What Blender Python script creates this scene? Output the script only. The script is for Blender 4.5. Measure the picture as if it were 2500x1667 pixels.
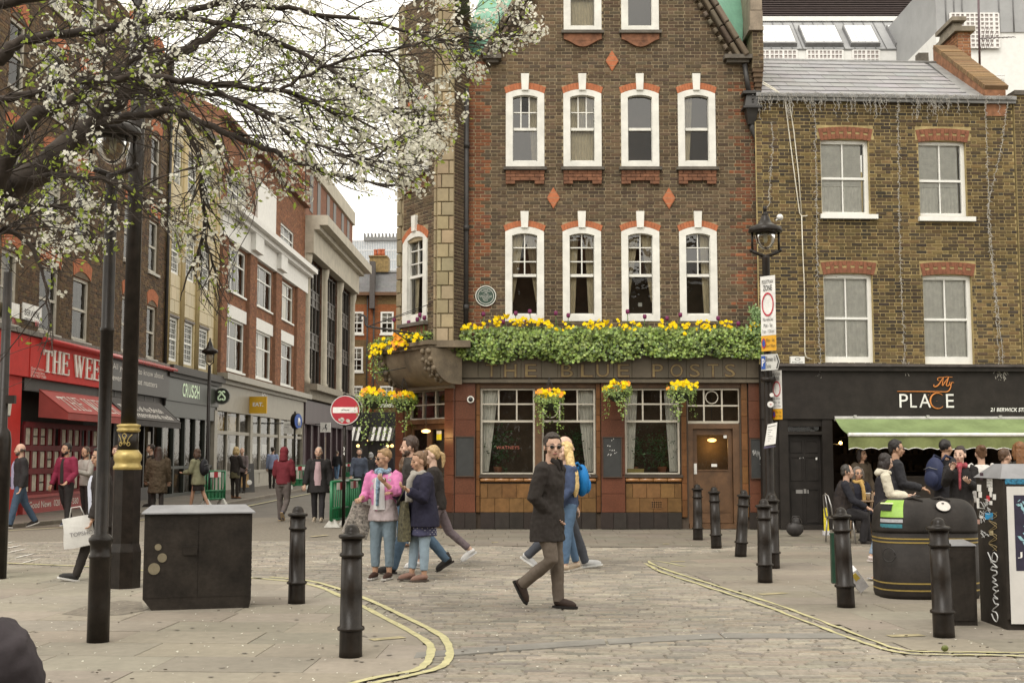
import bpy,bmesh,math,random
from mathutils import Vector as V,Matrix,noise
RND=random.Random(11)
sc=bpy.context.scene
for o in list(bpy.data.objects):
 bpy.data.objects.remove(o)
COL=sc.collection
PI=math.pi
rad=math.radians
# -- camera
FPX,CAMH=3000.0,1.57
PITCH=math.atan((1108-833.5)/FPX)
cd=bpy.data.cameras.new('camera')
cam=bpy.data.objects.new('camera',cd)
COL.objects.link(cam)
cam.location=(0,0,CAMH)
cam.rotation_euler=(PI/2+PITCH,0,0)
cd.sensor_width=36
cd.lens=FPX/2500*36
cd.clip_start=0.05
cd.clip_end=2000
sc.camera=cam
# -- sky and sun (bright overcast)
SUN_EL,SUN_ROT=rad(52),rad(205)
w=bpy.data.worlds.new('World')
sc.world=w
w.use_nodes=True
nt=w.node_tree
nt.nodes.clear()
out=nt.nodes.new('ShaderNodeOutputWorld')
bg=nt.nodes.new('ShaderNodeBackground')
sky=nt.nodes.new('ShaderNodeTexSky')
sky.sky_type='NISHITA'
sky.sun_disc=False
sky.sun_elevation=SUN_EL
sky.sun_rotation=SUN_ROT
sky.air_density=1.0
sky.dust_density=4.0
sky.ozone_density=1.0
hs=nt.nodes.new('ShaderNodeHueSaturation')
hs.inputs['Saturation'].default_value=0.12
mixc=nt.nodes.new('ShaderNodeMix')
mixc.data_type='RGBA'
mixc.inputs[0].default_value=0.72
mixc.inputs[7].default_value=(13.5,12.75,11.2,1)
nt.links.new(sky.outputs[0],hs.inputs['Color'])
nt.links.new(hs.outputs[0],mixc.inputs[6])
nt.links.new(mixc.outputs[2],bg.inputs[0])
bg.inputs[1].default_value=0.13
nt.links.new(bg.outputs[0],out.inputs[0])
sl=bpy.data.lights.new('sun','SUN')
sl.energy=1.2
sl.angle=rad(28)
sl.color=(1.0,0.95,0.88)
so=bpy.data.objects.new('sun',sl)
COL.objects.link(so)
so.rotation_euler=(PI/2-SUN_EL,0,-SUN_ROT+PI)
so.location=(0,0,40)
sc.view_settings.view_transform='Standard'
sc.view_settings.look='None'
sc.view_settings.gamma=1
sc.view_settings.use_curve_mapping=False
sc.view_settings.exposure=0.35
try:
 sc.cycles.max_bounces=6
 sc.cycles.transparent_max_bounces=12
 sc.cycles.diffuse_bounces=3
 sc.cycles.glossy_bounces=3
 sc.cycles.caustics_reflective=False
 sc.cycles.caustics_refractive=False
except Exception:
 pass
# -- measuring: a pixel of the photograph (2500 wide) to a point of the place
CP,SP=math.cos(PITCH),math.sin(PITCH)
def ray(px,py):
 u,v=(px-1250)/FPX,(833.5-py)/FPX
 return V((u,CP-v*SP,SP+v*CP))
CAM=V((0,0,CAMH))
def ground(px,py,z=0.0):
 r=ray(px,py)
 return CAM+r*((z-CAMH)/r.z)
def at_y(px,py,y):
 r=ray(px,py)
 return CAM+r*(y/r.y)
class Plane:
 def __init__(s,O,U):
  s.O,s.U=V(O),V((U[0],U[1],0)).normalized()
  s.N=s.U.cross(V((0,0,1)))
 def pt(s,u,v,d=0.0):
  return s.O+s.U*u+s.N*d+V((0,0,v))
 def uv(s,px,py,d=0.0):
  r=ray(px,py)
  t=(s.O+s.N*d-CAM).dot(s.N)/r.dot(s.N)
  p=CAM+r*t-s.O
  return p.dot(s.U),p.z
# -- materials
def nodes(name):
 m=bpy.data.materials.new(name)
 m.use_nodes=True
 t=m.node_tree
 return m,t,t.nodes['Principled BSDF']
def ramp2(t,fac,c0,c1,p0=0.3,p1=0.7):
 r=t.nodes.new('ShaderNodeValToRGB')
 r.color_ramp.elements[0].position,r.color_ramp.elements[1].position=p0,p1
 r.color_ramp.elements[0].color=(*c0,1)
 r.color_ramp.elements[1].color=(*c1,1)
 t.links.new(fac,r.inputs[0])
 return r.outputs[0]
def noise_tex(t,scale,detail=4,rough=0.6,co=None):
 n=t.nodes.new('ShaderNodeTexNoise')
 n.inputs['Scale'].default_value=scale
 n.inputs['Detail'].default_value=detail
 n.inputs['Roughness'].default_value=rough
 if co is None:
  tc=t.nodes.new('ShaderNodeTexCoord')
  co=tc.outputs['Object']
 t.links.new(co,n.inputs['Vector'])
 return n.outputs[0]
def mul(t,a,b,fac=1.0):
 m=t.nodes.new('ShaderNodeMix')
 m.data_type='RGBA'
 m.blend_type='MULTIPLY'
 m.inputs[0].default_value=fac
 t.links.new(a,m.inputs[6])
 t.links.new(b,m.inputs[7])
 return m.outputs[2]
def add_bump(t,b,scale,dist,strength=0.6):
 bp=t.nodes.new('ShaderNodeBump')
 bp.inputs['Strength'].default_value=strength
 bp.inputs['Distance'].default_value=dist
 t.links.new(noise_tex(t,scale,5),bp.inputs['Height'])
 t.links.new(bp.outputs[0],b.inputs['Normal'])
MATS={}
def mat(name,col=(.5,.5,.5),rough=.7,metal=0.,var=.18,scale=6.,bump=0.,bscale=50.,spec=.5,emit=None,estr=1.):
 if name in MATS:
  return MATS[name]
 m,t,b=nodes(name)
 lo=tuple(max(0,c*(1-var))for c in col)
 hi=tuple(min(1,c*(1+var))for c in col)
 c=ramp2(t,noise_tex(t,scale),lo,hi)
 c=mul(t,c,ramp2(t,noise_tex(t,scale*9,3),(1-var*.6,)*3,(1,1,1)))
 t.links.new(c,b.inputs['Base Color'])
 b.inputs['Roughness'].default_value=rough
 b.inputs['Metallic'].default_value=metal
 b.inputs['Specular IOR Level'].default_value=spec
 if bump:
  add_bump(t,b,bscale,bump)
 if emit:
  b.inputs['Emission Color'].default_value=(*emit,1)
  b.inputs['Emission Strength'].default_value=estr
 MATS[name]=m
 return m
def tint(name,rough=.8,bump=.002,bscale=70.,var=.25,vscale=25.,spec=.4):
 """pair of like materials: colour from the mesh or from the object"""
 if name in MATS:
  return MATS[name]
 pair=[]
 for kind in('mesh','object'):
  m,t,b=nodes(name+'_'+kind)
  if kind=='mesh':
   a=t.nodes.new('ShaderNodeAttribute')
   a.attribute_name='tint'
   c=a.outputs['Color']
  else:
   a=t.nodes.new('ShaderNodeObjectInfo')
   c=a.outputs['Color']
  g=t.nodes.new('ShaderNodeNewGeometry')
  c=mul(t,c,ramp2(t,noise_tex(t,vscale,5,.65,g.outputs['Position']),(1-var,)*3,(1,1,1)))
  c=mul(t,c,ramp2(t,noise_tex(t,1.1,4,.6,g.outputs['Position']),(1-var*.8,)*3,(1,1,1)))
  t.links.new(c,b.inputs['Base Color'])
  b.inputs['Roughness'].default_value=rough
  b.inputs['Specular IOR Level'].default_value=spec
  if bump:
   bp=t.nodes.new('ShaderNodeBump')
   bp.inputs['Strength'].default_value=.6
   bp.inputs['Distance'].default_value=bump
   t.links.new(noise_tex(t,bscale,5,.6,g.outputs['Position']),bp.inputs['Height'])
   t.links.new(bp.outputs[0],b.inputs['Normal'])
  pair.append(m)
 MATS[name]=pair
 return pair
def glass(name,tintc=(.92,.93,.91),refl=.9,wavy=.004,ior=1.5):
 if name in MATS:
  return MATS[name]
 m,t,b=nodes(name)
 t.nodes.remove(b)
 o=t.nodes['Material Output']
 tr=t.nodes.new('ShaderNodeBsdfTransparent')
 tr.inputs[0].default_value=(*tintc,1)
 gl=t.nodes.new('ShaderNodeBsdfGlossy')
 gl.inputs['Color'].default_value=(refl,refl,refl,1)
 gl.inputs['Roughness'].default_value=.03
 fr=t.nodes.new('ShaderNodeFresnel')
 fr.inputs['IOR'].default_value=ior
 mx=t.nodes.new('ShaderNodeMixShader')
 bp=t.nodes.new('ShaderNodeBump')
 bp.inputs['Strength'].default_value=.5
 bp.inputs['Distance'].default_value=wavy*3
 t.links.new(noise_tex(t,3.5,2),bp.inputs['Height'])
 t.links.new(bp.outputs[0],gl.inputs['Normal'])
 t.links.new(fr.outputs[0],mx.inputs[0])
 t.links.new(tr.outputs[0],mx.inputs[1])
 t.links.new(gl.outputs[0],mx.inputs[2])
 t.links.new(mx.outputs[0],o.inputs['Surface'])
 MATS[name]=m
 return m
# -- objects
PO={}
def off(p):
 return PO.get(p.name,V((0,0,0)))if p is not None else V((0,0,0))
def tag(o,label=None,cat=None,group=None,kind=None):
 if label:o['label']=label
 if cat:o['category']=cat
 if group:o['group']=group
 if kind:o['kind']=kind
 return o
def thing(name,label,cat,loc=(0,0,0),group=None):
 o=bpy.data.objects.new(name,None)
 o.empty_display_size=.1
 COL.objects.link(o)
 o.location=loc
 PO[o.name]=V(loc)
 return tag(o,label,cat,group)
def link(o,parent=None):
 COL.objects.link(o)
 if parent is not None:
  o.parent=parent
 return o
def kids(o):
 return[c for c in bpy.data.objects if c.parent==o]
def copy_tree(o,parent=None):
 c=o.copy()
 COL.objects.link(c)
 if parent is not None:
  c.parent=parent
 for ch in list(o.children):
  copy_tree(ch,c)
 return c
class MB:
 def __init__(s):
  s.v,s.f,s.mi,s.sm,s.col=[],[],[],[],[]
 def add(s,verts,faces,mi=0,smooth=False,col=None):
  n=len(s.v)
  s.v.extend(V(p)for p in verts)
  for f in faces:
   s.f.append([n+i for i in f])
   s.mi.append(mi)
   s.sm.append(smooth)
   s.col.append(col or(1,1,1))
  return s
 def hexa(s,p,mi=0,col=None):
  return s.add(p,[(0,3,2,1),(4,5,6,7),(0,1,5,4),(1,2,6,5),(2,3,7,6),(3,0,4,7)],mi,False,col)
 def pbox(s,P,u0,u1,v0,v1,d0,d1,mi=0,col=None):
  if u0>u1:u0,u1=u1,u0
  if v0>v1:v0,v1=v1,v0
  q=[(u0,v0),(u1,v0),(u1,v1),(u0,v1)]
  return s.hexa([P.pt(a,b,d0)for a,b in q]+[P.pt(a,b,d1)for a,b in q],mi,col)
 def box(s,c,sx,sy,sz,rz=0.,mi=0,col=None):
  ca,sa=math.cos(rz),math.sin(rz)
  pts=[]
  for dz in(-sz/2,sz/2):
   for dx,dy in((-1,-1),(1,-1),(1,1),(-1,1)):
    x,y=dx*sx/2,dy*sy/2
    pts.append((c[0]+x*ca-y*sa,c[1]+x*sa+y*ca,c[2]+dz))
  return s.hexa(pts,mi,col)
 def poly(s,P,pts,d0,d1,mi=0,col=None):
  n=len(pts)
  a=sum(pts[i][0]*pts[(i+1)%n][1]-pts[(i+1)%n][0]*pts[i][1]for i in range(n))
  if a<0:pts=pts[::-1]
  vs=[P.pt(u,v,d0)for u,v in pts]+[P.pt(u,v,d1)for u,v in pts]
  fs=[tuple(range(n))[::-1],tuple(range(n,2*n))]
  fs+=[(i,(i+1)%n,n+(i+1)%n,n+i)for i in range(n)]
  return s.add(vs,fs,mi,False,col)
 def ring(s,P,outer,inner,d0,d1,mi=0,col=None):
  """closed band between two outlines with the same number of points"""
  n=len(outer)
  vs=[P.pt(u,v,d)for d in(d0,d1)for ol in(outer,inner)for u,v in ol]
  o0,i0,o1,i1=0,n,2*n,3*n
  fs=[]
  for i in range(n):
   j=(i+1)%n
   fs+=[(o1+i,o1+j,i1+j,i1+i),(o0+i,o1+i,o1+j,o0+j),(i0+i,i0+j,i1+j,i1+i),(o0+i,o0+j,i0+j,i0+i)]
  return s.add(vs,fs,mi,False,col)
 def tube(s,pts,r,n=8,mi=0,smooth=True,caps=True,col=None,up=None):
  pts=[V(p)for p in pts]
  rs=r if isinstance(r,(list,tuple))else[r]*len(pts)
  vs,fs=[],[]
  prev=None
  for i,p in enumerate(pts):
   t=(pts[min(i+1,len(pts)-1)]-pts[max(i-1,0)])
   t=t.normalized()if t.length>1e-9 else V((0,0,1))
   if prev is None:
    a=V((0,0,1))if abs(t.z)<.9 else V((1,0,0))
    if up is not None:a=V(up)
    x=t.cross(a).normalized()
   else:
    x=(prev-t*prev.dot(t))
    x=x.normalized()if x.length>1e-6 else t.orthogonal().normalized()
   prev=x
   y=t.cross(x)
   rx,ry=rs[i]if isinstance(rs[i],(list,tuple))else(rs[i],rs[i])
   for k in range(n):
    an=2*PI*k/n
    vs.append(p+x*(math.cos(an)*rx)+y*(math.sin(an)*ry))
  for i in range(len(pts)-1):
   for k in range(n):
    a,b=i*n+k,i*n+(k+1)%n
    fs.append((a,b,b+n,a+n))
  s.add(vs,fs,mi,smooth,col)
  if caps:
   m=len(s.v)-len(vs)
   s.f.append([m+k for k in range(n)][::-1]);s.f.append([m+(len(pts)-1)*n+k for k in range(n)])
   s.mi+=[mi,mi];s.sm+=[False,False];s.col+=[col or(1,1,1)]*2
  return s
 def lathe(s,c,prof,n=16,mi=0,smooth=True,flute=None,col=None):
  vs,fs=[],[]
  for r,z in prof:
   for k in range(n):
    a=2*PI*k/n
    vs.append((c[0]+r*math.cos(a),c[1]+r*math.sin(a),c[2]+z))
  for i in range(len(prof)-1):
   for k in range(n):
    a,b=i*n+k,i*n+(k+1)%n
    fs.append((a,b,b+n,a+n))
  fs.append(tuple(range(n))[::-1])
  fs.append(tuple((len(prof)-1)*n+k for k in range(n)))
  return s.add(vs,fs,mi,smooth,col)
 def ell(s,c,r,nu=10,nv=7,mi=0,M=None,col=None):
  vs,fs=[],[]
  c=V(c)
  if not isinstance(r,(list,tuple)):r=(r,r,r)
  for j in range(nv+1):
   th=PI*j/nv
   for k in range(nu):
    a=2*PI*k/nu
    p=V((r[0]*math.sin(th)*math.cos(a),r[1]*math.sin(th)*math.sin(a),-r[2]*math.cos(th)))
    if M is not None:p=M@p
    vs.append(c+p)
  for j in range(nv):
   for k in range(nu):
    a,b=j*nu+k,j*nu+(k+1)%nu
    fs.append((a,b,b+nu,a+nu))
  return s.add(vs,fs,mi,True,col)
 def mesh(s,name,mats,o=V((0,0,0)),use_col=False):
  me=bpy.data.meshes.new(name)
  me.from_pydata([tuple(p-o)for p in s.v],[],s.f)
  for m in(mats if isinstance(mats,(list,tuple))else[mats]):
   me.materials.append(m)
  me.polygons.foreach_set('material_index',s.mi)
  me.polygons.foreach_set('use_smooth',s.sm)
  if use_col:
   a=me.attributes.new('tint','FLOAT_COLOR','FACE')
   a.data.foreach_set('color',[x for c in s.col for x in(*c,1.0)])
  me.update()
  return me
 def build(s,name,mats,parent=None,label=None,cat=None,group=None,kind=None,loc=None,use_col=False):
  o0=off(parent)if parent is not None else(V(loc)if loc is not None else V((0,0,0)))
  me=s.mesh(name,mats,o0,use_col)
  o=bpy.data.objects.new(name,me)
  link(o,parent)
  if parent is None and loc is not None:
   o.location=loc
  PO[o.name]=V(o0)
  return tag(o,label,cat,group,kind)
PIECE={}
def piece_geo(l,h,d,c):
 x,y=l/2,h/2
 vs=[]
 for xx,yy,zz in((x,y,0),(x,y,d-c),(x-c,y-c,d)):
  vs+=[(-xx,-yy,zz),(xx,-yy,zz),(xx,yy,zz),(-xx,yy,zz)]
 fs=[(8,9,10,11)]
 for a in(0,4):
  for k in range(4):
   j=(k+1)%4
   fs.append((a+k,a+j,a+4+j,a+4+k))
 return vs,fs
def pieces(items,parent,name,mats,limit=300,stuff='brickwork',cham=.004,q=.01):
 """items: (centre of the back face, X, Y, Z unit axes, length, height, depth, colour, priority)"""
 items=sorted(items,key=lambda i:-i[8])
 o0=off(parent)
 for it in items[:limit]:
  c,X,Y,Z,l,h,d,col,_=it
  l2,h2,d2=max(q,round(l/q)*q),max(q,round(h/q)*q),max(.002,round(d/.002)*.002)
  k=(name,round(l2,4),round(h2,4),round(d2,4),cham)
  if k not in PIECE:
   vs,fs=piece_geo(l2,h2,d2,min(cham,h2/3,d2*.8))
   me=bpy.data.meshes.new(name)
   me.from_pydata(vs,[],fs)
   me.materials.append(mats[1])
   PIECE[k]=me
  o=bpy.data.objects.new(name,PIECE[k])
  link(o,parent)
  M=Matrix((X,Y,Z)).transposed().to_4x4()
  M.translation=V(c)-o0
  o.matrix_local=M
  o.scale=(l/l2,h/h2,1)
  o.color=(*col,1)
 rest=items[limit:]
 if rest:
  mb=MB()
  for c,X,Y,Z,l,h,d,col,_ in rest:
   vs,fs=piece_geo(l,h,d,min(cham,h/3,d*.8))
   mb.add([V(c)+X*a+Y*b+Z*e for a,b,e in vs],fs,0,False,col)
  return mb.build(stuff,mats[0],parent,kind='stuff',use_col=True)
def jit(c,a,r=RND):
 k=1+r.uniform(-a,a)
 return tuple(max(.004,x*k*(1+r.uniform(-a,a)*.25))for x in c)
def rect_hit(u0,u1,v0,v1,ops):
 for a,b,c,d in ops:
  if u0<b and u1>a and v0<d and v1>c:
   return True
 return False
def wall_sheet(P,ops,u0,u1,v0,v1,mb,d=0.,limits=None,thick=.25):
 """flat wall with rectangular openings, with reveals"""
 us=sorted({u0,u1,*[x for o in ops for x in o[:2]if u0<x<u1]})
 vs=sorted({v0,v1,*[x for o in ops for x in o[2:]if v0<x<v1]})
 for i in range(len(us)-1):
  for j in range(len(vs)-1):
   a,b,c,e=us[i],us[i+1],vs[j],vs[j+1]
   if rect_hit(a+1e-5,b-1e-5,c+1e-5,e-1e-5,ops):continue
   mb.add([P.pt(a,c,d),P.pt(b,c,d),P.pt(b,e,d),P.pt(a,e,d)],[(0,1,2,3)])
 for a,b,c,e in ops:
  q=[(a,c),(b,c),(b,e),(a,e)]
  for k in range(4):
   p,r=q[k],q[(k+1)%4]
   mb.add([P.pt(*p,d),P.pt(*r,d),P.pt(*r,d-thick),P.pt(*p,d-thick)],[(0,1,2,3)])
 return mb
def brick_items(P,u0,u1,v0,v1,ops,colf,inside=None,course=.075,length=.235,proud=.008,joint=.013,bond='flemish',d=0.,prio=None,jag=.004):
 items=[]
 v=v0
 row=0
 while v<v1-.02:
  u=u0-(0 if row%2 else length*.37)
  k=row
  while u<u1:
   L=length if(k%2==0 or bond=='stretcher')else length*.49
   k+=1
   a,b=max(u,u0),min(u+L,u1)
   u+=L
   segs=[(a,b)]
   for oa,ob,oc,od in ops:
    if v+course*.55>oc and v+course*.45<od:
     ns=[]
     for s0,s1 in segs:
      if s1<=oa or s0>=ob:ns.append((s0,s1));continue
      if s0<oa:ns.append((s0,oa))
      if s1>ob:ns.append((ob,s1))
     segs=ns
   for s0,s1 in segs:
    if s1-s0<.035:continue
    cu,cv=(s0+s1)/2,v+course/2
    if inside and not inside(cu,cv):continue
    dd=proud+RND.uniform(-jag,jag)
    items.append((P.pt(cu,cv,d),P.U,V((0,0,1)),P.N,s1-s0-joint,course-joint,dd,colf(cu,cv,row),prio(cu,cv)if prio else RND.random()))
  v+=course
  row+=1
 return items
FONT_CACHE={}
def text_geo(s,bold=0.):
 k=(s,bold)
 if k in FONT_CACHE:
  return FONT_CACHE[k]
 cu=bpy.data.curves.new('lettering','FONT')
 cu.body=s
 cu.resolution_u=3
 cu.offset=bold
 cu.fill_mode='FRONT'
 o=bpy.data.objects.new('lettering',cu)
 COL.objects.link(o)
 dg=bpy.context.evaluated_depsgraph_get()
 me=o.evaluated_get(dg).to_mesh()
 vs=[v.co.copy()for v in me.vertices]
 fs=[tuple(p.vertices)for p in me.polygons]
 o.evaluated_get(dg).to_mesh_clear()
 bpy.data.objects.remove(o)
 bpy.data.curves.remove(cu)
 xs=[v.x for v in vs]or[0,1]
 ys=[v.y for v in vs]or[0,1]
 FONT_CACHE[k]=(vs,fs,min(xs),max(xs),min(ys),max(ys))
 return FONT_CACHE[k]
def text(mb,P,s,u0,u1,v0,v1,d,bold=0.,mi=0,slant=0.):
 """flat print filling a rectangle of plane P"""
 vs,fs,x0,x1,y0,y1=text_geo(s,bold)
 sx,sy=(u1-u0)/max(1e-6,x1-x0),(v1-v0)/max(1e-6,y1-y0)
 return mb.add([P.pt(u0+(p.x-x0)*sx+(p.y-y0)*sy*slant,v0+(p.y-y0)*sy,d)for p in vs],fs,mi)
SERIF={'T':[((.04,.9),(.96,.9),.1),((.5,.0),(.5,.95),.2),((.28,.02),(.72,.02),.05),((.06,.72),(.06,.94),.05),((.94,.72),(.94,.94),.05)],'H':[((.2,0),(.2,1),.19),((.8,0),(.8,1),.19),((.2,.52),(.8,.52),.06),((.02,.02),(.38,.02),.05),((.62,.02),(.98,.02),.05),((.02,.98),(.38,.98),.05),((.62,.98),(.98,.98),.05)],'E':[((.24,0),(.24,1),.2),((.1,.97),(.9,.97),.06),((.1,.03),(.95,.03),.06),((.3,.52),(.72,.52),.06),((.9,.75),(.9,.97),.05),((.95,.03),(.95,.28),.05),((.72,.4),(.72,.64),.05),((.04,.02),(.3,.02),.05),((.04,.98),(.3,.98),.05)],'W':[((.1,1),(.32,0),.15),((.32,0),(.5,.85),.06),((.44,1),(.66,0),.15),((.66,0),(.88,1),.06),((.0,.98),(.24,.98),.05),((.36,.98),(.58,.98),.05),((.76,.98),(1,.98),.05)],'K':[((.2,0),(.2,1),.19),((.25,.42),(.8,.97),.07),((.42,.6),(.82,.03),.17),((.02,.02),(.4,.02),.05),((.02,.98),(.4,.98),.05),((.62,.02),(1,.02),.05),((.62,.98),(.98,.98),.05)],}
def serif(m,parent,P,word,u0,u1,v0,v1,d0,d1,mi=0):
 wid={' ':.45,'W':1.35}
 tot=sum(wid.get(c,.95)for c in word)
 u=u0
 for c in word:
  wd=wid.get(c,.95)*(u1-u0)/tot
  mb=MB()
  if c in SERIF:
   for(xa,ya),(xb,yb),th in SERIF[c]:
    ax,ay,bx,by=u+xa*wd*.95,v0+ya*(v1-v0),u+xb*wd*.95,v0+yb*(v1-v0)
    if abs(ya-yb)<.01:
     h=th*(v1-v0)*.5
     mb.pbox(P,ax,bx,ay-h,ay+h,d0,d1,mi)
    else:
     h=th*wd*.5
     mb.poly(P,[(ax-h,ay),(ax+h,ay),(bx+h,by),(bx-h,by)],d0,d1-.002*(th>.1),mi)
  if mb.v:mb.build('letter',m,parent)
  u+=wd
# ==== GROUND
YPUB=ground(1400,1291.6).y
PF=Plane((0,YPUB,0),(1,0))
gm=mat('asphalt_ground',(.125,.113,.096),.92,var=.22,scale=1.5,bump=.004,bscale=120)
mb=MB()
mb.add([(-400,-200,-.03),(400,-200,-.03),(400,600,-.03),(-400,600,-.03)],[(0,1,2,3)])
mb.build('ground',gm,kind='structure')
def gp(px,py,z=0.):
 p=ground(px,py,z)
 return p.x,p.y
def inpoly(x,y,poly):
 c=False
 n=len(poly)
 for i in range(n):
  (x1,y1),(x2,y2)=poly[i],poly[i-1]
  if(y1>y)!=(y2>y)and x<(x2-x1)*(y-y1)/(y2-y1)+x1:
   c=not c
 return c
L_EDGE=[(640,1405),(760,1420),(850,1455),(930,1490),(1000,1530),(1045,1562),(1050,1600),(1010,1635),(880,1660),(760,1690)]
pave_left=[gp(*p)for p in L_EDGE]+[(-3.2,7.0),(-14,7.0),(-14,gp(0,1372)[1]),gp(0,1380)]
R_EDGE=[(1590,1372),(1700,1410),(1850,1460),(2000,1515),(2150,1565),(2260,1590),(2420,1594),(2560,1600)]
pave_right=[gp(*p)for p in R_EDGE]+[(6.8,8.0),(14,8.0),(14,20.3),gp(1830,1340),gp(1600,1362)]
pave_pub=[gp(1030,1330),gp(1500,1335),gp(1700,1334),gp(1880,1332),(14,21.3),(14,30),(-1.8,YPUB+3),(-2.8,YPUB+2.5),gp(960,1300)]
pave_west=[gp(-20,1292),gp(300,1262),gp(500,1243),gp(560,1231),gp(740,1197),gp(860,1180),(-9.6,110),(-16,110),(-16,20),gp(-300,1320)]
sett_m=tint('granite_sett',.75,.004,45,.36,22)
SETT=[(.315,.283,.232),(.28,.252,.21),(.36,.32,.26),(.32,.284,.23),(.25,.228,.193),(.40,.355,.285),(.335,.287,.228),(.32,.288,.238)]
mort=mat('joint_grit',(.18,.158,.124),.95,var=.3,scale=20)
mb=MB()
road_poly=[(-13,6),(13,6),(13,YPUB+1),(-1,YPUB+1),(-4,31),(-13,31)]
mb.add([(x,y,-.012)for x,y in road_poly],[tuple(range(6))])
road=mb.build('road',mort,kind='structure')
items=[]
y=6.8
row=0
while y<28.2:
 dep=.096+.01*math.sin(row*1.7)
 x=-12.2+RND.random()*.2
 while x<11:
  L=RND.uniform(.18,.34)
  cx,cy=x+L/2,y+dep/2
  x+=L
  if abs(cx)>cy*.43+.3 or cx<-12:continue
  if cy>YPUB-1.0 and cx>-3:continue
  if cx>-2.9 and cy>25.5:continue
  if any(inpoly(cx,cy,q)and inpoly(cx-L/2,cy-.05,q)and inpoly(cx+L/2,cy+.05,q)and inpoly(cx-L/2,cy+.05,q)and inpoly(cx+L/2,cy-.05,q)for q in(pave_left,pave_right,pave_pub,pave_west)):continue
  if y>21.6 and cx>-12 and cx<-2.2 and cy>22.2+(cx+12)*.05:continue
  n=noise.noise((cx*.35,cy*.35,0))
  c=jit(RND.choice(SETT),.09)
  k=1+.25*n
  c=tuple(v*k for v in c)
  items.append((V((cx,cy,-.03)),V((1,0,0)),V((0,1,0)),V((0,0,1)),L-.01,dep-.011,.03+RND.uniform(-.006,.003),c,100-cy))
 y+=dep
 row+=1
pieces(items,road,'sett',sett_m,300,'setts',.012,.02)
mb=MB()
strip_m=mat('granite_strip',(.20,.19,.17),.75,var=.2,scale=3,bump=.002)
pts=[(1010,1600),(1240,1582),(1480,1566),(1760,1552),(2060,1552)]
for i in range(len(pts)-1):
 a,b=gp(*pts[i]),gp(*pts[i+1])
 dx=.012
 mb.hexa([(a[0]+dx,a[1]-.14,-.02),(b[0]-dx,b[1]-.14,-.02),(b[0]-dx,b[1]+.14,-.02),(a[0]+dx,a[1]+.14,-.02),(a[0]+dx,a[1]-.14,.006),(b[0]-dx,b[1]-.14,.006),(b[0]-dx,b[1]+.14,.006),(a[0]+dx,a[1]+.14,.006)])
 mb.build('channel_stone',strip_m,road)
 mb=MB()
slab_m=tint('flagstone',.85,.0015,60,.22,9)
def pavement(name,poly,z,x0,x1,y0,y1,sx,sy,col,limit=300,ang=0.):
 mb=MB()
 mb.add([(px,py,z-.014)for px,py in poly],[tuple(range(len(poly)))])
 n=len(poly)
 for i in range(n):
  a,b=poly[i],poly[(i+1)%n]
  mb.add([(a[0],a[1],-.03),(b[0],b[1],-.03),(b[0],b[1],z-.014),(a[0],a[1],z-.014)],[(0,1,2,3)])
 pv=mb.build(name,mort,kind='structure')
 it=[]
 yy=y0
 r=0
 ca,sa=math.cos(ang),math.sin(ang)
 while yy<y1:
  xx=x0+(sx*.5 if r%2 else 0)
  while xx<x1:
   L=sx*RND.choice((1,1,.85,1.2))
   cx0,cy0=xx+L/2,yy+sy/2
   xx+=L
   corners=[]
   for ex,ey in((-.49,-.49),(.49,-.49),(.49,.49),(-.49,.49),(0,0)):
    px,py=cx0+ex*L,cy0+ey*sy
    corners.append((px*ca-py*sa,px*sa+py*ca))
   ins=[inpoly(*c,poly)for c in corners]
   if not any(ins):continue
   cx,cy=corners[4]
   if cy<4 or abs(cx)>cy*.44+1.2:continue
   c=jit(col,.1)
   if all(ins):
    it.append((V((cx,cy,z-.014)),V((ca,sa,0)),V((-sa,ca,0)),V((0,0,1)),L-.009,sy-.009,.014+RND.uniform(-.002,.002),c,100-cy))
   else:
    m=7
    for a in range(m):
     for b in range(m):
      px,py=cx0+((a+.5)/m-.5)*L,cy0+((b+.5)/m-.5)*sy
      q=(px*ca-py*sa,px*sa+py*ca)
      if inpoly(*q,poly):
       CUT.append((V((*q,z-.014)),V((ca,sa,0)),V((-sa,ca,0)),V((0,0,1)),L/m,sy/m,.013,c,-1))
  yy+=sy
  r+=1
 pieces(it,pv,'flagstone',slab_m,limit,'flagstones',.003,.02)
 if CUT:
  mb=MB()
  for c,X,Y,Z,l,h,d,col2,_ in CUT:
   mb.add([c+X*(-l/2)+Y*(-h/2)+Z*d,c+X*(l/2)+Y*(-h/2)+Z*d,c+X*(l/2)+Y*(h/2)+Z*d,c-X*(l/2)+Y*(h/2)+Z*d],[(0,1,2,3)],0,False,col2)
  mb.build('cut_flagstones',slab_m[0],pv,kind='stuff',use_col=True)
  CUT.clear()
 return pv
CUT=[]
pavement('pavement',pave_left,.004,-13,6,3,22,.95,.66,(.30,.268,.215),300,rad(-3))
pavement('pavement',pave_right,.004,-2,14,6,24,.95,.62,(.262,.232,.186),300,rad(4))
pavement('pavement',pave_pub,.004,-4,14,20,32,.62,.48,(.215,.19,.152),300)
pavement('pavement',pave_west,.09,-18,-6,18,112,.9,.62,(.17,.15,.125),300)
kerb_m=tint('kerb_stone',.8,.002,40)
it=[]
ke=[gp(*p)for p in[(-20,1292),(300,1262),(500,1243),(560,1231),(740,1197),(860,1180)]]
for(ax,ay),(bx,by)in zip(ke[:-1],ke[1:]):
 L=math.hypot(bx-ax,by-ay)
 n=max(1,int(L/.9))
 X=V((bx-ax,by-ay,0))/L
 for k in range(n):
  c=V((ax,ay,-.03))+X*(L*(k+.5)/n)
  it.append((c,X,V((-X.y,X.x,0)),V((0,0,1)),L/n-.012,.16,.124,jit((.22,.19,.155),.12),100-c.y))
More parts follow.
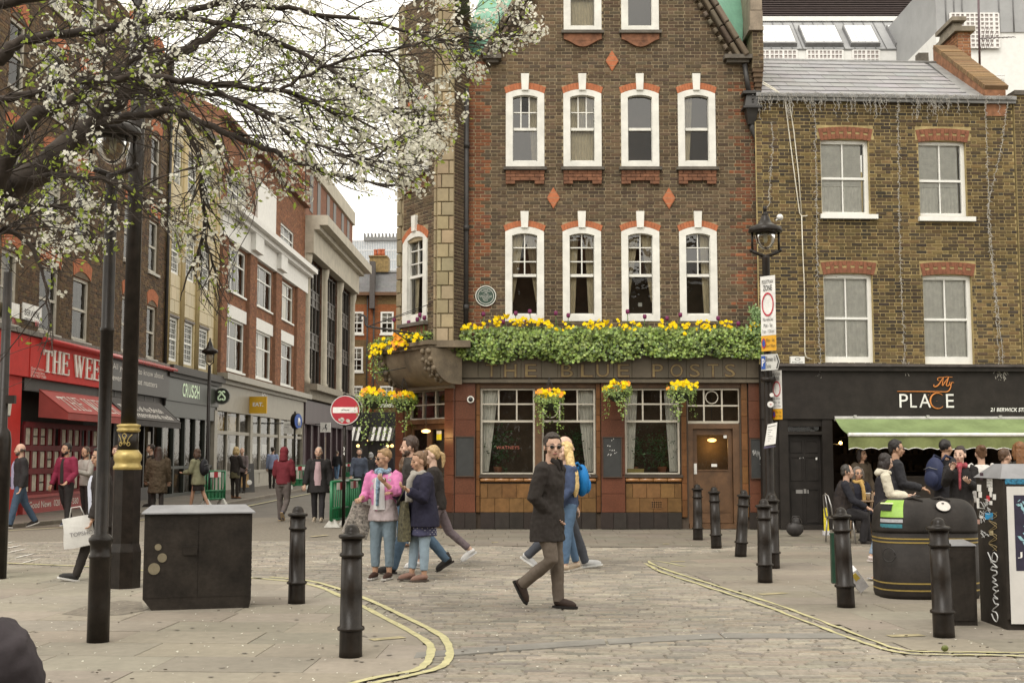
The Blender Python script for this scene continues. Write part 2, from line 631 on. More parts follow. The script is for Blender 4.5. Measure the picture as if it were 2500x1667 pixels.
pieces(it,bpy.data.objects['pavement.003'],'kerb_stone',kerb_m,300,'kerb_stones',.02,.05)
yel=mat('yellow_paint',(.46,.425,.23),.75,var=.22,scale=9)
white=mat('road_white_paint',(.62,.6,.55),.8,var=.2,scale=10)
def smooth_path(pts,n=6):
 P=[V((*p,0))for p in pts]
 out=[]
 for i in range(len(P)-1):
  p0,p1,p2,p3=P[max(i-1,0)],P[i],P[i+1],P[min(i+2,len(P)-1)]
  for k in range(n):
   t=k/n
   out.append(.5*((2*p1)+(p2-p0)*t+(2*p0-5*p1+4*p2-p3)*t*t+(3*p1-p0-3*p2+p3)*t**3))
 out.append(P[-1])
 return out
def line(name,pix,wd,m,z=.0085,wear=.0):
 P=smooth_path([gp(*p)for p in pix])
 mb=MB()
 vs=[]
 for i,p in enumerate(P):
  t=(P[min(i+1,len(P)-1)]-P[max(i-1,0)]).normalized()
  nrm=V((-t.y,t.x,0))
  for s in(-1,1):
   e=RND.uniform(-wear,wear)
   vs.append(p+nrm*(s*(wd/2+e))+V((0,0,z)))
 mb.add(vs,[(2*i,2*i+1,2*i+3,2*i+2)for i in range(len(P)-1)])
 return mb.build(name,m,kind='structure')
line('yellow_line',[(620,1411),(760,1428),(870,1474),(960,1520),(1036,1563),(1053,1590),(1040,1620),(1010,1638),(930,1652),(850,1672),(760,1700)],.066,yel,wear=.007)
line('yellow_line',[(660,1409),(770,1421),(890,1461),(980,1502),(1070,1548),(1096,1580),(1094,1612),(1070,1632),(1000,1650),(900,1672),(800,1700)],.066,yel,wear=.007)
line('yellow_line',[(1576,1376),(1620,1398),(1760,1444),(1900,1492),(2040,1545),(2170,1588),(2260,1598),(2420,1600),(2560,1604)],.045,yel,wear=.014)
line('yellow_line',[(1672,1383),(1610,1371),(1584,1372),(1640,1396),(1780,1440),(1930,1488),(2080,1545),(2190,1584),(2280,1592),(2420,1593),(2560,1597)],.042,yel,wear=.014)
line('yellow_line',[(0,1374),(120,1379),(240,1385),(420,1398),(640,1413)],.08,yel,wear=.01)
line('yellow_line',[(20,1295),(200,1284),(400,1264),(520,1252),(620,1232),(740,1208),(860,1186)],.08,yel,wear=.01)
for a in[((906,1563),(985,1556)),((1856,1452),(1918,1448)),((2170,1554),(2252,1551)),((1200,1324),(1216,1324)),((1618,1328),(1634,1328)),((1638,1371),(1672,1371)),((760,1310),(800,1306))]:
 line('kerb_mark',[a[0],((a[0][0]+a[1][0])/2,(a[0][1]+a[1][1])/2),a[1]],.12,mat('faded_yellow_paint',(.36,.31,.18),.8,var=.3),.0085)
for(xa,ya),(xb,yb)in[((3,1316),(22,1314)),((3,1327),(33,1324)),((15,1337),(48,1334)),((24,1347),(62,1342)),((42,1360),(82,1354)),((54,1374),(96,1366))]:
 a,b,=gp(xa,ya+2),gp(xb,yb-1)
 mb=MB()
 mb.add([(a[0],a[1]-.14,.009),(b[0],b[1]-.14,.009),(b[0]-.05,b[1]+.2,.009),(a[0]-.05,a[1]+.2,.009)],[(0,1,2,3)])
 mb.build('white_block',white,kind='structure')
mb=MB()
pp=[gp(*q)for q in[(150,1500),(215,1478),(300,1466),(345,1470),(352,1492),(300,1502),(220,1506)]]
mb.add([(x,y,.0088)for x,y in pp],[tuple(range(len(pp)))])
mb.build('repair_patch',mat('gritty_repair',(.19,.165,.13),.95,var=.35,scale=14),kind='structure')
# ==== THE PUB
wpaint=mat('white_window_paint',(.70,.69,.635),.55,var=.13,scale=3.5,bump=.001,bscale=40)
gpane=glass('window_glass',refl=.8)
gpane2=glass('filmed_window_glass',refl=.85,ior=2.1)  # stronger sky reflection put into this glass by a raised index
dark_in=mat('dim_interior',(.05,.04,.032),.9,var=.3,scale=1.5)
curtain_m=mat('cream_curtain',(.74,.64,.45),.9,var=.12,scale=9)
net_m=mat('white_net_curtain',(.86,.84,.77),.9,var=.12,scale=9)
red_arch=mat('rubbed_red_brick',(.42,.14,.06),.85,var=.2,scale=10,bump=.001)
sill_m=mat('grimy_sill_stone',(.12,.105,.085),.85,var=.35,scale=4,bump=.002)
mortar_m=mat('old_mortar',(.31,.25,.155),.95,var=.3,scale=7,bump=.002)
brick_m=tint('stock_brick',.88,.003,55,.3,22)
stone_m=tint('quoin_stone',.8,.002,30,.22,8)
lead_m=mat('black_iron_pipe',(.035,.032,.03),.55,var=.35,scale=5,bump=.001)
def xv(P,px,py):return P.uv(px,py)
PUBB=[(.128,.086,.05),(.105,.07,.042),(.15,.10,.058),(.09,.062,.04),(.165,.115,.068),(.12,.088,.056)]
REDB=[(.26,.095,.04),(.225,.085,.04),(.29,.11,.048),(.19,.075,.04)]
pub=thing('corner_pub','corner pub of dark brown brick with arched white windows above a red granite bar front','pub',(0,YPUB,0))
u_l,_=PF.uv(1143,700);u_r,_=PF.uv(1850,700)
v_f=PF.uv(1400,868)[1]
v_top=PF.uv(1400,-150)[1]
rows={'low':dict(c=[1281,1421,1564,1705],hw=47.5,peak=554,spr=566,bot=784,gh=31,gtop=570,rail=672,gbot=769,key=(517,557),arc=(539,556),kx=20),'mid':dict(c=[1282,1422,1562.5,1701],hw=47,peak=219,spr=230,bot=409,gh=30.5,gtop=233,rail=315,gbot=395,key=(182,222),arc=(203,224),kx=20),'top':dict(c=[1422,1562],hw=46.5,peak=-92,spr=-82,bot=77,gh=30,gtop=-78,rail=-10,gbot=65,key=(-130,-90),arc=(-108,-88),kx=20)}
ops=[]
wins=[]
for rn,r in rows.items():
 for i,c in enumerate(r['c']):
  u0,vs_=PF.uv(c-r['hw'],r['spr']);u1,vb=PF.uv(c+r['hw'],r['bot'])
  vp=PF.uv(c,r['peak'])[1]
  ops.append((u0+.02,u1-.02,vb+.02,vs_))
  wins.append((rn,i,c,r,u0,u1,vb,vs_,vp))
mb=MB()
kl,kv=PF.uv(1190,137);kr,_=PF.uv(1808,137)
apex_u=(kl+kr)/2
slope=(PF.uv(1190,10)[1]-kv)/(PF.uv(1265,10)[0]-kl)
def in_gable(u,v):
 return v<kv or(v-kv)<slope*min(u-kl,kr-u)-.02
wall_sheet(PF,[o for o in ops if o[2]<kv],u_l,u_r,v_f-.1,kv,mb)
n=14
vt=kv+3.0
zs=sorted({kv,vt,*[min(vt,kv+3.0*i/n)for i in range(n)],*[x for o in ops for x in o[2:]if kv<x<vt]})
for a,b in zip(zs[:-1],zs[1:]):
 e=(a-kv)/slope
 e2=(b-kv)/slope
 segs=[(kl+e,kl+e2,kr-e,kr-e2)]
 xs=sorted([x for o in ops if o[2]<(a+b)/2<o[3]for x in o[:2]])
 L0,L1,R0,R1=segs[0]
 edges=[(L0,L1)]+[(x,x)for x in xs]+[(R0,R1)]
 for k in range(0,len(edges)-1,2):
  mb.add([PF.pt(edges[k][0],a),PF.pt(edges[k+1][0],a),PF.pt(edges[k+1][1],b),PF.pt(edges[k][1],b)],[(0,1,2,3)])
for o in[o for o in ops if o[3]>kv]:
 q=[(o[0],o[2]),(o[1],o[2]),(o[1],o[3]),(o[0],o[3])]
 for k in range(4):
  mb.add([PF.pt(*q[k]),PF.pt(*q[(k+1)%4]),PF.pt(*q[(k+1)%4],-.25),PF.pt(*q[k],-.25)],[(0,1,2,3)])
wall=mb.build('wall',mortar_m,pub)
mb=MB()
mb.box(((u_l+u_r)/2,YPUB+4.6,5.2),u_r-u_l-.1,7.6,10.4)
mb.build('rear_wall',mat('sooty_brick_rear',(.10,.07,.045),.9),pub)
rq=PF.uv(1194,700)[0];rq2=PF.uv(1175,700)[0]
lq=PF.uv(1790,700)[0];lq2=PF.uv(1815,700)[0]
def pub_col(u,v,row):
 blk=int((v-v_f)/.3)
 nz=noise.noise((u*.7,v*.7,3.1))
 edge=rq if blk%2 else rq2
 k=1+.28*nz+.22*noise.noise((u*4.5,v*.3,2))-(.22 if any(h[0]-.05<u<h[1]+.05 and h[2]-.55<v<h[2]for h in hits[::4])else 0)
 if u<edge and kv-.1>v:
  return tuple(x*k for x in jit(RND.choice(REDB if RND.random()<.9 else PUBB),.16))
 edge=lq if blk%2 else lq2
 if u>edge and v<kv-.6 and RND.random()<.72:
  return tuple(x*k for x in jit(RND.choice(REDB),.2))if RND.random()<.7 else jit((.17,.075,.04),.2)
 return tuple(x*k for x in jit(RND.choice(PUBB),.18))
hits=[]
for rn,i,c,r,u0,u1,vb,vs_,vp in wins:
 hits.append((u0,u1,vb,vs_))
 uc=(u0+u1)/2
 hits.append((u0+.06,u1-.06,vs_,vp))
 ka,kb=PF.uv(c,r['key'][0])[1],PF.uv(c,r['key'][1])[1]
 hits.append((uc-.09,uc+.09,kb,ka))
 at,ab=PF.uv(c,r['arc'][0])[1],PF.uv(c,r['arc'][1])[1]
 hits.append((u0,u1,vp-.05,at-.03))
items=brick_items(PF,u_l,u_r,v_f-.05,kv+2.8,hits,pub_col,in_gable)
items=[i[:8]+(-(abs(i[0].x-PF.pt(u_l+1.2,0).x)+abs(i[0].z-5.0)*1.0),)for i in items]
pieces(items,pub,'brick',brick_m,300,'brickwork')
def arc_pts(u0,u1,vs_,vp,n=9):
 return[(u0+(u1-u0)*k/n,vs_+(vp-vs_)*(1-(2*k/n-1)**2))for k in range(n+1)]
def curtain(mb,P,u0,u1,v0,v1,d,folds=7,flare=0.,amp=.02,mi=0):
 n=folds*4
 vs=[]
 for j in range(7):
  t=j/6
  for k in range(n+1):
   s=k/n
   uu=u0+(u1-u0)*s
   if flare:uu=u0+(u1-u0)*s*(1-flare*t)if flare>0 else u1-(u1-u0)*(1-s)*(1+flare*t)
   vs.append(P.pt(uu,v1+(v0-v1)*t,d+amp*math.sin(s*folds*2*PI+t)*(.6+.4*t)))
 fs=[(j*(n+1)+k,j*(n+1)+k+1,(j+1)*(n+1)+k+1,(j+1)*(n+1)+k)for j in range(6)for k in range(n)]
 return mb.add(vs,fs,mi,True)
def sash_window(P,parent,u0,u1,vb,vs_,vp,gu0,gu1,gb,gt,rail,grid,key=None,ring=None,curtains=(),keyw=.087,top_grid=None,proud=.03,sill=True):
 """white box-sash window with an arched head"""
 mb=MB()
 n=9
 outer=[(u0,vb)]+arc_pts(u0,u1,vs_,vp,n)[::1]+[(u1,vb)]
 ga=gt-.05
 inner=[(gu0,gb)]+arc_pts(gu0,gu1,ga,gt,n)+[(gu1,gb)]
 mb.ring(P,outer,inner,-.14,proud)
 inner2=[(gu0+.01,gb+.008)]+arc_pts(gu0+.01,gu1-.01,ga-.005,gt-.01,n)+[(gu1-.01,gb+.008)]
 mb.ring(P,inner,inner2,-.13,-.03)
 w=mb.build('window',wpaint,parent)
 mb=MB()
 mb.pbox(P,gu0+.02,gu1-.02,rail-.03,rail+.03,-.12,-.035)
 nx,ny=grid
 for k in range(1,nx):
  u=gu0+(gu1-gu0)*k/nx
  mb.pbox(P,u-.013,u+.013,rail+.02,gt-.01,-.115,-.055)
 for k in range(1,ny):
  v=rail+(gt-rail)*k/ny
  mb.pbox(P,gu0+.02,gu1-.02,v-.012,v+.012,-.114,-.056)
 mb.build('sash',wpaint,w)
 mb=MB();mb.pbox(P,gu0+.02,gu1-.02,gb,gb+.04,-.125,-.06);mb.build('bottom_rail',wpaint,w)
 cuts=[(gu0+.01,gu1-.01,gb,rail)]
 for a in range(nx):
  for b in range(ny):
   cuts.append((gu0+(gu1-gu0)*a/nx,gu0+(gu1-gu0)*(a+1)/nx,rail+(gt-rail)*b/ny,rail+(gt-rail)*(b+1)/ny))
 for a,b,c,d in cuts:
  mb=MB()
  e1,e2=RND.uniform(-.004,.004),RND.uniform(-.006,.006)
  mb.add([P.pt(a,c,-.09+e1),P.pt(b,c,-.09-e1),P.pt(b,d,-.09-e1+e2),P.pt(a,d,-.09+e1+e2)],[(0,1,2,3)])
  mb.build('pane',gpane2 if RND.random()<.45 else gpane,w)
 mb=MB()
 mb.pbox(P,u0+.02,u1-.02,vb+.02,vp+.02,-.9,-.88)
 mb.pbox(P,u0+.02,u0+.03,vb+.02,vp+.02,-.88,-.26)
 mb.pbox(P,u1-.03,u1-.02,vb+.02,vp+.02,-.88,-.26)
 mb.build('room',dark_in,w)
 for kind in curtains:
  mb=MB()
  m=curtain_m
  if kind=='full':curtain(mb,P,gu0-.03,gu1+.03,gb,gt,-.2,9)
  elif kind=='full_net':curtain(mb,P,gu0-.03,gu1+.03,gb,gt,-.2,12);m=net_m
  elif kind=='right':curtain(mb,P,gu1-.2,gu1+.03,gb,gt,-.2,3,-.35)
  elif kind=='left':curtain(mb,P,gu0-.03,gu0+.2,gb,gt,-.2,3,.35)
  elif kind=='right_tied':curtain(mb,P,gu0+.28,gu1+.03,gb+.3,gt,-.2,4,-.8)
  elif kind=='left_tied':curtain(mb,P,gu0-.03,gu1-.28,gb+.3,gt,-.2,4,.8)
  elif kind=='blind':
   m=net_m
   for k in range(int((gt-rail)/.035)):
    v=gt-.035*k
    mb.pbox(P,gu0-.02,gu1+.02,v-.03,v,-.17,-.165)
  elif kind=='card':mb.pbox(P,(gu0+gu1)/2-.04,(gu0+gu1)/2+.04,gb+.2,gb+.28,-.14,-.138);m=wpaint
  mb.build('blind' if kind=='blind' else 'notice_card' if kind=='card' else 'curtain',m,w)
 if ring:
  ra,rb=ring
  uc=(u0+u1)/2
  m=14
  for k in range(m):
   mb=MB()if k==0 else mb
   t0,t1=k/m,(k+1)/m
   def pp(t,out):
    s=2*t-1
    base=(vp+.008 if not out else ra)-(s*s)*((vp-vs_)*1.05)
    return(uc+s*(u1-u0)/2*(1.10 if out else 1.0),base)
   e=.035/m
   mb.poly(P,[pp(t0+e,0),pp(t1-e,0),pp(t1-e,1),pp(t0+e,1)],0,.022+RND.uniform(-.003,.003))
  mb.build('brick_arch',red_arch,w)
 if key:
  ka,kb,kc=key
  mb=MB()
  mb.poly(P,[(kc-keyw*.82,kb),(kc+keyw*.82,kb),(kc+keyw,ka),(kc-keyw,ka)],0,.07)
  mb.build('keystone',wpaint,w)
 return w
curt={('low',0):['left_tied','right_tied'],('low',1):['left','right'],('low',2):['left_tied','right_tied','card'],('low',3):['right'],('mid',0):['right'],('mid',1):['full'],('mid',2):[],('mid',3):['left'],('top',0):['full'],('top',1):[]}
for rn,i,c,r,u0,u1,vb,vs_,vp in wins:
 gu0,gt=PF.uv(c-r['gh'],r['gtop']);gu1,gb=PF.uv(c+r['gh'],r['gbot'])
 rail=PF.uv(c,r['rail'])[1]
 ka,kb=PF.uv(c,r['key'][0])[1],PF.uv(c,r['key'][1])[1]
 at=PF.uv(c,r['arc'][0])[1]
 grid=(2,3)if rn=='low' else(3,2)if(rn=='mid' and i<2)else(1,1)
 wn=sash_window(PF,pub,u0,u1,vb,vs_,vp,gu0,gu1,gb,gt,rail,grid,(ka,kb,(u0+u1)/2),(at,0),curt[(rn,i)])
 if rn!='low':
  mb=MB()
  mb.pbox(PF,u0-.05,u1+.05,vb-.07,vb-.005,-.02,.12)
  mb.build('sill',sill_m,wn)
  mb=MB()
  vb2=vb-.075
  if rn=='mid':
   for rr in range(4):
    va,vz=vb2-.075*rr-.006,vb2-.075*(rr+1)+.004
    n=4
    for k in range(n):
     ua=u0+(u1-u0)*(k+(.0 if rr%2 else.5))/n
     ub=min(ua+(u1-u0)/n-.01,u1)
     if rr==3 and.2<((ua+ub)/2-u0)/(u1-u0)<.8:continue
     mb.pbox(PF,max(u0,ua),ub,vz,va,0,.07+RND.uniform(-.004,.004))
    if rr%2==0:mb.pbox(PF,u0,u0+(u1-u0)/8-.01,vz,va,0,.07)
  else:
   n=12
   prof=[(u0,vb2),(u0,vb2-.12)]+[(u0+(u1-u0)*k/n,vb2-.12-.17*math.sin(PI*k/n)**1.6)for k in range(1,n)]+[(u1,vb2-.12),(u1,vb2)]
   mb.poly(PF,prof,0,.07)
   for rr in range(1,4):
    mb.pbox(PF,u0+(.0 if rr==1 else.05*rr*rr),u1-(.0 if rr==1 else.05*rr*rr),vb2-.075*rr-.003,vb2-.075*rr+.003,.02,.073)
  mb.build('brick_apron',mat('orange_apron_brick',(.20,.088,.046),.88,var=.45,scale=8,bump=.002),wn)
for px,py,hw,hh in[(1494,150,16,25),(1351,484,16,26),(1633,485,16,26)]:
 u,v=PF.uv(px,py)
 a,b=PF.uv(px+hw,py)[0]-u,PF.uv(px,py-hh)[1]-v
 mb=MB()
 mb.poly(PF,[(u-a,v),(u,v-b),(u+a,v),(u,v+b)],0,.03)
 mb.poly(PF,[(u-a*.9,v),(u,v-b*.9),(u+a*.9,v),(u,v+b*.9)],.03,.036)
 dm=mb.build('tile_diamond',red_arch,pub)
 mb=MB()
 for k in(-.5,0,.5):
  hw_=a*(1-abs(k))*.95
  mb.pbox(PF,u-hw_,u+hw_,v+k*b-.004,v+k*b+.004,.02,.037)
 mb.build('tile_joint',mortar_m,dm)
cop=tint('coping_stone',.85,.002,30,.3,7)
it=[]
Zv=V((0,0,1))
for side,(ku,sg)in enumerate(((kl,1),(kr,-1))):
 dirv=V((sg,0,slope)).normalized()
 nrm=V((-dirv.z*sg,0,dirv.x*sg))if sg>0 else V((dirv.z,0,-dirv.x))
 L=.42
 for k in range(8):
  c=PF.pt(ku-sg*.1,kv-.06,0)+dirv*(L*(k+.5))-V((0,-.06,0))
  Xa=dirv if sg>0 else-dirv
  it.append((c+V((0,0,0)),Xa,PF.N.cross(Xa),PF.N,L-.02,.11,.34,jit((.20,.16,.115),.2),50-k))
  it.append((c+(V((sg,0,-.55)).normalized())*.13,Xa,PF.N.cross(Xa),PF.N,L-.02,.09,.26,jit((.17,.135,.10),.2),40-k))
  it.append((c+(V((sg,0,-.55)).normalized())*.27,Xa,PF.N.cross(Xa),PF.N,.11,.08,.2,jit((.2,.16,.115),.2),30-k))
  it.append((c+dirv*.2+(V((sg,0,-.55)).normalized())*.27,Xa,PF.N.cross(Xa),PF.N,.11,.08,.2,jit((.2,.16,.115),.2),30-k))
pieces(it,pub,'coping_stone',cop,300,'copings',.02)
mb=MB()
for px0,px1 in((1180,1224),(1765,1832)):
 mb=MB()
 u0,v0=PF.uv(px0,156);u1,v1=PF.uv(px1,141)
 mb.pbox(PF,u0,u1,v0+.05,v1,-.05,.24)
 mb.pbox(PF,u0+.06,u1-.06,v0-.02,v0+.06,-.05,.16)
 mb.build('kneeler',sill_m,pub)
copper=mat('green_copper_roof',(.22,.45,.33),.6,var=.2,scale=2.5,bump=.002,bscale=12)
seam=mat('copper_seam',(.17,.36,.27),.6)
for side in(0,1):
 if side==0:a,b,c,d=(1183,140),(1290,-60),(1200,-90),(1130,118)
 else:a,b,c,d=(1812,135),(1712,-60),(1816,-60),(1829,132)
 A,B=at_y(*a,YPUB+.12),at_y(*b,YPUB+.12)
 C,Dp=at_y(*c,YPUB+1.3),at_y(*d,YPUB+1.3)
 mb=MB()
 mb.hexa([A,B,C,Dp,A-V((0,0,.15)),B-V((0,0,.15)),C-V((0,0,.15)),Dp-V((0,0,.15))])
 rf=mb.build('copper_roof',copper,pub)
 for t in(.3,.55,.8):
  mb=MB()
  mb.tube([A+(Dp-A)*t+V((0,-.01,.01)),B+(C-B)*t+V((0,-.01,.01))],.018,5)
  mb.build('roof_seam',seam,rf)
mb=MB()
pr0,pr1=PF.uv(1833,150)[0],PF.uv(1859,150)[0]
va,vb_=PF.uv(1840,172)[1],PF.uv(1840,85)[1]
mb.pbox(PF,pr0,pr1,va,vb_,-1.2,.22)
pier=mb.build('parapet_pier',mortar_m,pub)
PIERP=Plane(PF.pt(0,0,.22),(1,0))
it=brick_items(PIERP,pr0,pr1,va,vb_,[],lambda u,v,r:jit(RND.choice(PUBB),.25))
pieces(it,pier,'brick',brick_m,40,'brickwork')
mb=MB()
for k in range(5):
 v=va-.1*k
 mb.pbox(PF,pr0+.02*k,pr1-.005*k,v-.095,v,-.8,.2-.035*k)
mb.build('corbel_brick',mat('corbel_brick',(.13,.085,.05),.9,var=.35,scale=12),pub)
mb=MB()
for ya,yb,o in((85,75,.0),(75,36,-.03),(35,0,-.045),(-1,-60,-.05)):
 mb.pbox(PF,PF.uv(1822,50)[0]-o,PF.uv(1857,50)[0]+o*.4,PF.uv(1840,ya)[1],PF.uv(1840,yb)[1]-.01,-1.1,.3+o)
mb.build('parapet_cap',mat('weathered_cap_stone',(.27,.22,.165),.85,var=.25,scale=4,bump=.003),pub)
hx0,hv0=PF.uv(1814,224,.3);hx1,hv1=PF.uv(1859,262,.3)
pipe=MB()
hc=(hx0+hx1)/2
def frus(mb,P,u0,u1,v0,u2,u3,v1,d0,d1a,d1b):
 mb.hexa([P.pt(u0,v0,d0),P.pt(u1,v0,d0),P.pt(u1,v0,d1a),P.pt(u0,v0,d1a),P.pt(u2,v1,d0),P.pt(u3,v1,d0),P.pt(u3,v1,d1b),P.pt(u2,v1,d1b)])
frus(pipe,PF,hx0+.02,hx1-.02,hv1,hx0+.09,hx1-.09,hv0-.04,.05,.36,.26)
pipe.pbox(PF,hx0,hx1,hv0-.04,hv0+.02,.04,.32)
pipe.pbox(PF,hx0-.01,hx1+.01,hv1-.03,hv1+.01,.04,.38)
for k in range(3):
 pipe.ell(PF.pt(hc+.01,hv0-.09-.07*k,.33),(.025,.02,.025),8,5)
frus(pipe,PF,hc-.07,hc+.07,hv1-.34,hx0+.06,hx1-.06,hv1-.02,.05,.2,.34)
p1,p2=PF.uv(1836,300,.12),PF.uv(1838,316,.12)
p3,p4=PF.uv(1850,340,.12),PF.uv(1851,352,.12)
pipe.tube([PF.pt(hc,hv1-.3,.12),PF.pt(*p1,.12),PF.pt(*p2,.12),PF.pt(*p3,.12),PF.pt(*p4,.12)],.072,10)
pe=PF.uv(1866,1060,.12)
pb_=PF.uv(1851,352,.12)[0]
pipe.tube([PF.pt(pb_,p4[1]+.02,.12),PF.pt(pb_,2.9,.12)],.075,10)
for vv in(p4[1]-.1,5.2,4.0):
 pipe.tube([PF.pt(pb_,vv,.12),PF.pt(pb_,vv-.12,.12)],.092,10)
q1,q2=PF.uv(1818,158,.1),PF.uv(1828,226,.1)
pipe.tube([PF.pt(*q1,.1),PF.pt(*q2,.1)],.055,8)
pipe.build('drainpipe',lead_m,pub)
# -- canted corner bay
Cc=at_y(1066,700,YPUB-.52);Bc=at_y(1108,700,YPUB-.52);Ac=V((u_l,YPUB,0))
Cc.z=Bc.z=0
dv=V((-.575,.82,0)).normalized()
Dc=Cc+dv*1.62
U=(Cc-Dc)
PC=Plane((Dc.x,Dc.y,0),(U.x,U.y))
WC=U.length
QF=Plane((Cc.x,Cc.y,0),(1,0))
QW=Bc.x-Cc.x
U2=Ac-Bc
PRt=Plane((Bc.x,Bc.y,0),(U2.x,U2.y))
WR=U2.length
ztop=11.5
v_c=PC.uv(1000,850)[1]
cops,cw=[],[]
for rn,x0,x1,sp,pk,bot,gx0,gx1,gt_,gb_,rl in[('low',985,1044,580,565,792,1001,1039,581,775,678),('mid',991,1047,262,250,428,1004,1042,262,410,335)]:
 u0=PC.uv(x0,690 if rn=='low' else 340)[0];u1=PC.uv(x1,690 if rn=='low' else 340)[0]
 vb=PC.uv((x0+x1)/2,bot-4)[1];vs_=PC.uv(x0,sp+18)[1];vp=PC.uv((x0+x1)/2,pk)[1]
 cw.append((rn,u0,u1,vb,vs_,vp))
 cops.append((u0+.02,u1-.02,vb+.02,vs_))
mb=MB()
wall_sheet(PC,cops,0,WC,v_c-.2,ztop,mb)
mb.add([PRt.pt(0,v_c-.1),PRt.pt(WR,v_c-.1),PRt.pt(WR,ztop-.8),PRt.pt(0,ztop-.8)],[(0,1,2,3)])
mb.add([QF.pt(0,v_c-.1),QF.pt(QW,v_c-.1),QF.pt(QW,ztop),QF.pt(0,ztop)],[(0,1,2,3)])
e=PC.pt(0,0);flank=V((0,1,0))
mb.add([PC.pt(0,v_c-.2),PC.pt(0,v_c-.2)+V((.3,7,0)),PC.pt(0,ztop)+V((.3,7,0)),PC.pt(0,ztop)],[(0,1,2,3)])
mb.add([PC.pt(0,ztop),PC.pt(WC,ztop),QF.pt(QW,ztop),PF.pt(u_l,ztop),PF.pt(u_l,ztop,-4),PC.pt(0,ztop)+V((.3,6,0))],[tuple(range(6))])
mb.build('corner_wall',mortar_m,pub)
def hit_c(l):
 h=[]
 for rn,u0,u1,vb,vs_,vp in l:
  h+=[(u0,u1,vb,vs_),(u0+.06,u1-.06,vs_,vp),((u0+u1)/2-.08,(u0+u1)/2+.08,vp,vp+.36),(u0,u1,vp-.06,vp+.1)]
  if rn=='mid':h.append((u0,u1,vb-.38,vb))
 return h
cb=lambda u,v,r:tuple(x*(1+.3*noise.noise((u,v*.8,9)))for x in jit(RND.choice(PUBB),.2))
it=brick_items(PC,.22,WC-.02,v_c-.1,ztop,hit_c(cw),cb)
it=[i[:8]+(-abs(i[0].z-5.2),)for i in it]
pieces(it,bpy.data.objects['corner_wall'],'brick',brick_m,150,'brickwork')
it=brick_items(PRt,.0,WR,v_f,ztop-1,[],lambda u,v,r:jit((.085,.056,.036),.25))
pieces(it,bpy.data.objects['corner_wall'],'brick',brick_m,60,'brickwork')
it=[]
v=PC.uv(1000,850)[1]+.05
k=0
while v<ztop-.1:
 h=.295
 cut=QW*(.27 if k%2 else.7)
 for a,b in((0,cut),(cut,QW)):
  it.append((QF.pt((a+b)/2,v+h/2),QF.U,Zv,QF.N,b-a-.014,h-.018,.06,jit((.36,.29,.175),.16),-k))
 it.append((PC.pt(WC-.03,v+h/2),PC.U,Zv,PC.N,.06,h-.018,.05,jit((.34,.27,.165),.14),-k-5))
 b=.2 if k%2 else.15
 it.append((PC.pt(b/2,v+h/2),PC.U,Zv,PC.N,b,h-.018,.05,jit((.30,.245,.155),.14),-k-5))
 v+=h
 k+=1
pieces(it,pub,'quoin_stone',stone_m,300,'quoins',.012)
for rn,u0,u1,vb,vs_,vp in cw:
 wd=u1-u0
 gb=vb+.16;gt=vp-.13
 rail=gb+(gt-gb)*.5
 wn=sash_window(PC,pub,u0,u1,vb,vs_,vp,u0+wd*.2,u1-wd*.16,gb,gt,rail,(2,3)if rn=='low' else(2,2),(vp+.34,vp+.0,(u0+u1)/2),(vp+.14,0),['left']if rn=='low' else['full'])
 mb=MB()
 mb.pbox(PC,u0-.05,u1+.05,vb-.08,vb-.005,-.02,.13)
 mb.build('sill',sill_m,wn)
 mb=MB()
 vq=vb-.08
 for rr in range(4):
  for kk in range(3):
   ua=u0+wd*kk/3
   if rr==3 and kk==1:continue
   mb.pbox(PC,ua+.004,ua+wd/3-.004,vq-.075*(rr+1)+.004,vq-.075*rr,0,.06)
 mb.build('brick_apron',MATS['orange_apron_brick'],wn)
mb=MB()
ux=PF.uv(1138,600,.1)[0]
mb.tube([PF.pt(ux,3.6,.14),PF.pt(ux,9.4,.14)],.055,8)
for vv in(4.6,6.3,8.1):mb.tube([PF.pt(ux,vv,.14),PF.pt(ux,vv+.12,.14)],.07,8)
mb.build('drainpipe',lead_m,pub)
# -- ground floor bar front
gran=tint('red_granite',.42,.0008,90,.5,34,.3)
faience=tint('brown_faience',.33,.0015,20,.38,10,.35)
black_tile=tint('black_plinth_tile',.42,.001,30,.3,10,.25)
wood=mat('brown_varnished_wood',(.115,.06,.028),.45,var=.3,scale=5,bump=.001,bscale=25)
fasc_m=tint('fascia_stone',.6,.0015,30,.22,4,.4)
GRED=(.175,.064,.035);GBRN=(.215,.115,.045);PBLK=(.042,.034,.03)
Z0=.012
v_pl=PF.uv(1400,1250)[1];v_fb=PF.uv(1400,935)[1];v_cill=PF.uv(1400,1160)[1]
def tiles(P,u0,u1,v0,v1,nx,ny,d,col,mats,name,parent=pub,brick=False,gap=.006,depth=.03,ja=.14):
 it=[]
 for j in range(ny):
  h=(v1-v0)/ny
  xs=[u0+(u1-u0)*(k/nx)for k in range(nx+1)]
  if brick and j%2:
   st=(u1-u0)/nx
   xs=[u0]+[u0+st*(k+.5)for k in range(nx)]+[u1]
  for a,b in zip(xs[:-1],xs[1:]):
   if b-a<.03:continue
   it.append((P.pt((a+b)/2,v0+h*(j+.5),d),P.U,Zv,P.N,b-a-gap,h-gap,depth+RND.uniform(-.002,.002),jit(col,ja),10))
 pieces(it,parent,name,mats,300,name+'s',.004)
U_=lambda px:PF.uv(px,1100)[0]
Vv=lambda py:PF.uv(1400,py)[1]
opn=[(U_(1173),U_(1454),v_cill,Vv(948)),(U_(1526),U_(1662),v_cill,Vv(948)),(U_(1680),U_(1806),Z0,Vv(948))]
mb=MB()
wall_sheet(PF,opn,U_(1111),U_(1868),0,v_f+.1,mb,d=.0,thick=.3)
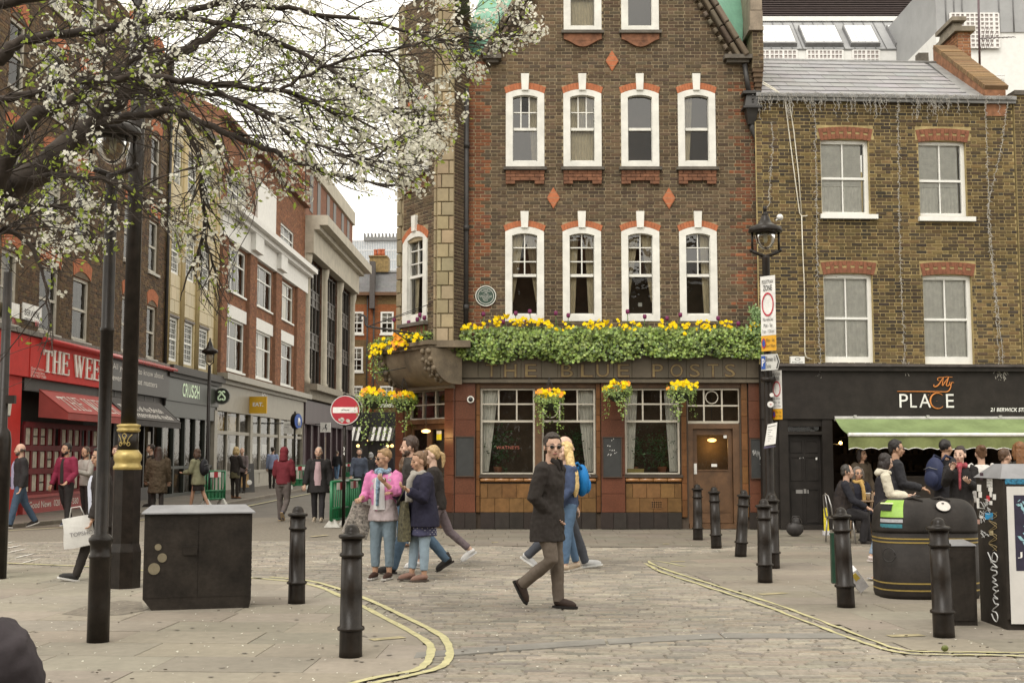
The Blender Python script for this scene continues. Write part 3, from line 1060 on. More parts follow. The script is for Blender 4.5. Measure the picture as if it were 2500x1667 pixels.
front=mb.build('bar_front',mat('dark_grout',(.07,.05,.035),.8),pub)
for x0,x1,pd in[(1111,1161,.10),(1467,1525,.10),(1827,1868,.10)]:
 mb=MB();mb.pbox(PF,U_(x0),U_(x1),Z0,v_fb,0,pd-.03);pl=mb.build('pilaster',MATS['dark_grout'],front)
 tiles(PF,U_(x0),U_(x1),v_pl,v_fb,1,7,pd-.03,GRED,gran,'granite_block',pl)
 tiles(PF,U_(x0)-.02,U_(x1)+.02,Z0,v_pl,2,1,pd-.02,PBLK,black_tile,'plinth_tile',pl)
for x0,x1 in[(1162,1172),(1455,1466),(1663,1676),(1810,1825)]:
 tiles(PF,U_(x0),U_(x1),v_pl if x0<1650 else.25,v_fb,1,8,.0,(.19,.085,.03),faience,'jamb_tile',front,depth=.06)
for x0,x1,n in[(1173,1454,8),(1526,1662,4)]:
 tiles(PF,U_(x0),U_(x1),v_pl,Vv(1180),n,2,.0,GBRN,faience,'faience_tile',front,True,depth=.05)
 tiles(PF,U_(x0),U_(x1),Z0,v_pl,n,1,.0,PBLK,black_tile,'plinth_tile',front,depth=.06)
 m=4 if n>5 else 4
 for k in range(n):
  mb=MB()
  a,b=U_(x0)+(U_(x1)-U_(x0))*k/n,U_(x0)+(U_(x1)-U_(x0))*(k+1)/n
  mb.tube([PF.pt(a+.004,Vv(1171),.055),PF.pt(b-.004,Vv(1171),.055)],.04,10)
  mb.build('roll_tile',mat('glazed_brown_roll',(.34,.16,.055),.2,var=.2,scale=8,spec=.8),front)
 mb=MB()
 mb.pbox(PF,U_(x0)-.03,U_(x1)+.03,Vv(1165),v_cill+.01,-.05,.1)
 mb.build('window_ledge',mat('dark_ledge',(.05,.035,.024),.5),front)
mb=MB()
a0,a1,b0,b1=U_(1588),U_(1614),Vv(1239),Vv(1223)
for i in range(6):mb.pbox(PF,a0+(a1-a0)*i/5-.006,a0+(a1-a0)*i/5+.006,b0,b1,.045,.062)
for i in range(4):mb.pbox(PF,a0,a1,b0+(b1-b0)*i/3-.006,b0+(b1-b0)*i/3+.006,.045,.0625)
ab=mb.build('air_brick',mat('air_brick_grid',(.2,.1,.035),.5),front)
mb=MB();mb.pbox(PF,a0,a1,b0,b1,.03,.052);mb.build('vent_void',mat('void_black',(.01,.01,.01),.9),ab)
bar_w=mat('cream_bar_window_paint',(.50,.46,.38),.5,var=.12,scale=6)
def bar_window(x0,x1,y0,y1,cols,rows_y,parent,d=-.06,curtains=(),lead=None,wv=.016):
 u0,u1,vb,vt=U_(x0),U_(x1),Vv(y1),Vv(y0)
 mb=MB()
 for a,b in((u0,u0+.04),(u1-.04,u1)):mb.pbox(PF,a,b,vb,vt,d-.05,d+.03)
 mb.pbox(PF,u0+.04,u1-.04,vt-.035,vt,d-.05,d+.03)
 mb.pbox(PF,u0+.04,u1-.04,vb,vb+.03,d-.05,d+.03)
 w_=mb.build('bar_window',bar_w,parent)
 vl=Vv(rows_y[-1])
 mb=MB()
 mb.pbox(PF,u0+.04,u1-.04,vl-.022,vl+.022,d-.045,d+.025)
 for ry in rows_y[:-1]:mb.pbox(PF,u0+.04,u1-.04,Vv(ry)-wv,Vv(ry)+wv,d-.04,d+.02)
 for k in range(1,cols):
  u=u0+(u1-u0)*k/cols
  mb.pbox(PF,u-wv,u+wv,vl,vt-.03,d-.042,d+.022)
 mb.build('glazing_bar',bar_w,w_)
 ys=[vt]+[Vv(q)for q in rows_y]
 for j in range(len(ys)-1):
  for k in range(cols):
   mb=MB()
   e=RND.uniform(-.004,.004)
   a,b=u0+(u1-u0)*k/cols,u0+(u1-u0)*(k+1)/cols
   mb.add([PF.pt(a,ys[j+1],d+e),PF.pt(b,ys[j+1],d-e),PF.pt(b,ys[j],d-e),PF.pt(a,ys[j],d+e)],[(0,1,2,3)])
   mb.build('pane',gpane,w_)
 if vl-vb>.1:
  mb=MB()
  mb.add([PF.pt(u0+.03,vb,d),PF.pt(u1-.03,vb,d),PF.pt(u1-.03,vl,d+.003),PF.pt(u0+.03,vl,d+.003)],[(0,1,2,3)])
  mb.build('pane',gpane,w_)
 for a,b,fl in curtains:
  mb=MB()
  curtain(mb,PF,U_(a),U_(b),vb+.05,vt-.03,d-.14,5,fl,.025)
  mb.build('curtain',net_m,w_)
 return w_
w1=bar_window(1173,1306,948,1157,3,(986,1028),front,curtains=((1174,1216,.55),))
w2=bar_window(1323,1454,948,1157,3,(986,1028),front,curtains=((1408,1454,-.5),))
w3=bar_window(1526,1660,948,1157,3,(986,1028),front,curtains=((1527,1560,.35),(1625,1659,-.35)))
mb=MB();mb.pbox(PF,U_(1306),U_(1323),v_cill,Vv(940),-.1,.03);mb.build('mullion',wood,front)
mb=MB();mb.pbox(PF,U_(1162),U_(1826),Vv(947),v_fb-.005,-.1,.02);mb.build('transom_beam',wood,front)
mb=MB()
x0,x1=U_(1120),U_(1850)
mb.pbox(PF,x0,x1,0,3.2,-4.3,-4.2)
mb.pbox(PF,x0,x0+.1,0,3.2,-4.2,-.35);mb.pbox(PF,x1-.1,x1,0,3.2,-4.2,-.35)
mb.pbox(PF,x0,x1,0,.05,-4.2,-.35);mb.pbox(PF,x0,x1,2.95,3.2,-4.2,-.35)
mb.build('bar_room',mat('bar_room_wall',(.2,.15,.11),.8,var=.35,scale=2),front)
leafd=mat('dark_house_plant',(.075,.15,.055),.6,var=.5,scale=20)
def leaf_blob(mb,c,r,n,s,rr=RND):
 for _ in range(n):
  p=V((rr.gauss(0,.42),rr.gauss(0,.42),rr.gauss(0,.42)))
  p=V((p.x*r[0],p.y*r[1],p.z*r[2]))+V(c)
  a=V((rr.uniform(-1,1),rr.uniform(-1,1),rr.uniform(-1,1))).normalized()
  b=a.orthogonal().normalized()
  k=s*rr.uniform(.6,1.3)
  mb.add([p-a*k,p+b*k*.5,p+a*k,p-b*k*.5],[(0,1,2,3)])
def house_plant(x,z,r,n,s,lab):
 p=PF.pt(U_(x),z,-.32)
 t=thing('house_plant',lab,'plant',(p.x,p.y,v_cill+.02),'potted plants inside the bar windows')
 mb=MB();leaf_blob(mb,p,r,n,s);mb.build('foliage',leafd,t,kind='stuff')
 mb=MB();mb.lathe((p.x,p.y,v_cill+.02),[(.07,0),(.1,.14),(.1,.16)],10);mb.build('plant_pot',mat('terracotta_pot',(.3,.12,.06),.8),t)
house_plant(1215,1.75,(.45,.22,.55),420,.035,'bushy dark potted plant behind the bar window nearest the corner door')
house_plant(1410,1.8,(.35,.2,.5),320,.035,'tall dark potted plant seen behind the walking man through the middle bar window')
house_plant(1620,1.65,(.55,.22,.5),520,.035,'broad leafy potted plant in the lower right of the bar window beside the brown door')
house_plant(1550,1.7,(.22,.2,.5),240,.035,'narrow potted plant in the lower left of the bar window beside the brown door')
t=thing('brass_box','dull brass box standing inside the bar window beside the brown door','box',PF.pt(U_(1552),v_cill+.02,-.2))
mb=MB();mb.pbox(PF,U_(1533),U_(1573),v_cill+.02,Vv(1145),-.25,-.13);mb.build('box_body',mat('brass_sheet',(.4,.33,.12),.4,metal=.6),t)
mb=MB();mb.pbox(PF,U_(1532),U_(1574),Vv(1147),Vv(1144),-.255,-.125);mb.build('rim',MATS['brass_sheet'],t)
mb=MB();text(mb,PF,'WATNEYS',U_(1211),U_(1268),Vv(1096),Vv(1088),-.05);mb.build('window_lettering',mat('faded_red_print',(.3,.09,.06),.7),w1)
dx0,dx1=1680,1806
mb=MB()
mb.pbox(PF,U_(dx0),U_(1692),Z0+.1,Vv(1034),-.2,-.02);mb.pbox(PF,U_(1790),U_(dx1),Z0+.1,Vv(1034),-.2,-.02)
mb.pbox(PF,U_(1692),U_(1790),Vv(1046),Vv(1033),-.2,-.02)
mb.pbox(PF,U_(dx0)+.01,U_(dx1)-.01,Z0,Z0+.1,-.3,.03)
dr=mb.build('door_frame',wood,front)
mb=MB()
gu0,gu1,gv0,gv1=U_(1703),U_(1779),Vv(1146),Vv(1061)
u0,u1=U_(1693),U_(1789)
mb.pbox(PF,u0,gu0,Z0+.11,Vv(1047),-.14,-.09);mb.pbox(PF,gu1,u1,Z0+.11,Vv(1047),-.14,-.09)
mb.pbox(PF,gu0,gu1,Z0+.11,gv0,-.14,-.09);mb.pbox(PF,gu0,gu1,gv1,Vv(1047),-.14,-.09)
for a,b in((.06,.44),(.56,.94)):
 mb.pbox(PF,u0+(u1-u0)*a,u0+(u1-u0)*b,.35,gv0-.22,-.09,-.075)
 mb.pbox(PF,u0+(u1-u0)*a+.04,u0+(u1-u0)*b-.04,.39,gv0-.26,-.075,-.068)
mb.pbox(PF,gu0,gu1,gv0-.03,gv0,-.09,-.07)
door=mb.build('door',wood,front)
mb=MB();mb.add([PF.pt(gu0,gv0,-.11),PF.pt(gu1,gv0,-.11),PF.pt(gu1,gv1,-.11),PF.pt(gu0,gv1,-.11)],[(0,1,2,3)]);mb.build('door_glass',gpane,door)
mb=MB();mb.pbox(PF,U_(1695),U_(1702),Vv(1157),Vv(1131),-.09,-.08);mb.build('push_plate',mat('white_enamel',(.7,.69,.65),.3),door)
mb=MB();mb.pbox(PF,U_(1738),U_(1752),Vv(1139),Vv(1132),-.105,-.1);mb.pbox(PF,U_(1769),U_(1777),Vv(1069),Vv(1062),-.105,-.1);mb.build('door_sticker',MATS['white_enamel'],door)
bar_window(1676,1809,948,1031,3,(990,1031),front,d=-.04)
for px in(1738,1345):
 mb=MB()
 c=PF.uv(px,970 if px>1500 else 1003)
 R_=.13 if px>1500 else.14
 mb.tube([PF.pt(c[0]+R_*math.cos(a*PI/10),c[1]+R_*math.sin(a*PI/10),-.02)for a in range(21)],.012,6)
 mb.build('ring_ornament',bar_w,front)
lampm=mat('warm_lamp',(.9,.6,.3),.5,emit=(1.0,.55,.16),estr=3.0)
for px,d,y in((1738,-.6,1074),(1040,-.3,1052)):
 c=PF.uv(px,y,d)
 t=thing('ceiling_lamp','warm lamp glowing behind the glass of the brown bar door' if px>1500 else 'warm lamp glowing behind the corner door of the pub','lamp',PF.pt(*c,d))
 mb=MB();mb.ell(PF.pt(*c,d),(.1,.08,.04),12,6);mb.build('lamp_shade',lampm,t)
 l_=bpy.data.lights.new('lamp_light','POINT');l_.energy=5;l_.color=(1,.58,.2);l_.shadow_soft_size=.06;lo=bpy.data.objects.new('lamp_light',l_);link(lo,t);lo.location=PF.N*.08+V((0,0,-.12))
 mb=MB();mb.tube([PF.pt(c[0],c[1]+.03,d),PF.pt(c[0],2.96 if px>1500 else 2.85,d)],.008,6);mb.build('lamp_rod',lead_m,t)
xs=[1108,1167,1222,1272,1322,1362,1409,1454,1498,1543,1590,1632,1676,1717,1765,1823,1868]
it=[]
for a,b in zip(xs[:-1],xs[1:]):
 ua,ub=U_(a),U_(b)
 it.append((PF.pt((ua+ub)/2,(v_fb+v_f)/2+.05,.0),PF.U,Zv,PF.N,ub-ua-.005,v_f-v_fb-.1,.14,jit((.105,.085,.055),.08),10))
pieces(it,front,'fascia_stone',fasc_m,300,'fascia_stones',.004)
mb=MB()
mb.pbox(PF,U_(1108),U_(1868),v_fb,v_fb+.05,-.02,.17)
mb.pbox(PF,U_(1108),U_(1868),v_fb+.052,v_fb+.075,-.02,.155)
mb.build('fascia_moulding',mat('fascia_moulding',(.10,.08,.052),.6,var=.25),front)
gold=mat('worn_gilt',(.20,.145,.06),.5,metal=.3,var=.3,scale=10)
edgeb=mat('letter_edge_brown',(.05,.026,.014),.6)
for ch,a,b in[('T',1184,1216),('H',1229,1263),('E',1280,1312),('B',1368,1401),('L',1416,1449),('U',1454,1489),('E',1506,1538),('P',1591,1621),('O',1635,1669),('S',1682,1711),('T',1726,1756),('S',1768,1797)]:
 mb=MB()
 text(mb,PF,ch,U_(a),U_(b),Vv(923),Vv(888),.1415,bold=.035,mi=1)
 text(mb,PF,ch,U_(a)+.02,U_(b)-.02,Vv(923)+.018,Vv(888)-.018,.1435,bold=-.004,mi=0)
 mb.build('letter',[gold,edgeb],front)
Gc=V((U_(1110),YPUB-.10,0))
LL=2.46
Gl=Gc+dv*LL
LP=Plane((Gl.x,Gl.y,0),(PC.U.x,PC.U.y))
WL=LL
def UL(px,py=1150):return LP.uv(px,py)[0]
mb=MB()
mb.pbox(LP,.0,UL(985),Z0,v_fb,-.3,0)
pl=mb.build('pilaster',MATS['dark_grout'],front)
tiles(LP,.0,UL(985),v_pl,v_fb,1,7,0,GRED,gran,'granite_block',pl)
tiles(LP,-.02,UL(985)+.02,Z0,v_pl,1,1,0.01,PBLK,black_tile,'plinth_tile',pl)
mb=MB();a=UL(1087);mb.pbox(LP,a,WL-.03,Z0,v_fb,-.1,0)
pl2=mb.build('pilaster',MATS['dark_grout'],front)
tiles(LP,a,WL,v_pl,v_fb,1,7,0,GRED,gran,'granite_block',pl2)
tiles(LP,a,WL,Z0,v_pl,1,1,0.01,PBLK,black_tile,'plinth_tile',pl2)
ua,ub=UL(985),UL(1087)
mb=MB()
vd=LP.uv(1050,1034)[1]
dd=-.12
mb.pbox(LP,ua,ua+.07,Z0,v_fb,-.3,-.02);mb.pbox(LP,ub-.06,ub,Z0,v_fb,-.3,-.02)
mb.pbox(LP,ua+.07,ub-.06,vd,vd+.1,-.3,-.04);mb.pbox(LP,ua+.07,ub-.06,v_fb-.1,v_fb,-.3,-.04)
mb.pbox(LP,ua+.07,ub-.06,Z0,Z0+.12,-.4,.02)
df=mb.build('corner_door_frame',wood,front)
um=(ua+ub)/2-.05
for x0,x1 in((ua+.075,um),(um+.01,ub-.065)):
 mb=MB()
 g0,g1=x0+.09,x1-.09
 mb.pbox(LP,x0,g0,.14,vd-.01,-.22,-.16);mb.pbox(LP,g1,x1,.14,vd-.01,-.22,-.16)
 mb.pbox(LP,g0,g1,.14,1.05,-.22,-.16);mb.pbox(LP,g0,g1,vd-.12,vd-.01,-.22,-.16)
 mb.pbox(LP,g0+.02,g1-.02,.3,.95,-.16,-.148)
 dl=mb.build('door',wood,df)
for x0,x1 in((ua+.165,um-.09),(um+.1,ub-.155)):
 mb=MB();mb.add([LP.pt(x0,1.05,-.19),LP.pt(x1,1.05,-.19),LP.pt(x1,vd-.12,-.19),LP.pt(x0,vd-.12,-.19)],[(0,1,2,3)]);mb.build('door_glass',gpane,df)
mb=MB()
x0,x1=ua+.09,ub-.08
for k in range(4):
 u=x0+(x1-x0)*k/3
 mb.pbox(LP,u-.015,u+.015,vd+.1,v_fb-.1,-.2,-.12)
for vv in(vd+.115,(vd+v_fb)/2,v_fb-.115):
 mb.pbox(LP,x0,x1,vv-.015,vv+.015,-.199,-.121)
tw=mb.build('transom_window',bar_w,front)
for k in range(3):
 for va_,vb2 in((vd+.12,(vd+v_fb)/2),((vd+v_fb)/2,v_fb-.12)):
  mb=MB();u=x0+(x1-x0)*k/3;e=RND.uniform(-.004,.004)
  mb.add([LP.pt(u,va_,-.16+e),LP.pt(u+(x1-x0)/3,va_,-.16-e),LP.pt(u+(x1-x0)/3,vb2,-.16-e),LP.pt(u,vb2,-.16+e)],[(0,1,2,3)])
  mb.build('pane',gpane,tw)
mb=MB();a0,b0=LP.uv(1064,1074,-.16),LP.uv(1074,1051,-.16)
mb.pbox(LP,a0[0],b0[0]+.03,a0[1],b0[1],-.185,-.18);nt_=mb.build('safety_notice',mat('notice_yellow',(.7,.62,.03),.6),df)
mb=MB();mb.pbox(LP,a0[0],b0[0]+.03,b0[1]-.07,b0[1],-.18,-.178);mb.build('notice_head',MATS['white_enamel'],nt_ if False else df)
mb=MB()
mb.pbox(LP,ua,ub,0,2.9,-.9,-.85);mb.pbox(LP,ua,ub,2.85,2.95,-.85,-.3);mb.pbox(LP,ub-.01,ub,0,2.85,-.85,-.3);mb.pbox(LP,ua,ua+.01,0,2.85,-.85,-.3)
mb.build('lobby',MATS['bar_room_wall'],front)
bowl_m=mat('weathered_bowl_stone',(.155,.12,.078),.75,var=.35,scale=3,bump=.004,bscale=18)
v_b0,v_b1=LP.uv(1010,948)[1],LP.uv(1010,868)[1]
prof=[]
for k in range(13):
 t=k/12
 prof.append((.10+.60*math.sin(t*PI/2),v_b0+(v_b1-v_b0)*(1-math.cos(t*PI/2))))
def sweep(mb,P,prof,u0,u1,n,flare=.0,smooth=True):
 vs=[]
 for d,v in prof:
  for k in range(n+1):
   vs.append(P.pt(u0-flare*d+(u1-u0+2*flare*d)*k/n,v,d))
 fs=[(j*(n+1)+k,j*(n+1)+k+1,(j+1)*(n+1)+k+1,(j+1)*(n+1)+k)for j in range(len(prof)-1)for k in range(n)]
 mb.add(vs,fs,0,smooth)
BP=Plane(LP.pt(.62,0,0),(PC.U.x,PC.U.y))
WB=LL-.62
nb=6
for k in range(nb):
 mb=MB()
 a,b=.1+(WB-.2)*k/nb,.1+(WB-.2)*(k+1)/nb
 sweep(mb,BP,prof,a,b,3)
 sweep(mb,BP,[(d+.004,v)for d,v in prof],a+.004,b-.004,2)
 mb.build('bowl_stone',bowl_m,front)
mb=MB()
mb.pbox(BP,-.2,WB+.25,v_b1,v_b1+.07,-.05,.78)
mb.pbox(BP,-.24,WB+.3,v_b1+.07,v_b1+.16,-.05,.84)
mb.pbox(BP,.0,WB,v_b0-.07,v_b0+.01,-.05,.15)
mb.pbox(BP,.2,WB-.25,v_b1-.07,v_b1-.02,.55,.68)
mb.hexa([(Cc.x-.1,YPUB-.7,v_b1+.02),(U_(1150),YPUB-.7,v_b1+.02),(U_(1150),YPUB,v_b1+.02),(Cc.x-.1,YPUB,v_b1+.02),(Cc.x-.1,YPUB-.7,v_b1+.161),(U_(1150),YPUB-.7,v_b1+.161),(U_(1150),YPUB,v_b1+.161),(Cc.x-.1,YPUB,v_b1+.161)])
mb.build('bowl_cornice',bowl_m,front)
for u0,u1,P_,lab in((-.15,.1,BP,None),(WB-.1,WB+.28,BP,None)):
 mb=MB()
 sweep(mb,P_,[(d+.06,v)for d,v in prof],u0,u1,6)
 for sd in(u0,u1):
  vs=[P_.pt(sd,v,d+.06)for d,v in prof]+[P_.pt(sd,v_b1,0),P_.pt(sd,v_b0,0)]
  mb.add(vs,[tuple(range(len(vs)))])
 uc=(u0+u1)/2
 hw=(u1-u0)/2
 def onb(t):
  k=t*12;i=min(11,int(k));f=k-i
  return prof[i][0]*(1-f)+prof[i+1][0]*f+.07,prof[i][1]*(1-f)+prof[i+1][1]*f
 for s in(-1,1):
  for t,r,o in((.95,.07,.6),(.8,.06,.75),(.62,.06,.8),(.45,.05,.7),(.3,.045,.5),(.72,.05,.3),(.55,.045,.28)):
   d,v=onb(t)
   mb.ell(P_.pt(uc+s*hw*o,v,d),r,8,6)
 for t,r in((.6,.06),(.48,.05),(.36,.045),(.24,.04),(.75,.05)):
  d,v=onb(t)
  mb.ell(P_.pt(uc,v,d+.02),r,8,6)
 mb.build('carved_bracket',bowl_m,front)
# -- things fixed to the pub
m_bb=mat('matt_blackboard',(.035,.036,.035),.8,var=.2)
frame_dark=mat('dark_frame_wood',(.06,.035,.022),.5)
chalk=mat('chalk_white',(.62,.62,.6),.9)
for x0,x1,y0,y1,lab in[(1114,1157,1067,1161,'blank black noticeboard on the granite pilaster right of the corner door'),(1472,1515,1068,1163,'black noticeboard dotted with torn paper on the pilaster behind the walking man'),(1831,1867,1072,1166,'black noticeboard with scrawled chalk tag beside the brown bar door')]:
 c=PF.pt((U_(x0)+U_(x1))/2,Vv(y1),.1)
 t=thing('noticeboard',lab,'noticeboard',c,'noticeboards on the pub pilasters')
 u0,u1,v0,v1=U_(x0),U_(x1),Vv(y1),Vv(y0)
 mb=MB();mb.pbox(PF,u0,u1,v0,v1,.1,.125);mb.build('board',m_bb,t)
 mb=MB()
 mb.pbox(PF,u0-.02,u1+.02,v1,v1+.02,.1,.14);mb.pbox(PF,u0-.02,u1+.02,v0-.02,v0,.1,.14)
 mb.pbox(PF,u0-.02,u0,v0,v1,.1,.139);mb.pbox(PF,u1,u1+.02,v0,v1,.1,.139)
 mb.build('frame',frame_dark,t)
 if x0==1472:
  for _ in range(16):
   mb=MB()if _==0 else mb
   u,v=RND.uniform(u0+.03,u1-.05),RND.uniform(v0+.4,v1-.03)
   a=RND.uniform(.008,.025)
   mb.poly(PF,[(u,v),(u+a,v+a*.3),(u+a*.8,v+a*1.4),(u+a*.1,v+a)],.125,.1265)
  mb.build('paper_scrap',chalk,t)
 if x0==1831:
  mb=MB()
  pts=[(.05,.62),(.02,.7),(.1,.72),(.12,.6),(.04,.58),(.2,.66),(.26,.56),(.22,.72),(.3,.54),(.36,.7),(.36,.52),(.44,.68),(.5,.46),(.56,.6),(.62,.38),(.5,.36),(.72,.3)]
  mb.tube([PF.pt(u0+(u1-u0)*(.08+p),v0+(v1-v0)*q,.127)for p,q in pts],.006,4)
  mb.build('chalk_tag',chalk,t)
c=PF.uv(1186,723)
t=thing('round_plaque','round dark green wall plaque with white rim and lettering on the pub brickwork','plaque',PF.pt(c[0],c[1]-.22,0))
mb=MB()
circ=lambda r,n=32:[(c[0]+r*math.cos(2*PI*k/n),c[1]+r*math.sin(2*PI*k/n))for k in range(n)]
mb.poly(PF,circ(.222),0,.035)
mb.build('plaque_disc',mat('plaque_green',(.03,.06,.042),.45),t)
mb=MB();mb.ring(PF,circ(.222),circ(.205),.034,.04);mb.ring(PF,circ(.172),circ(.163),.034,.0385);mb.build('plaque_rim',wpaint,t)
mb=MB()
for s,hw,dv_,h in[('JESSIE',.05,.115,.022),('MATTHEWS',.10,.085,.024),('OBE',.03,.058,.02),('1907 - 1981',.06,.025,.017),('MUSICAL COMEDY STAR',.135,-.005,.018),('OF STAGE AND FILMS',.125,-.032,.018),('WAS BORN IN',.08,-.059,.018),('BERWICK',.055,-.086,.018),('STREET',.045,-.112,.016)]:
 text(mb,PF,s,c[0]-hw,c[0]+hw,c[1]+dv_-.0,c[1]+dv_+h,.0365)
mb.build('lettering',wpaint,t)
c=PF.uv(1149,975,.1)
t=thing('dome_camera','small white ringed dome camera on the red granite pilaster','security camera',PF.pt(c[0],c[1],.1))
mb=MB();mb.tube([PF.pt(c[0],c[1],.095),PF.pt(c[0],c[1],.15)],.075,16);mb.build('camera_housing',wpaint,t)
mb=MB();mb.ell(PF.pt(c[0],c[1],.15),(.05,.05,.05),12,8);mb.build('lens_dome',mat('smoked_dome',(.02,.02,.02),.15),t)
t=thing('sign_bracket','black iron bracket arm with stay cables on the canted corner above the flower trough','bracket',PC.pt(.6,3.6,0))
mb=MB()
b0=PC.pt(1.05,PC.uv(1000,822)[1],.02);tip=at_y(897,797,b0.y-.75)
mb.tube([b0,b0+(tip-b0)*.5,tip],.022,6)
crv=[tip+V((.0,0,0)),tip+V((-.04,0,.06)),tip+V((-.05,0,.2)),tip+V((-.13,0,.23)),tip+V((-.16,0,.14)),tip+V((-.1,0,.12))]
mb.tube(smooth_path([(p.x,p.z)for p in crv])and[V((q.x,tip.y,q.y))for q in smooth_path([(p.x,p.z)for p in crv])],.025,6)
mb.tube([b0+(tip-b0)*.2-V((0,0,.2)),b0+(tip-b0)*.55],.014,5)
mb.build('bracket_arm',lead_m,t)
for q in((.9,758),(1.42,748)):
 mb=MB();mb.tube([tip,PC.pt(q[0],PC.uv(1020,q[1])[1],.02)],.008,5);mb.build('stay_cable',lead_m,t)
# ==== SHOP HOUSE ON THE RIGHT (yellow stock brick over a black shopfront)
OM=ground(1861,1306)
PM=Plane((OM.x*(YPUB-.22)/OM.y,YPUB-.22,0),(1,.05))
mu=lambda px,py=900:PM.uv(px,py)[0]
mv=lambda py,px=2150:PM.uv(px,py)[1]
shop=thing('brick_shop_house','yellow brick house with four plain sash windows and slate roof over a black shopfront','house',(OM.x,YPUB,0))
YB=[(.17,.115,.048),(.115,.078,.04),(.215,.15,.06),(.08,.058,.036),(.06,.046,.033),(.14,.098,.046),(.20,.14,.06),(.095,.066,.037)]
ymort=mat('yellow_mortar',(.36,.28,.13),.95,var=.25,scale=6)
upvc=mat('white_sash_paint',(.74,.74,.70),.45,var=.05)
MW=PM.uv(2484,600)[0]
mtop=mv(243)
mfas=mv(893)
wm=[(2007,2125,341,524,350,434,516,0),(2247,2363,345,530,353,440,519,0),(2015,2135,668,886,679,776,870,1),(2259,2379,671,889,682,779,870,1)]
ops=[]
for x0,x1,y0,y1,*_ in wm:
 c=(x0+x1)/2
 ops.append((mu(x0,y1),mu(x1,y1),mv(y1,c),mv(y0,c)))
mb=MB()
wall_sheet(PM,ops,0,MW,mfas,mtop,mb,thick=.22)
mb.add([PM.pt(MW,0),PM.pt(MW,0,-7),PM.pt(MW,mtop,-7),PM.pt(MW,mtop)],[(0,1,2,3)])
mb.add([PM.pt(0,mtop,-6.8),PM.pt(MW,mtop,-6.8),PM.pt(MW,0,-6.8),PM.pt(0,0,-6.8)],[(0,1,2,3)])
hw=mb.build('wall',ymort,shop)
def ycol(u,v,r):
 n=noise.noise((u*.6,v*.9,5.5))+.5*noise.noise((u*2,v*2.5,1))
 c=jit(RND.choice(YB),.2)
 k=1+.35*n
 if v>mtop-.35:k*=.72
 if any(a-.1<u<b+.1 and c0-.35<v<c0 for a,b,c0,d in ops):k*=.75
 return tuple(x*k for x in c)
hits=list(ops)
for(x0,x1,y0,y1,*_),o in zip(wm,ops):
 hits.append((o[0]-.06,o[1]+.1,o[3],o[3]+.29))
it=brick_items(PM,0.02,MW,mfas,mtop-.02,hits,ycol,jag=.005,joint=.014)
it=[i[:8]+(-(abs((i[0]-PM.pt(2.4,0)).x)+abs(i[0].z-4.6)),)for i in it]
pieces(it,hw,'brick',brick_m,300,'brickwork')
archb=mat('plum_arch_brick',(.22,.085,.045),.88,var=.3,scale=12,bump=.002)
for(x0,x1,y0,y1,gt_,rl,gb_,low),o in zip(wm,ops):
 u0,u1,vb,vt=o
 c=(x0+x1)/2
 gt,rail,gb=mv(gt_,c),mv(rl,c),mv(gb_,c)
 mb=MB()
 d0,d1=-.2,-.09
 mb.pbox(PM,u0,u0+.035,vb,vt,d0,d1);mb.pbox(PM,u1-.085,u1,vb,vt,d0,d1)
 mb.pbox(PM,u0+.035,u1-.085,gt,vt,d0,d1);mb.pbox(PM,u0+.035,u1-.085,vb,gb,d0,d1)
 wd=mb.build('window',upvc,shop)
 a,b=u0+.035,u1-.085
 mb=MB()
 mb.pbox(PM,a,b,rail-.025,rail+.025,-.19,-.1)
 mb.pbox(PM,(a+b)/2-.014,(a+b)/2+.014,rail+.025,gt,-.18,-.11)
 mb.pbox(PM,(a+b)/2-.012,(a+b)/2+.012,gb,rail-.025,-.185,-.13)
 mb.build('sash',upvc,wd)
 mb=MB();mb.pbox(PM,a+.28,b-.28,gt+.025,gt+.05,d1,d1+.02);mb.build('trickle_vent',upvc,wd)
 for s0,s1,q0,q1 in((a,(a+b)/2,rail,gt),((a+b)/2,b,rail,gt),(a,(a+b)/2,gb,rail),((a+b)/2,b,gb,rail)):
  mb=MB();e=RND.uniform(-.004,.004)
  mb.add([PM.pt(s0,q0,-.15+e),PM.pt(s1,q0,-.15-e),PM.pt(s1,q1,-.15-e),PM.pt(s0,q1,-.15+e)],[(0,1,2,3)])
  mb.build('pane',gpane,wd)
 mb=MB();curtain(mb,PM,a-.02,b-(0.04 if not low else-.02),gb-.02,gt,-.185,11,0,.012);mb.build('net_curtain',net_m,wd)
 if not low:
  mb=MB()
  for k in range(26):mb.pbox(PM,a,b-.06,gt-.035*(k+1)+.004,gt-.035*k,-.166,-.163)
  mb.build('blind',net_m,wd)
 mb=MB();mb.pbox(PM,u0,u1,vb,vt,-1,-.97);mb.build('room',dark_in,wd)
 mb=MB()
 if not low:
  mb.pbox(PM,u0-.05,u1+.14,vb-.1,vb-.003,-.09,.09)
  mb.build('sill',upvc,wd)
 else:
  mb.pbox(PM,u0-.05,u1+.14,vb-.07,vb-.003,-.09,.06)
  mb.build('sill',sill_m,wd)
 n=13
 mb=MB()
 for rr in range(2):
  for k in range(n):
   t0,t1=k/n,(k+1)/n
   def ap(t,h):
    s=2*t-1
    return(u0+(u1-u0+.04)*(t+s*.055*h),vt+.015-s*s*.045+h*.26)
   if(k+rr)%2:h0,h1=(0,.42)if rr==0 else(.44,1)
   else:h0,h1=(0,.6)if rr==0 else(.62,1)
   e=.05/n
   mb.poly(PM,[ap(t0+e,h0),ap(t1-e,h0),ap(t1-e,h1),ap(t0+e,h1)],-.02,.014+RND.uniform(-.003,.003))
 mb.build('brick_arch',archb,wd)
zinc=mat('lead_grey',(.24,.24,.235),.55,var=.25,scale=5,bump=.001)
mb=MB()
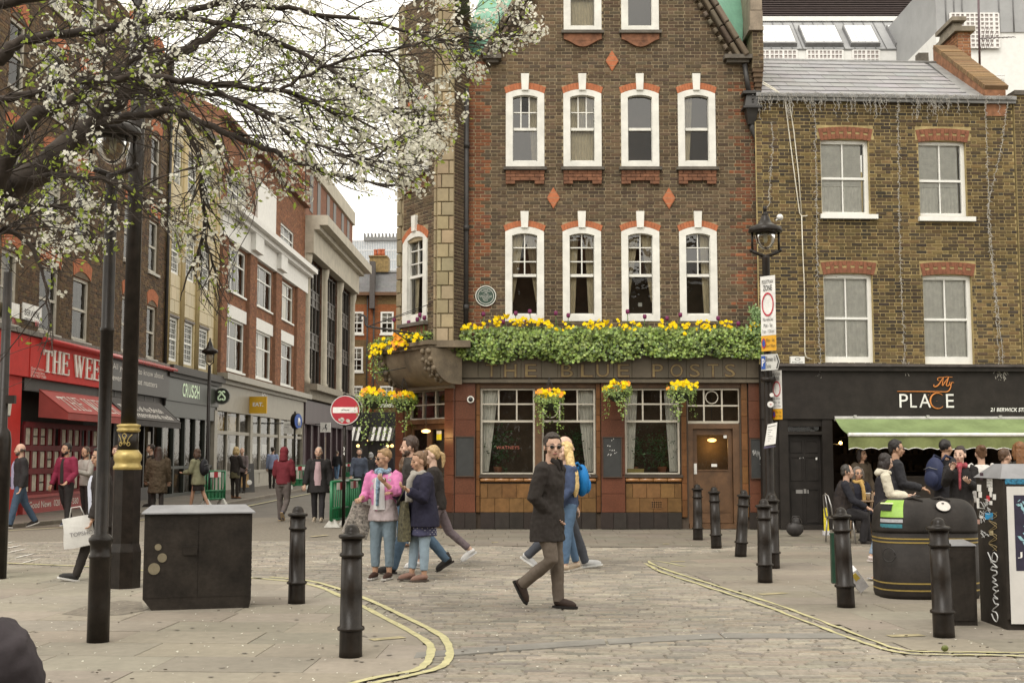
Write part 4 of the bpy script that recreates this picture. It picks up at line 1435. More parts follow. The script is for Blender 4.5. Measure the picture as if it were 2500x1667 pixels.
mb.pbox(PM,.02,MW+.05,mtop,mtop+.08,-.3,.12)
mb.pbox(PM,.02,MW+.05,mtop-.07,mtop,-.02,.08)
mb.build('gutter',zinc,shop)
gd=.1
eave_v=mtop+.06
run=2.6
ridge=at_y(2100,153,PM.pt(3,0,-run).y).z
rise=ridge-eave_v
RS=V((PM.U.x,PM.U.y,0));dn=(-PM.N*run+V((0,0,rise)))
SL=dn.length;dn.normalize();rn_=RS.cross(dn);rn_=rn_ if rn_.z>0 else-rn_
E0=PM.pt(0,eave_v,.02)
uR=PM.uv(2404,236)[0]
mb=MB()
mb.add([E0,E0+RS*uR,E0+RS*(uR+.0)+dn*SL,E0+dn*SL],[(0,1,2,3)])
mb.add([E0+dn*SL,E0+RS*uR+dn*SL,E0+RS*uR+dn*SL+V((0,run,-rise)),E0+dn*SL+V((0,run,-rise))],[(0,1,2,3)])
roof=mb.build('roof',mat('roof_underlay',(.12,.12,.12),.9),shop)
slate_m=tint('roof_slate',.55,.001,25,.18,9,.5)
it=[]
nr=9
sh=SL/nr
for r in range(nr):
 u=-.35 if r%2 else-.1
 while u<uR-.05:
  a,b=max(u,.02),min(u+.5,uR-.3)
  u+=.5
  if b-a<.06:continue
  tilt=(dn-rn_*.05).normalized()
  it.append((E0+RS*((a+b)/2)+dn*(sh*(r+.5))+rn_*(.014+RND.uniform(0,.004)),RS,tilt,RS.cross(tilt)if RS.cross(tilt).z>0 else-RS.cross(tilt),b-a-.006,sh+.05,.012,jit((.285,.28,.285),.1),100-r))
pieces(it,roof,'slate',slate_m,300,'slates',.003)
mb=MB();mb.add([E0+RS*(uR-.34)+rn_*.02,E0+RS*(uR+.02)+rn_*.02,E0+RS*(uR+.02)+dn*SL+rn_*.02,E0+RS*(uR-.2)+dn*SL+rn_*.02],[(0,1,2,3)])
mb.tube([E0+RS*.02+dn*SL,E0+RS*uR+dn*SL],.06,8)
mb.build('lead_flashing',zinc,roof)
uP0,uP1=uR,uR+.46
mb=MB()
S0=E0+RS*uP0-V((0,0,.1));top=V((0,0,.42))
def pw(u,s,h):return E0+RS*u+dn*(SL*s)+V((0,0,h))
mb.hexa([pw(uP0,0,-.4),pw(uP1,0,-.4),pw(uP1,1.05,-.4),pw(uP0,1.05,-.4),pw(uP0,0,.18),pw(uP1,0,.18),pw(uP1,1.05,.32),pw(uP0,1.05,.32)])
party=mb.build('party_wall',mat('party_wall_brick',(.26,.12,.06),.9,var=.4,scale=7),shop)
it=[]
n=34
for k in range(n):
 s=(k+.5)/n*1.05
 c=pw((uP0+uP1)/2+.02,s,.18+.14*s/1.05)
 it.append((c,RS,dn,RS.cross(dn)if RS.cross(dn).z>0 else-RS.cross(dn),uP1-uP0+.06,SL*1.05/n-.012,.1+RND.uniform(-.006,.006),jit((.25,.155,.075),.2),100-k))
pieces(it,party,'coping_brick',brick_m,300,'coping_bricks',.008)
CH0=pw(uP0-.05,.99,-.2)
cy=CH0.y+.25
cl,cr=at_y(2338,120,cy).x,at_y(2371,120,cy).x
czb,czt=at_y(2330,175,cy).z,at_y(2330,79,cy).z
mb=MB();mb.box(((cl+cr)/2,cy+.6,(czb+czt)/2),cr-cl-.03,1.2,czt-czb)
chim=mb.build('chimney',mat('chimney_mortar',(.36,.28,.2),.9,var=.2),shop)
CHP=Plane((cl,cy,0),(1,0));CHS=Plane((cl,cy+1.2,0),(0,-1))
it=brick_items(CHP,0,cr-cl,czb,czt,[],lambda u,v,r:jit(RND.choice([(.36,.155,.07),(.32,.13,.06),(.4,.19,.09)]),.18))
it+=brick_items(CHS,0,1.2,czb,czt,[],lambda u,v,r:jit(RND.choice([(.36,.155,.07),(.32,.13,.06),(.4,.19,.09)]),.18))
pieces(it,chim,'brick',brick_m,200,'brickwork')
mb=MB()
mb.box(((cl+cr)/2,cy+.6,czt+.06),cr-cl+.16,1.4,.12)
mb.hexa([(cl-.03,cy+.1,czt+.12),(cr-.12,cy+.1,czt+.12),(cr-.12,cy+1.2,czt+.12),(cl-.03,cy+1.2,czt+.12),(cl-.02,cy+.2,czt+.3),(cr-.16,cy+.2,czt+.3),(cr-.16,cy+1.1,czt+.3),(cl-.02,cy+1.1,czt+.3)])
mb.box(((cl+cr)/2-.08,cy+.65,czt+.36),cr-cl+.02,1.2,.1)
mb.build('chimney_cap',mat('chimney_cap_mortar',(.22,.19,.145),.9,var=.3,scale=5),chim)
t=thing('television_aerial','tall thin mast with spiky television aerial behind the chimney','aerial',at_y(2392,155,cy+1.5))
mb=MB();mb.tube([at_y(2392,165,cy+1.5),at_y(2388,-40,cy+1.5)],.028,6);mb.build('mast',mat('mast_paint',(.10,.06,.07),.5),t)
mb=MB()
A,B=at_y(2392,95,cy+1.5),at_y(2476,91,cy+1.5)
mb.tube([A,B],.012,5)
for k in range(9):
 p=A+(B-A)*(k/8);h=.28-.02*k
 mb.tube([p-V((0,h*.7,h*.35)),p+V((0,h*.7,h*.35))],.007,4)
for k in range(6):
 p=A+V((.04+.05*k,0,0))
 mb.tube([p+V((-.05,0,-.35+.02*k)),p+V((.12,0,.35-.04*k))],.006,4)
mb.build('aerial_array',mat('dark_wire',(.09,.07,.07),.5),t)
# -- shopfront
blk=mat('black_shopfront_paint',(.026,.022,.019),.6,var=.25,scale=4,spec=.2)
blk2=mat('black_gloss_door',(.022,.019,.017),.5,var=.25,scale=5,spec=.25)
mb=MB()
fb=mv(1023)
mb.pbox(PM,0,MW,fb,mv(907),-.05,.12)
mb.pbox(PM,0,MW+.02,mv(907),mfas+.02,-.05,.2)
mb.pbox(PM,0,mu(2031,1100),2.15,fb,-.05,.02)
sf=mb.build('shop_fascia',blk,shop)
mb=MB();mb.pbox(PM,0,MW+.03,mfas-.03,mfas+.025,.2,.24);mb.build('fascia_moulding',mat('worn_black_moulding',(.075,.062,.055),.7,var=.4),sf)
orange=mat('orange_sign_paint',(.62,.22,.045),.5)
signw=mat('white_sign_letters',(.78,.77,.74),.45)
mb=MB()
for ch,a,b in(('P',2188,2209),('L',2214,2230),('A',2236,2264),('E',2301,2320)):
 mb=MB();text(mb,PM,ch,mu(a),mu(b),mv(995),mv(962),.135);mb.build('sign_letter',signw,sf)
mb=MB()
cu,cv=PM.uv(2283,979);ro,ri=(mu(2300)-mu(2262))/2,(mu(2300)-mu(2262))/2-.022
arc=[(cu+math.cos(a)*(ro-.01),cv+math.sin(a)*(ro-.005))for a in[rad(45+k*15)for k in range(19)]]
mb.tube([PM.pt(u,v,.135)for u,v in arc],[.005+.014*math.sin(PI*k/18)for k in range(19)],6)
for q in((2261,965,.008),(2266,961,.005),(2281,980,.006)):
 u,v=PM.uv(q[0],q[1]);mb.ell(PM.pt(u,v,.135),q[2],6,4)
mb.build('orange_ring_letter',orange,sf)
mb=MB()
def stroke(mb,pts,r,d=.135,P=PM):
 q=[P.uv(*p)for p in pts]
 sm=smooth_path(q,5)
 n=len(sm)
 mb.tube([P.pt(p.x,p.y,d)for p in sm],[r*(.55+.45*math.sin(PI*(i+.5)/n))for i in range(n)],5)
def Z(*pts):return[(1800+x/3.357,850+y/3.357)for x,y in pts]
stroke(mb,Z((1592,300),(1590,315),(1605,318),(1630,300),(1655,262),(1668,242)),.014)
stroke(mb,Z((1668,242),(1630,245),(1620,262),(1635,270)),.01)
stroke(mb,Z((1668,242),(1662,280),(1660,310),(1685,275),(1712,240)),.012)
stroke(mb,Z((1712,240),(1698,280),(1692,305),(1704,312),(1716,300)),.014)
stroke(mb,Z((1722,278),(1716,300),(1724,305),(1742,280)),.011)
stroke(mb,Z((1755,285),(1735,285),(1728,320),(1715,348),(1690,360),(1640,359),(1500,357),(1292,356)),.013)
stroke(mb,Z((1668,242),(1700,238),(1742,240)),.008)
mb.build('script_lettering',orange,sf)
mb=MB();text(mb,PM,'21 BERWICK STREET',mu(2408),mu(2408)+(mu(2492)-mu(2408))*1.25,mv(1004.5),mv(995),.125,bold=.02,slant=.18);mb.build('address_lettering',signw,sf)
mb=MB()
u0,u1=mu(1875,1250),mu(2031,1250)
for a,b in((1861,1879),(1903,1925),(2009,2034)):mb.pbox(PM,mu(a,1250),mu(b,1250),0.01,fb+.001,-.08,.09)
mb.pbox(PM,mu(1925,1250),mu(2009,1250),mv(1061),mv(1053),-.08,.08);mb.pbox(PM,mu(1925,1250),mu(2009,1250),.01,.1,-.2,.1)
mb.pbox(PM,mu(1879,1250),mu(1903,1250),.01,fb,-.08,.03);mb.pbox(PM,mu(1925,1250),mu(2009,1250),mv(1041),fb,-.06,.06)
dfr=mb.build('door_frame',blk,shop)
mb=MB()
a,b=mu(1926,1250),mu(2008,1250)
vt=mv(1062)
mb.pbox(PM,a,b,.11,vt,-.1,-.03)
for x0,x1 in((.08,.46),(.54,.92)):
 for y0,y1 in((.15,.85),(1.02,1.52),(1.6,1.86)):
  q0,q1=a+(b-a)*x0,a+(b-a)*x1
  mb.pbox(PM,q0,q1,y0,y0+.02,-.03,-.015);mb.pbox(PM,q0,q1,y1-.02,y1,-.03,-.015)
  mb.pbox(PM,q0,q0+.02,y0,y1,-.03,-.014);mb.pbox(PM,q1-.02,q1,y0,y1,-.03,-.014)
door2=mb.build('door',blk2,dfr)
mb=MB();mb.pbox(PM,mu(1944,1200),mu(1975,1200),mv(1204),mv(1193),-.03,-.018);mb.build('letter_plate',mat('steel_plate',(.32,.31,.30),.4,metal=.5),dfr)
mb=MB();text(mb,PM,'21A',mu(1952,1117),mu(1963,1117),mv(1119),mv(1114),-.0285);mb.build('door_number',signw,dfr)
mb=MB();mb.pbox(PM,mu(1992,1117),mu(1996,1117),mv(1122),mv(1114),-.03,-.02);mb.build('door_bell',upvc,dfr)
mb=MB();mb.add([PM.pt(a,mv(1059),-.03),PM.pt(b,mv(1059),-.03),PM.pt(b,mv(1042),-.03),PM.pt(a,mv(1042),-.03)],[(0,1,2,3)]);mb.build('fanlight_pane',gpane,dfr)
cafe=mat('cafe_inner_wall',(.06,.045,.036),.85,var=.4,scale=1.5)
mb=MB()
ua,ub=mu(2034,1200),MW-.02
mb.pbox(PM,ua,ub,0,2.9,-3.6,-3.5)
mb.pbox(PM,ua-.06,ua,0,fb,-3.5,-.05);mb.pbox(PM,ub,ub+.05,0,fb,-3.5,.1)
mb.pbox(PM,ua,ub,2.85,2.95,-3.5,-.05);mb.pbox(PM,ua,ub,0,.03,-3.5,.0)
cf=mb.build('cafe_room',cafe,shop)
mb=MB()
mb.pbox(PM,ua+1.6,ub,.03,1.05,-1.3,-.7);mb.pbox(PM,ua+1.55,ub,1.05,1.1,-1.35,-.65)
mb.build('cafe_counter',mat('dark_counter',(.05,.035,.025),.5),cf)
shm=mat('shelf_goods',(.09,.06,.035),.7,var=.8,scale=14)
for k in range(4):
 mb=MB()
 v=1.15+.4*k
 mb.pbox(PM,ua+1.2,ub-.1,v,v+.03,-3.5,-3.2)
 for j in range(22):
  u=ua+1.3+j*.14+RND.uniform(0,.05)
  if u<ub-.2:mb.pbox(PM,u,u+.09,v+.03,v+.03+RND.uniform(.12,.3),-3.45,-3.3)
 mb.build('shelf',shm,cf)
mb=MB();mb.pbox(PM,ua,ua+.02,1.0,2.3,-1.5,-.3);mb.build('timber_lining',mat('warm_timber_lining',(.30,.16,.06),.7,var=.3),cf)
c=PM.uv(2052,1081,-.25)
t=thing('wall_lamp','small lit wall lamp glowing yellow under the left end of the green awning','lamp',PM.pt(*c,-.25))
mb=MB();mb.ell(PM.pt(*c,-.25),.035,8,6);mb.build('bulb',mat('lit_bulb',(1,.7,.3),.5,emit=(1,.6,.18),estr=9),t)
mb=MB();mb.tube([PM.pt(ua,c[1]-.02,-.25),PM.pt(c[0],c[1]-.03,-.25)],.008,5);mb.build('lamp_arm',lead_m,t)
pl_=bpy.data.lights.new('bulb_light','POINT');pl_.energy=7;pl_.color=(1,.6,.2);pl_.shadow_soft_size=.04
lo=bpy.data.objects.new('bulb_light',pl_);link(lo,t);lo.location=PM.N*.1+V((.06,0,.02))
t=thing('awning','green canvas awning with scalloped valance and white front bar over the open shopfront','awning',PM.pt(mu(2031,1100),mv(1023),.1))
can=mat('green_canvas',(.205,.265,.12),.9,var=.22,scale=1.6,bump=.001,spec=.1)
can2=mat('olive_valance_canvas',(.19,.215,.09),.9,var=.25,scale=2.5,bump=.001,spec=.1)
P1=PM.pt(mu(2033,1023),mv(1022),.14)
P2=PM.pt(MW+.6,mv(1022),.14)
zb=1.93
Q1=at_y(2071,1060,P1.y-1.25);Q2=Q1+PM.U*(P2-P1).length*1.02
n=24
mb=MB()
vs=[]
for j in range(7):
 s=j/6
 for k in range(n+1):
  p=(P1+(P2-P1)*(k/n))*(1-s)+(Q1+(Q2-Q1)*(k/n))*s
  vs.append(p-V((0,0,.05*math.sin(PI*s))))
mb.add(vs,[(j*(n+1)+k,j*(n+1)+k+1,(j+1)*(n+1)+k+1,(j+1)*(n+1)+k)for j in range(6)for k in range(n)],0,True)
mb.build('canvas',can,t)
mb=MB();mb.tube([Q1-V((0,0,.005)),Q2-V((0,0,.005))],.04,8);mb.build('front_bar',signw,t)
mb=MB()
L=(Q2-Q1).length;m=int(L/.30)
vs=[]
N=m*8
for k in range(N+1):
 p=Q1+(Q2-Q1)*(k/N)
 ph=(k%8)/8
 sc_=.035*math.sin(PI*ph)if True else 0
 wob=V((0,.02*math.sin(k*.31),0))
 vs+=[p-V((0,.0,.04)),p-V((0,0,.17))+wob*.5,p-V((0,0,.30-sc_))+wob]
mb.add(vs,[(3*k+j,3*k+j+1,3*k+j+4,3*k+j+3)for k in range(N)for j in range(2)],0,True)
mb.build('valance',can2,t)
mb=MB();mb.tube([vs[3*k+2]for k in range(N+1)],.008,4);mb.build('valance_trim',signw,t)
mb=MB()
for k,s in enumerate((.12,.5,.9)):
 pa=P1+(P2-P1)*s;qa=Q1+(Q2-Q1)*s
 el=(pa+qa)/2+PM.U*.35-V((0,0,.1))
 mb.tube([pa-V((0,0,.1)),el,qa-V((0,0,.02))],.02,6)
mb.tube([P1+V((0,.02,.0)),P2+V((0,.02,.0))],.05,8)
mb.build('folding_arm',mat('pale_metal',(.45,.44,.42),.5),t)
mb=MB()
for px in(2078,2254,2430):
 p=PM.pt(mu(px,1016),mv(1019),.14);mb.tube([p,p+V((0,-.05,.03)),p+V((.04,-.1,.03))],.012,5)
mb.build('awning_bracket',MATS['pale_metal'],t)
u0,v0=PM.uv(1927,893);u1,v1=PM.uv(1961,871)
t=thing('alarm_box','white burglar alarm box on the yellow brick above the black fascia','alarm box',PM.pt(u0,v0,.05))
mb=MB();mb.pbox(PM,u0,u1,v0,v1,.02,.1);mb.build('alarm_cover',upvc,t)
mb=MB();text(mb,PM,'BARRY BROS',u0+.04,u1-.04,v0+.055,v0+.085,.1015);text(mb,PM,'0171 262 9009',u0+.06,u1-.06,v0+.025,v0+.045,.1015)
uc,vc=(u0+u1)/2,v0+.135
el=lambda a,b:[(uc+a*math.cos(2*PI*k/16),vc+b*math.sin(2*PI*k/16))for k in range(16)]
mb.ring(PM,el(.06,.03),el(.047,.02),.1,.102)
mb.build('alarm_print',mat('print_black',(.02,.02,.02),.6),t)
wire_m=mat('pale_wire',(.46,.435,.39),.7)
g0=PM.pt(.05,mtop+.02,.14)
t=thing('fairy_lights','string of unlit pale icicle lights tangled along the gutter of the yellow brick house','fairy lights',g0)
mb=MB()
for q in range(3):
 pts=[]
 for k in range(150):
  s=k/149
  pts.append(PM.pt(.05+(MW-.1)*s,mtop+.03+RND.uniform(-.06,.07),.15+RND.uniform(-.02,.03)))
 mb.tube(pts,.0042,3,caps=False)
for k in range(95):
 u=.05+(MW-.1)*(1-RND.random()**.75)if k%2 else RND.uniform(.05,MW*.75)
 L=RND.choice((.15,.25,.35,.5))*RND.uniform(.6,1.1)
 n=max(3,int(L/.05))
 pts=[PM.pt(u+RND.uniform(-.03,.03),mtop+.02-L*i/n,.13+RND.uniform(-.015,.02))for i in range(n+1)]
 mb.tube(pts,.0042,3,caps=False)
 for p in pts[1:]:
  mb.tube([p,p+V((RND.uniform(-.03,.03),-.01,-RND.uniform(.02,.05)))],.0045,3,caps=False)
mb.build('light_string',wire_m,t)
for i,(xa,xb,ya,yb)in enumerate([(1884,1880,300,500),(1985,2005,250,905),(2190,2208,250,900),(2405,2438,250,925),(2460,2470,250,915)]):
 p0=PM.pt(*PM.uv(xa,ya,.1),.1)
 t=thing('fairy_light_strand',['short strand of pale lights hanging behind the street lamp finial','long strand of pale lights hanging left of the upper left sash window','long strand of pale lights hanging between the two columns of sash windows','long strand of pale lights hanging just right of the right sash windows','rightmost long strand of pale lights slanting from the gutter end'][i],'fairy lights',p0,'hanging strands of fairy lights')
 mb=MB()
 n=int((yb-ya)/6)
 pts=[]
 for k in range(n+1):
  s=k/n
  x=xa+(xb-xa)*s+3*math.sin(s*5+i)
  if i==4:x=xa-48*min(1,s*2.6)+(48 if s>1/2.6 else 0)*(s-1/2.6)*1.2+4*math.sin(s*9)
  y=ya+(yb-ya)*s
  pts.append(PM.pt(*PM.uv(x+RND.uniform(-2.2,2.2),y,.1),.1+RND.uniform(0,.02)))
 mb.tube(pts,.005,4,caps=False)
 for p in pts:
  for _ in range(2):
   mb.tube([p,p+V((RND.uniform(-.05,.05),-.01,RND.uniform(-.06,.02)))],.006,3,caps=False)
 if yb>880:
  for _ in range(9):
   p=pts[-1]+V((RND.uniform(-.12,.12),0,RND.uniform(-.1,.25)))
   mb.tube([p,p+V((RND.uniform(-.05,.05),-.02,-.09))],.008,3,caps=False)
 mb.build('light_strand',wire_m,t)
t=thing('service_cable','thin white cable running from the gutter down the yellow brick to the alarm box','cable',PM.pt(*PM.uv(1960,500,.03),.03))
mb=MB()
for pts in([(1862,200),(1890,217),(1915,238),(1922,290),(1936,400),(1952,520),(1957,529)],[(1862,205),(1925,240),(1938,320),(1950,430),(1957,525)],[(1957,525),(1960,620),(1964,700),(1965,860),(1968,872),(1982,877)],[(1955,528),(1968,528),(1971,526)]):
 mb.tube([PM.pt(*PM.uv(*p,.04),.04)for p in pts],.012,6)
mb.build('cable_run',mat('cream_cable',(.66,.62,.52),.6),t)
n0=MW+.02
t=thing('brown_brick_house','narrow sliver of brown brick house at the far right edge beyond the yellow one','house',PM.pt(n0,0,.04))
mb=MB();mb.pbox(PM,n0,n0+5,0,mtop+.12,-6,.04);hb=mb.build('wall',ymort,t)
PN=Plane(PM.pt(0,0,.04),(PM.U.x,PM.U.y))
it=brick_items(PN,n0,n0+.9,2.3,mtop+.1,[],lambda u,v,r:jit(RND.choice([(.11,.08,.04),(.085,.062,.036),(.13,.09,.045)]),.2))
pieces(it,hb,'brick',brick_m,80,'brickwork')
mb=MB();mb.pbox(PM,n0,n0+5,mtop+.12,mtop+.22,-.3,.1);mb.build('coping',sill_m,t)
# ==== WHITE AND ZINC BUILDING BEHIND
YB_=42.0
PB=Plane((0,YB_,0),(1,0))
bu=lambda px,py=100:PB.uv(px,py)[0]
bv=lambda py,px=2200:PB.uv(px,py)[1]
back=thing('modern_rear_building','white rendered building with zinc cladding and rooflights rising behind the slate roof','building',(bu(2100),YB_,0))
rend=mat('white_render',(.74,.74,.72),.8,var=.06)
zn=mat('zinc_cladding',(.33,.335,.34),.5,var=.1,scale=2)
zn2=mat('zinc_seam',(.22,.22,.225),.5)
xl,xr,xe=1780,2238,2640
mb=MB()
mb.pbox(PB,bu(xl),bu(xr),0,bv(121),-8,0)
mb.build('rendered_wall',rend,back)
S0,S1=PB.pt(0,bv(121),.05),at_y(0,53,YB_+1.6)
z0,z1=bv(121),S1.z
sl=Plane((0,YB_,0),(1,0))
def sp(px,t,d=0.):
 k=V((bu(px,88),YB_-.06,z0))
 return k+V((0,1.6*t,(z1-z0)*t))+V((0,-.75,.65))*d
mb=MB()
mb.hexa([sp(xl,0,-.3),sp(xr,0,-.3),sp(xr,0),sp(xl,0),sp(xl,1,-.3),sp(xr,1,-.3),sp(xr,1),sp(xl,1)])
band=mb.build('zinc_slope',zn,back)
mb=MB()
for k in range(19):
 x=xl+(xr-xl)*k/18
 mb.tube([sp(x,.0,.02),sp(x,1,.02)],.018,4)
mb.build('standing_seams',zn2,band)
skyg=mat('rooflight_glass',(.72,.74,.74),.15,var=.05,spec=.8)
for a,b in((1845,1942),(1967,2055),(2078,2145),(2187,2238)):
 mb=MB()
 n=4 if b-a>60 else 2
 mb.hexa([sp(a-2,.06),sp(b+3,.06),sp(b+3,.06,.16),sp(a-2,.06,.16),sp(a-2,.7),sp(b+3,.7),sp(b+3,.7,.16),sp(a-2,.7,.16)])
 rl_=mb.build('rooflight',zn2,back)
 for k in range(n):
  mb=MB()
  x0,x1=a+(b-a)*k/n+.6,a+(b-a)*(k+1)/n-.6
  mb.hexa([sp(x0,.09,.161),sp(x1,.09,.161),sp(x1,.09,.18),sp(x0,.09,.18),sp(x0,.67,.161),sp(x1,.67,.161),sp(x1,.67,.18),sp(x0,.67,.18)])
  mb.build('pane',skyg,rl_)
mb=MB()
mb.pbox(Plane((0,YB_+1.6,0),(1,0)),bu(xl),bu(xr),z1-.05,z1+.12,-.4,.2)
mb.build('white_capping',rend,back)
mb=MB()
lou=mat('dark_louvre',(.085,.065,.062),.7,var=.15)
yl=YB_+2.2
for k in range(34):
 z=z1+.12+.085*k
 xrr=at_y(2235+k*3.0,50,yl).x
 mb.hexa([(bu(xl),yl,z),(xrr,yl,z),(xrr,yl+.1,z),(bu(xl),yl+.1,z),(bu(xl),yl+.08,z+.082),(xrr,yl+.08,z+.082),(xrr,yl+.18,z+.082),(bu(xl),yl+.18,z+.082)])
mb.build('louvre_screen',lou,back,kind='stuff')
gridm=mat('white_steel_window',(.74,.73,.71),.5,var=.05)
def grid_window(P,u0,u1,v0,v1,nx,ny,parent,bar=.02,d=.0):
 mb=MB()
 mb.pbox(P,u0,u1,v0,v1,d-.05,d+.01)
 w_=mb.build('window',mat('pale_blind_glass',(.42,.37,.36),.3,var=.12,scale=.8,spec=.7),parent)
 mb=MB()
 for k in range(nx+1):
  u=u0+(u1-u0)*k/nx
  bb=bar*(1.8 if k%3==0 else 1)
  mb.pbox(P,u-bb,u+bb,v0,v1,d,d+.05)
 for k in range(ny+1):
  v=v0+(v1-v0)*k/ny
  mb.pbox(P,u0,u1,v-bar,v+bar,d,d+.046)
 mb.build('glazing_bars',gridm,w_)
 return w_
for a,b,nx in((1845,1944,9),(1969,2056,9),(2081,2145,6),(2191,2236,5)):
 grid_window(PB,bu(a),bu(b),bv(156),bv(124),nx,3,back)
YR=38.0
PR2=Plane((0,YR,0),(1,0))
ru=lambda px:PR2.uv(px,100)[0]
rv=lambda py:PR2.uv(2400,py)[1]
mb=MB()
mb.pbox(PR2,ru(2286),ru(xe),0,rv(80),-9,0)
mb.build('rendered_wall',rend,back)
mb=MB()
mb.pbox(PR2,ru(2286),ru(xe),rv(80),rv(-60),-9,.04)
c1,c2=PR2.pt(ru(2286),0,.03),V((bu(2238),YB_,0))
mb.hexa([(c1.x,c1.y,rv(82)),(c2.x,c2.y,bv(122)),(c2.x+.5,c2.y+3,bv(122)),(c1.x+.2,c1.y+3,rv(82)),(c1.x,c1.y,rv(-60)),(at_y(2238,45,YB_).x,c2.y,rv(-40)),(c2.x+.5,c2.y+3,rv(-60)),(c1.x+.2,c1.y+3,rv(-60))])
blk_=mb.build('zinc_block',zn,back)
mb=MB()
for px in(2310,2330,2350,2440,2475,2510):mb.tube([PR2.pt(ru(px),rv(80),.06),PR2.pt(ru(px),rv(-60),.06)],.02,4)
mb.build('standing_seams',zn2,blk_)
grid_window(PR2,ru(2320),ru(2437),rv(119),rv(36),10,8,back,.022,.06)
mb=MB()
for k in range(6):mb.tube([PR2.pt(ru(2428+3*k),rv(206),.1),PR2.pt(ru(2428+3*k),rv(187),.1)],.015,4)
mb.tube([PR2.pt(ru(2426),rv(187),.1),PR2.pt(ru(2446),rv(187),.1)],.02,4)
mb.build('railing',gridm,back)
mb=MB();mb.box((at_y(2251,148,34).x,34,at_y(2251,148,34).z),.28,.3,.35)
mb.build('flue_block',sill_m,back)
# ==== LEFT SIDE OF THE STREET
OL=ground(11,1270)
PL=Plane((OL.x,OL.y,0),(.0167,1))
def L(px,py,d=0.):return PL.uv(px,py,d)
class Fac:
 """a building on the left: openings given by pixel corners of the photograph"""
 def __init__(s,name,label,cat,px0,px1,pyref,vt,material,depth=7.,u0=None):
  s.u0=L(px0,pyref)[0]if u0 is None else u0
  s.u1=L(px1,pyref)[0]
  s.vt=vt
  s.ops=[]
  s.t=thing(name,label,cat,PL.pt(s.u0,0))
  s.m=material
  s.depth=depth
 def op(s,u0,u1,v0,v1):
  s.ops.append((min(u0,u1),max(u0,u1),min(v0,v1),max(v0,v1)))
 def wall(s,v0=0.,name='wall'):
  mb=MB()
  wall_sheet(PL,s.ops,s.u0,s.u1,v0,s.vt,mb,thick=.3)
  s.wmb=mb
  for u in(s.u0,s.u1):
   mb.add([PL.pt(u,0),PL.pt(u,0,-s.depth),PL.pt(u,s.vt,-s.depth),PL.pt(u,s.vt)],[(0,1,2,3)])
  mb.add([PL.pt(s.u0,s.vt),PL.pt(s.u1,s.vt),PL.pt(s.u1,s.vt,-s.depth),PL.pt(s.u0,s.vt,-s.depth)],[(0,1,2,3)])
  mb.add([PL.pt(s.u0,0,-s.depth),PL.pt(s.u1,0,-s.depth),PL.pt(s.u1,s.vt,-s.depth),PL.pt(s.u0,s.vt,-s.depth)],[(0,1,2,3)])
  return mb.build(name,s.m,s.t)
dark_glass=glass('street_window_glass',refl=.7)
def grid_sash(F_,u0,u1,v0,v1,nx,ny,m,split=.5,bar=.018,frame=.07,dep=-.12,inner=None,curtains=True):
 mb=MB()
 for a,b,c,d in((u0,u0+frame,v0,v1),(u1-frame,u1,v0,v1),(u0+frame,u1-frame,v1-frame,v1),(u0+frame,u1-frame,v0,v0+frame)):
  mb.pbox(PL,a,b,c,d,dep-.06,dep+.05)
 w_=mb.build('window',m,F_.t)
 mb=MB()
 vm=v0+(v1-v0)*split
 if split:mb.pbox(PL,u0+frame,u1-frame,vm-.035,vm+.035,dep-.05,dep+.04)
 for k in range(1,nx):
  u=u0+(u1-u0)*k/nx
  mb.pbox(PL,u-bar,u+bar,v0+frame,v1-frame,dep-.04,dep+.02)
 for k in range(1,ny):
  v=v0+(v1-v0)*k/ny
  if abs(v-vm)>.05:mb.pbox(PL,u0+frame,u1-frame,v-bar,v+bar,dep-.039,dep+.019)
 mb.build('glazing_bars',m,w_)
 for q0,q1 in(((v0,vm),(vm,v1))if split else((v0,v1),)):
  for k in range(nx if nx<=3 else 1):
   nn=nx if nx<=3 else 1
   mb=MB()
   a,b=u0+(u1-u0)*k/nn,u0+(u1-u0)*(k+1)/nn
   e=RND.uniform(-.006,.006)
   mb.add([PL.pt(a,q0,dep+e),PL.pt(b,q0,dep-e),PL.pt(b,q1,dep-e),PL.pt(a,q1,dep+e)],[(0,1,2,3)])
   mb.build('pane',dark_glass,w_)
 mb=MB()
 mb.pbox(PL,u0,u1,v0,v1,-.8,-.75)
 mb.build('room',inner or dark_in,w_)
 if curtains and RND.random()<.6:
  mb=MB();curtain(mb,PL,u0+.03,u0+(u1-u0)*RND.choice((.25,.35,1)),v0,v1,dep-.2,5,0,.02);mb.build('curtain',RND.choice((curtain_m,net_m)),w_)
 return w_
# -- red shop with awnings under dark brick
wk=Fac('brown_brick_house','dark brown brick house with red arched windows over the red newspaper shop','house',5,402,800,15.2,mat('sooty_mortar',(.16,.12,.08),.95,var=.3),u0=-4.0)
def vat(px,py):return L(px,py)[1]
wkw=[]
for x0,x1,yt,yb in[(98,142,640,820),(179,216,672,842),(299,312,700,795),(362,391,640,757)]:
 u0,v1=L(x0,yt);u1,v0=L(x1,yb)
 wkw.append([u0,u1,v0,v1])
base0,top0=wkw[0][2],wkw[0][3]
cols=[(w_[0],w_[1])for w_ in wkw]
cols[2]=(cols[2][0],cols[2][0]+1.05)
cols[3]=(cols[3][0],cols[3][0]+1.05)
cols=[(a,max(b,a+.95))for a,b in cols]
step=cols[1][0]-cols[0][0]
cols=[(cols[0][0]-step,cols[0][0]-step+1.0)]+cols
wins2=[]
for a,b in cols:
 for fl in range(4):
  v0=base0+2.85*fl
  h=top0-base0 if fl==0 else 1.75
  wins2.append((a,b,v0,v0+h,fl))
  wk.op(a,b,v0,v0+h)
vfas=vat(55,818)
wk.ops.append((-4.0+.01,wk.u1-.01,.0,vfas-.02))
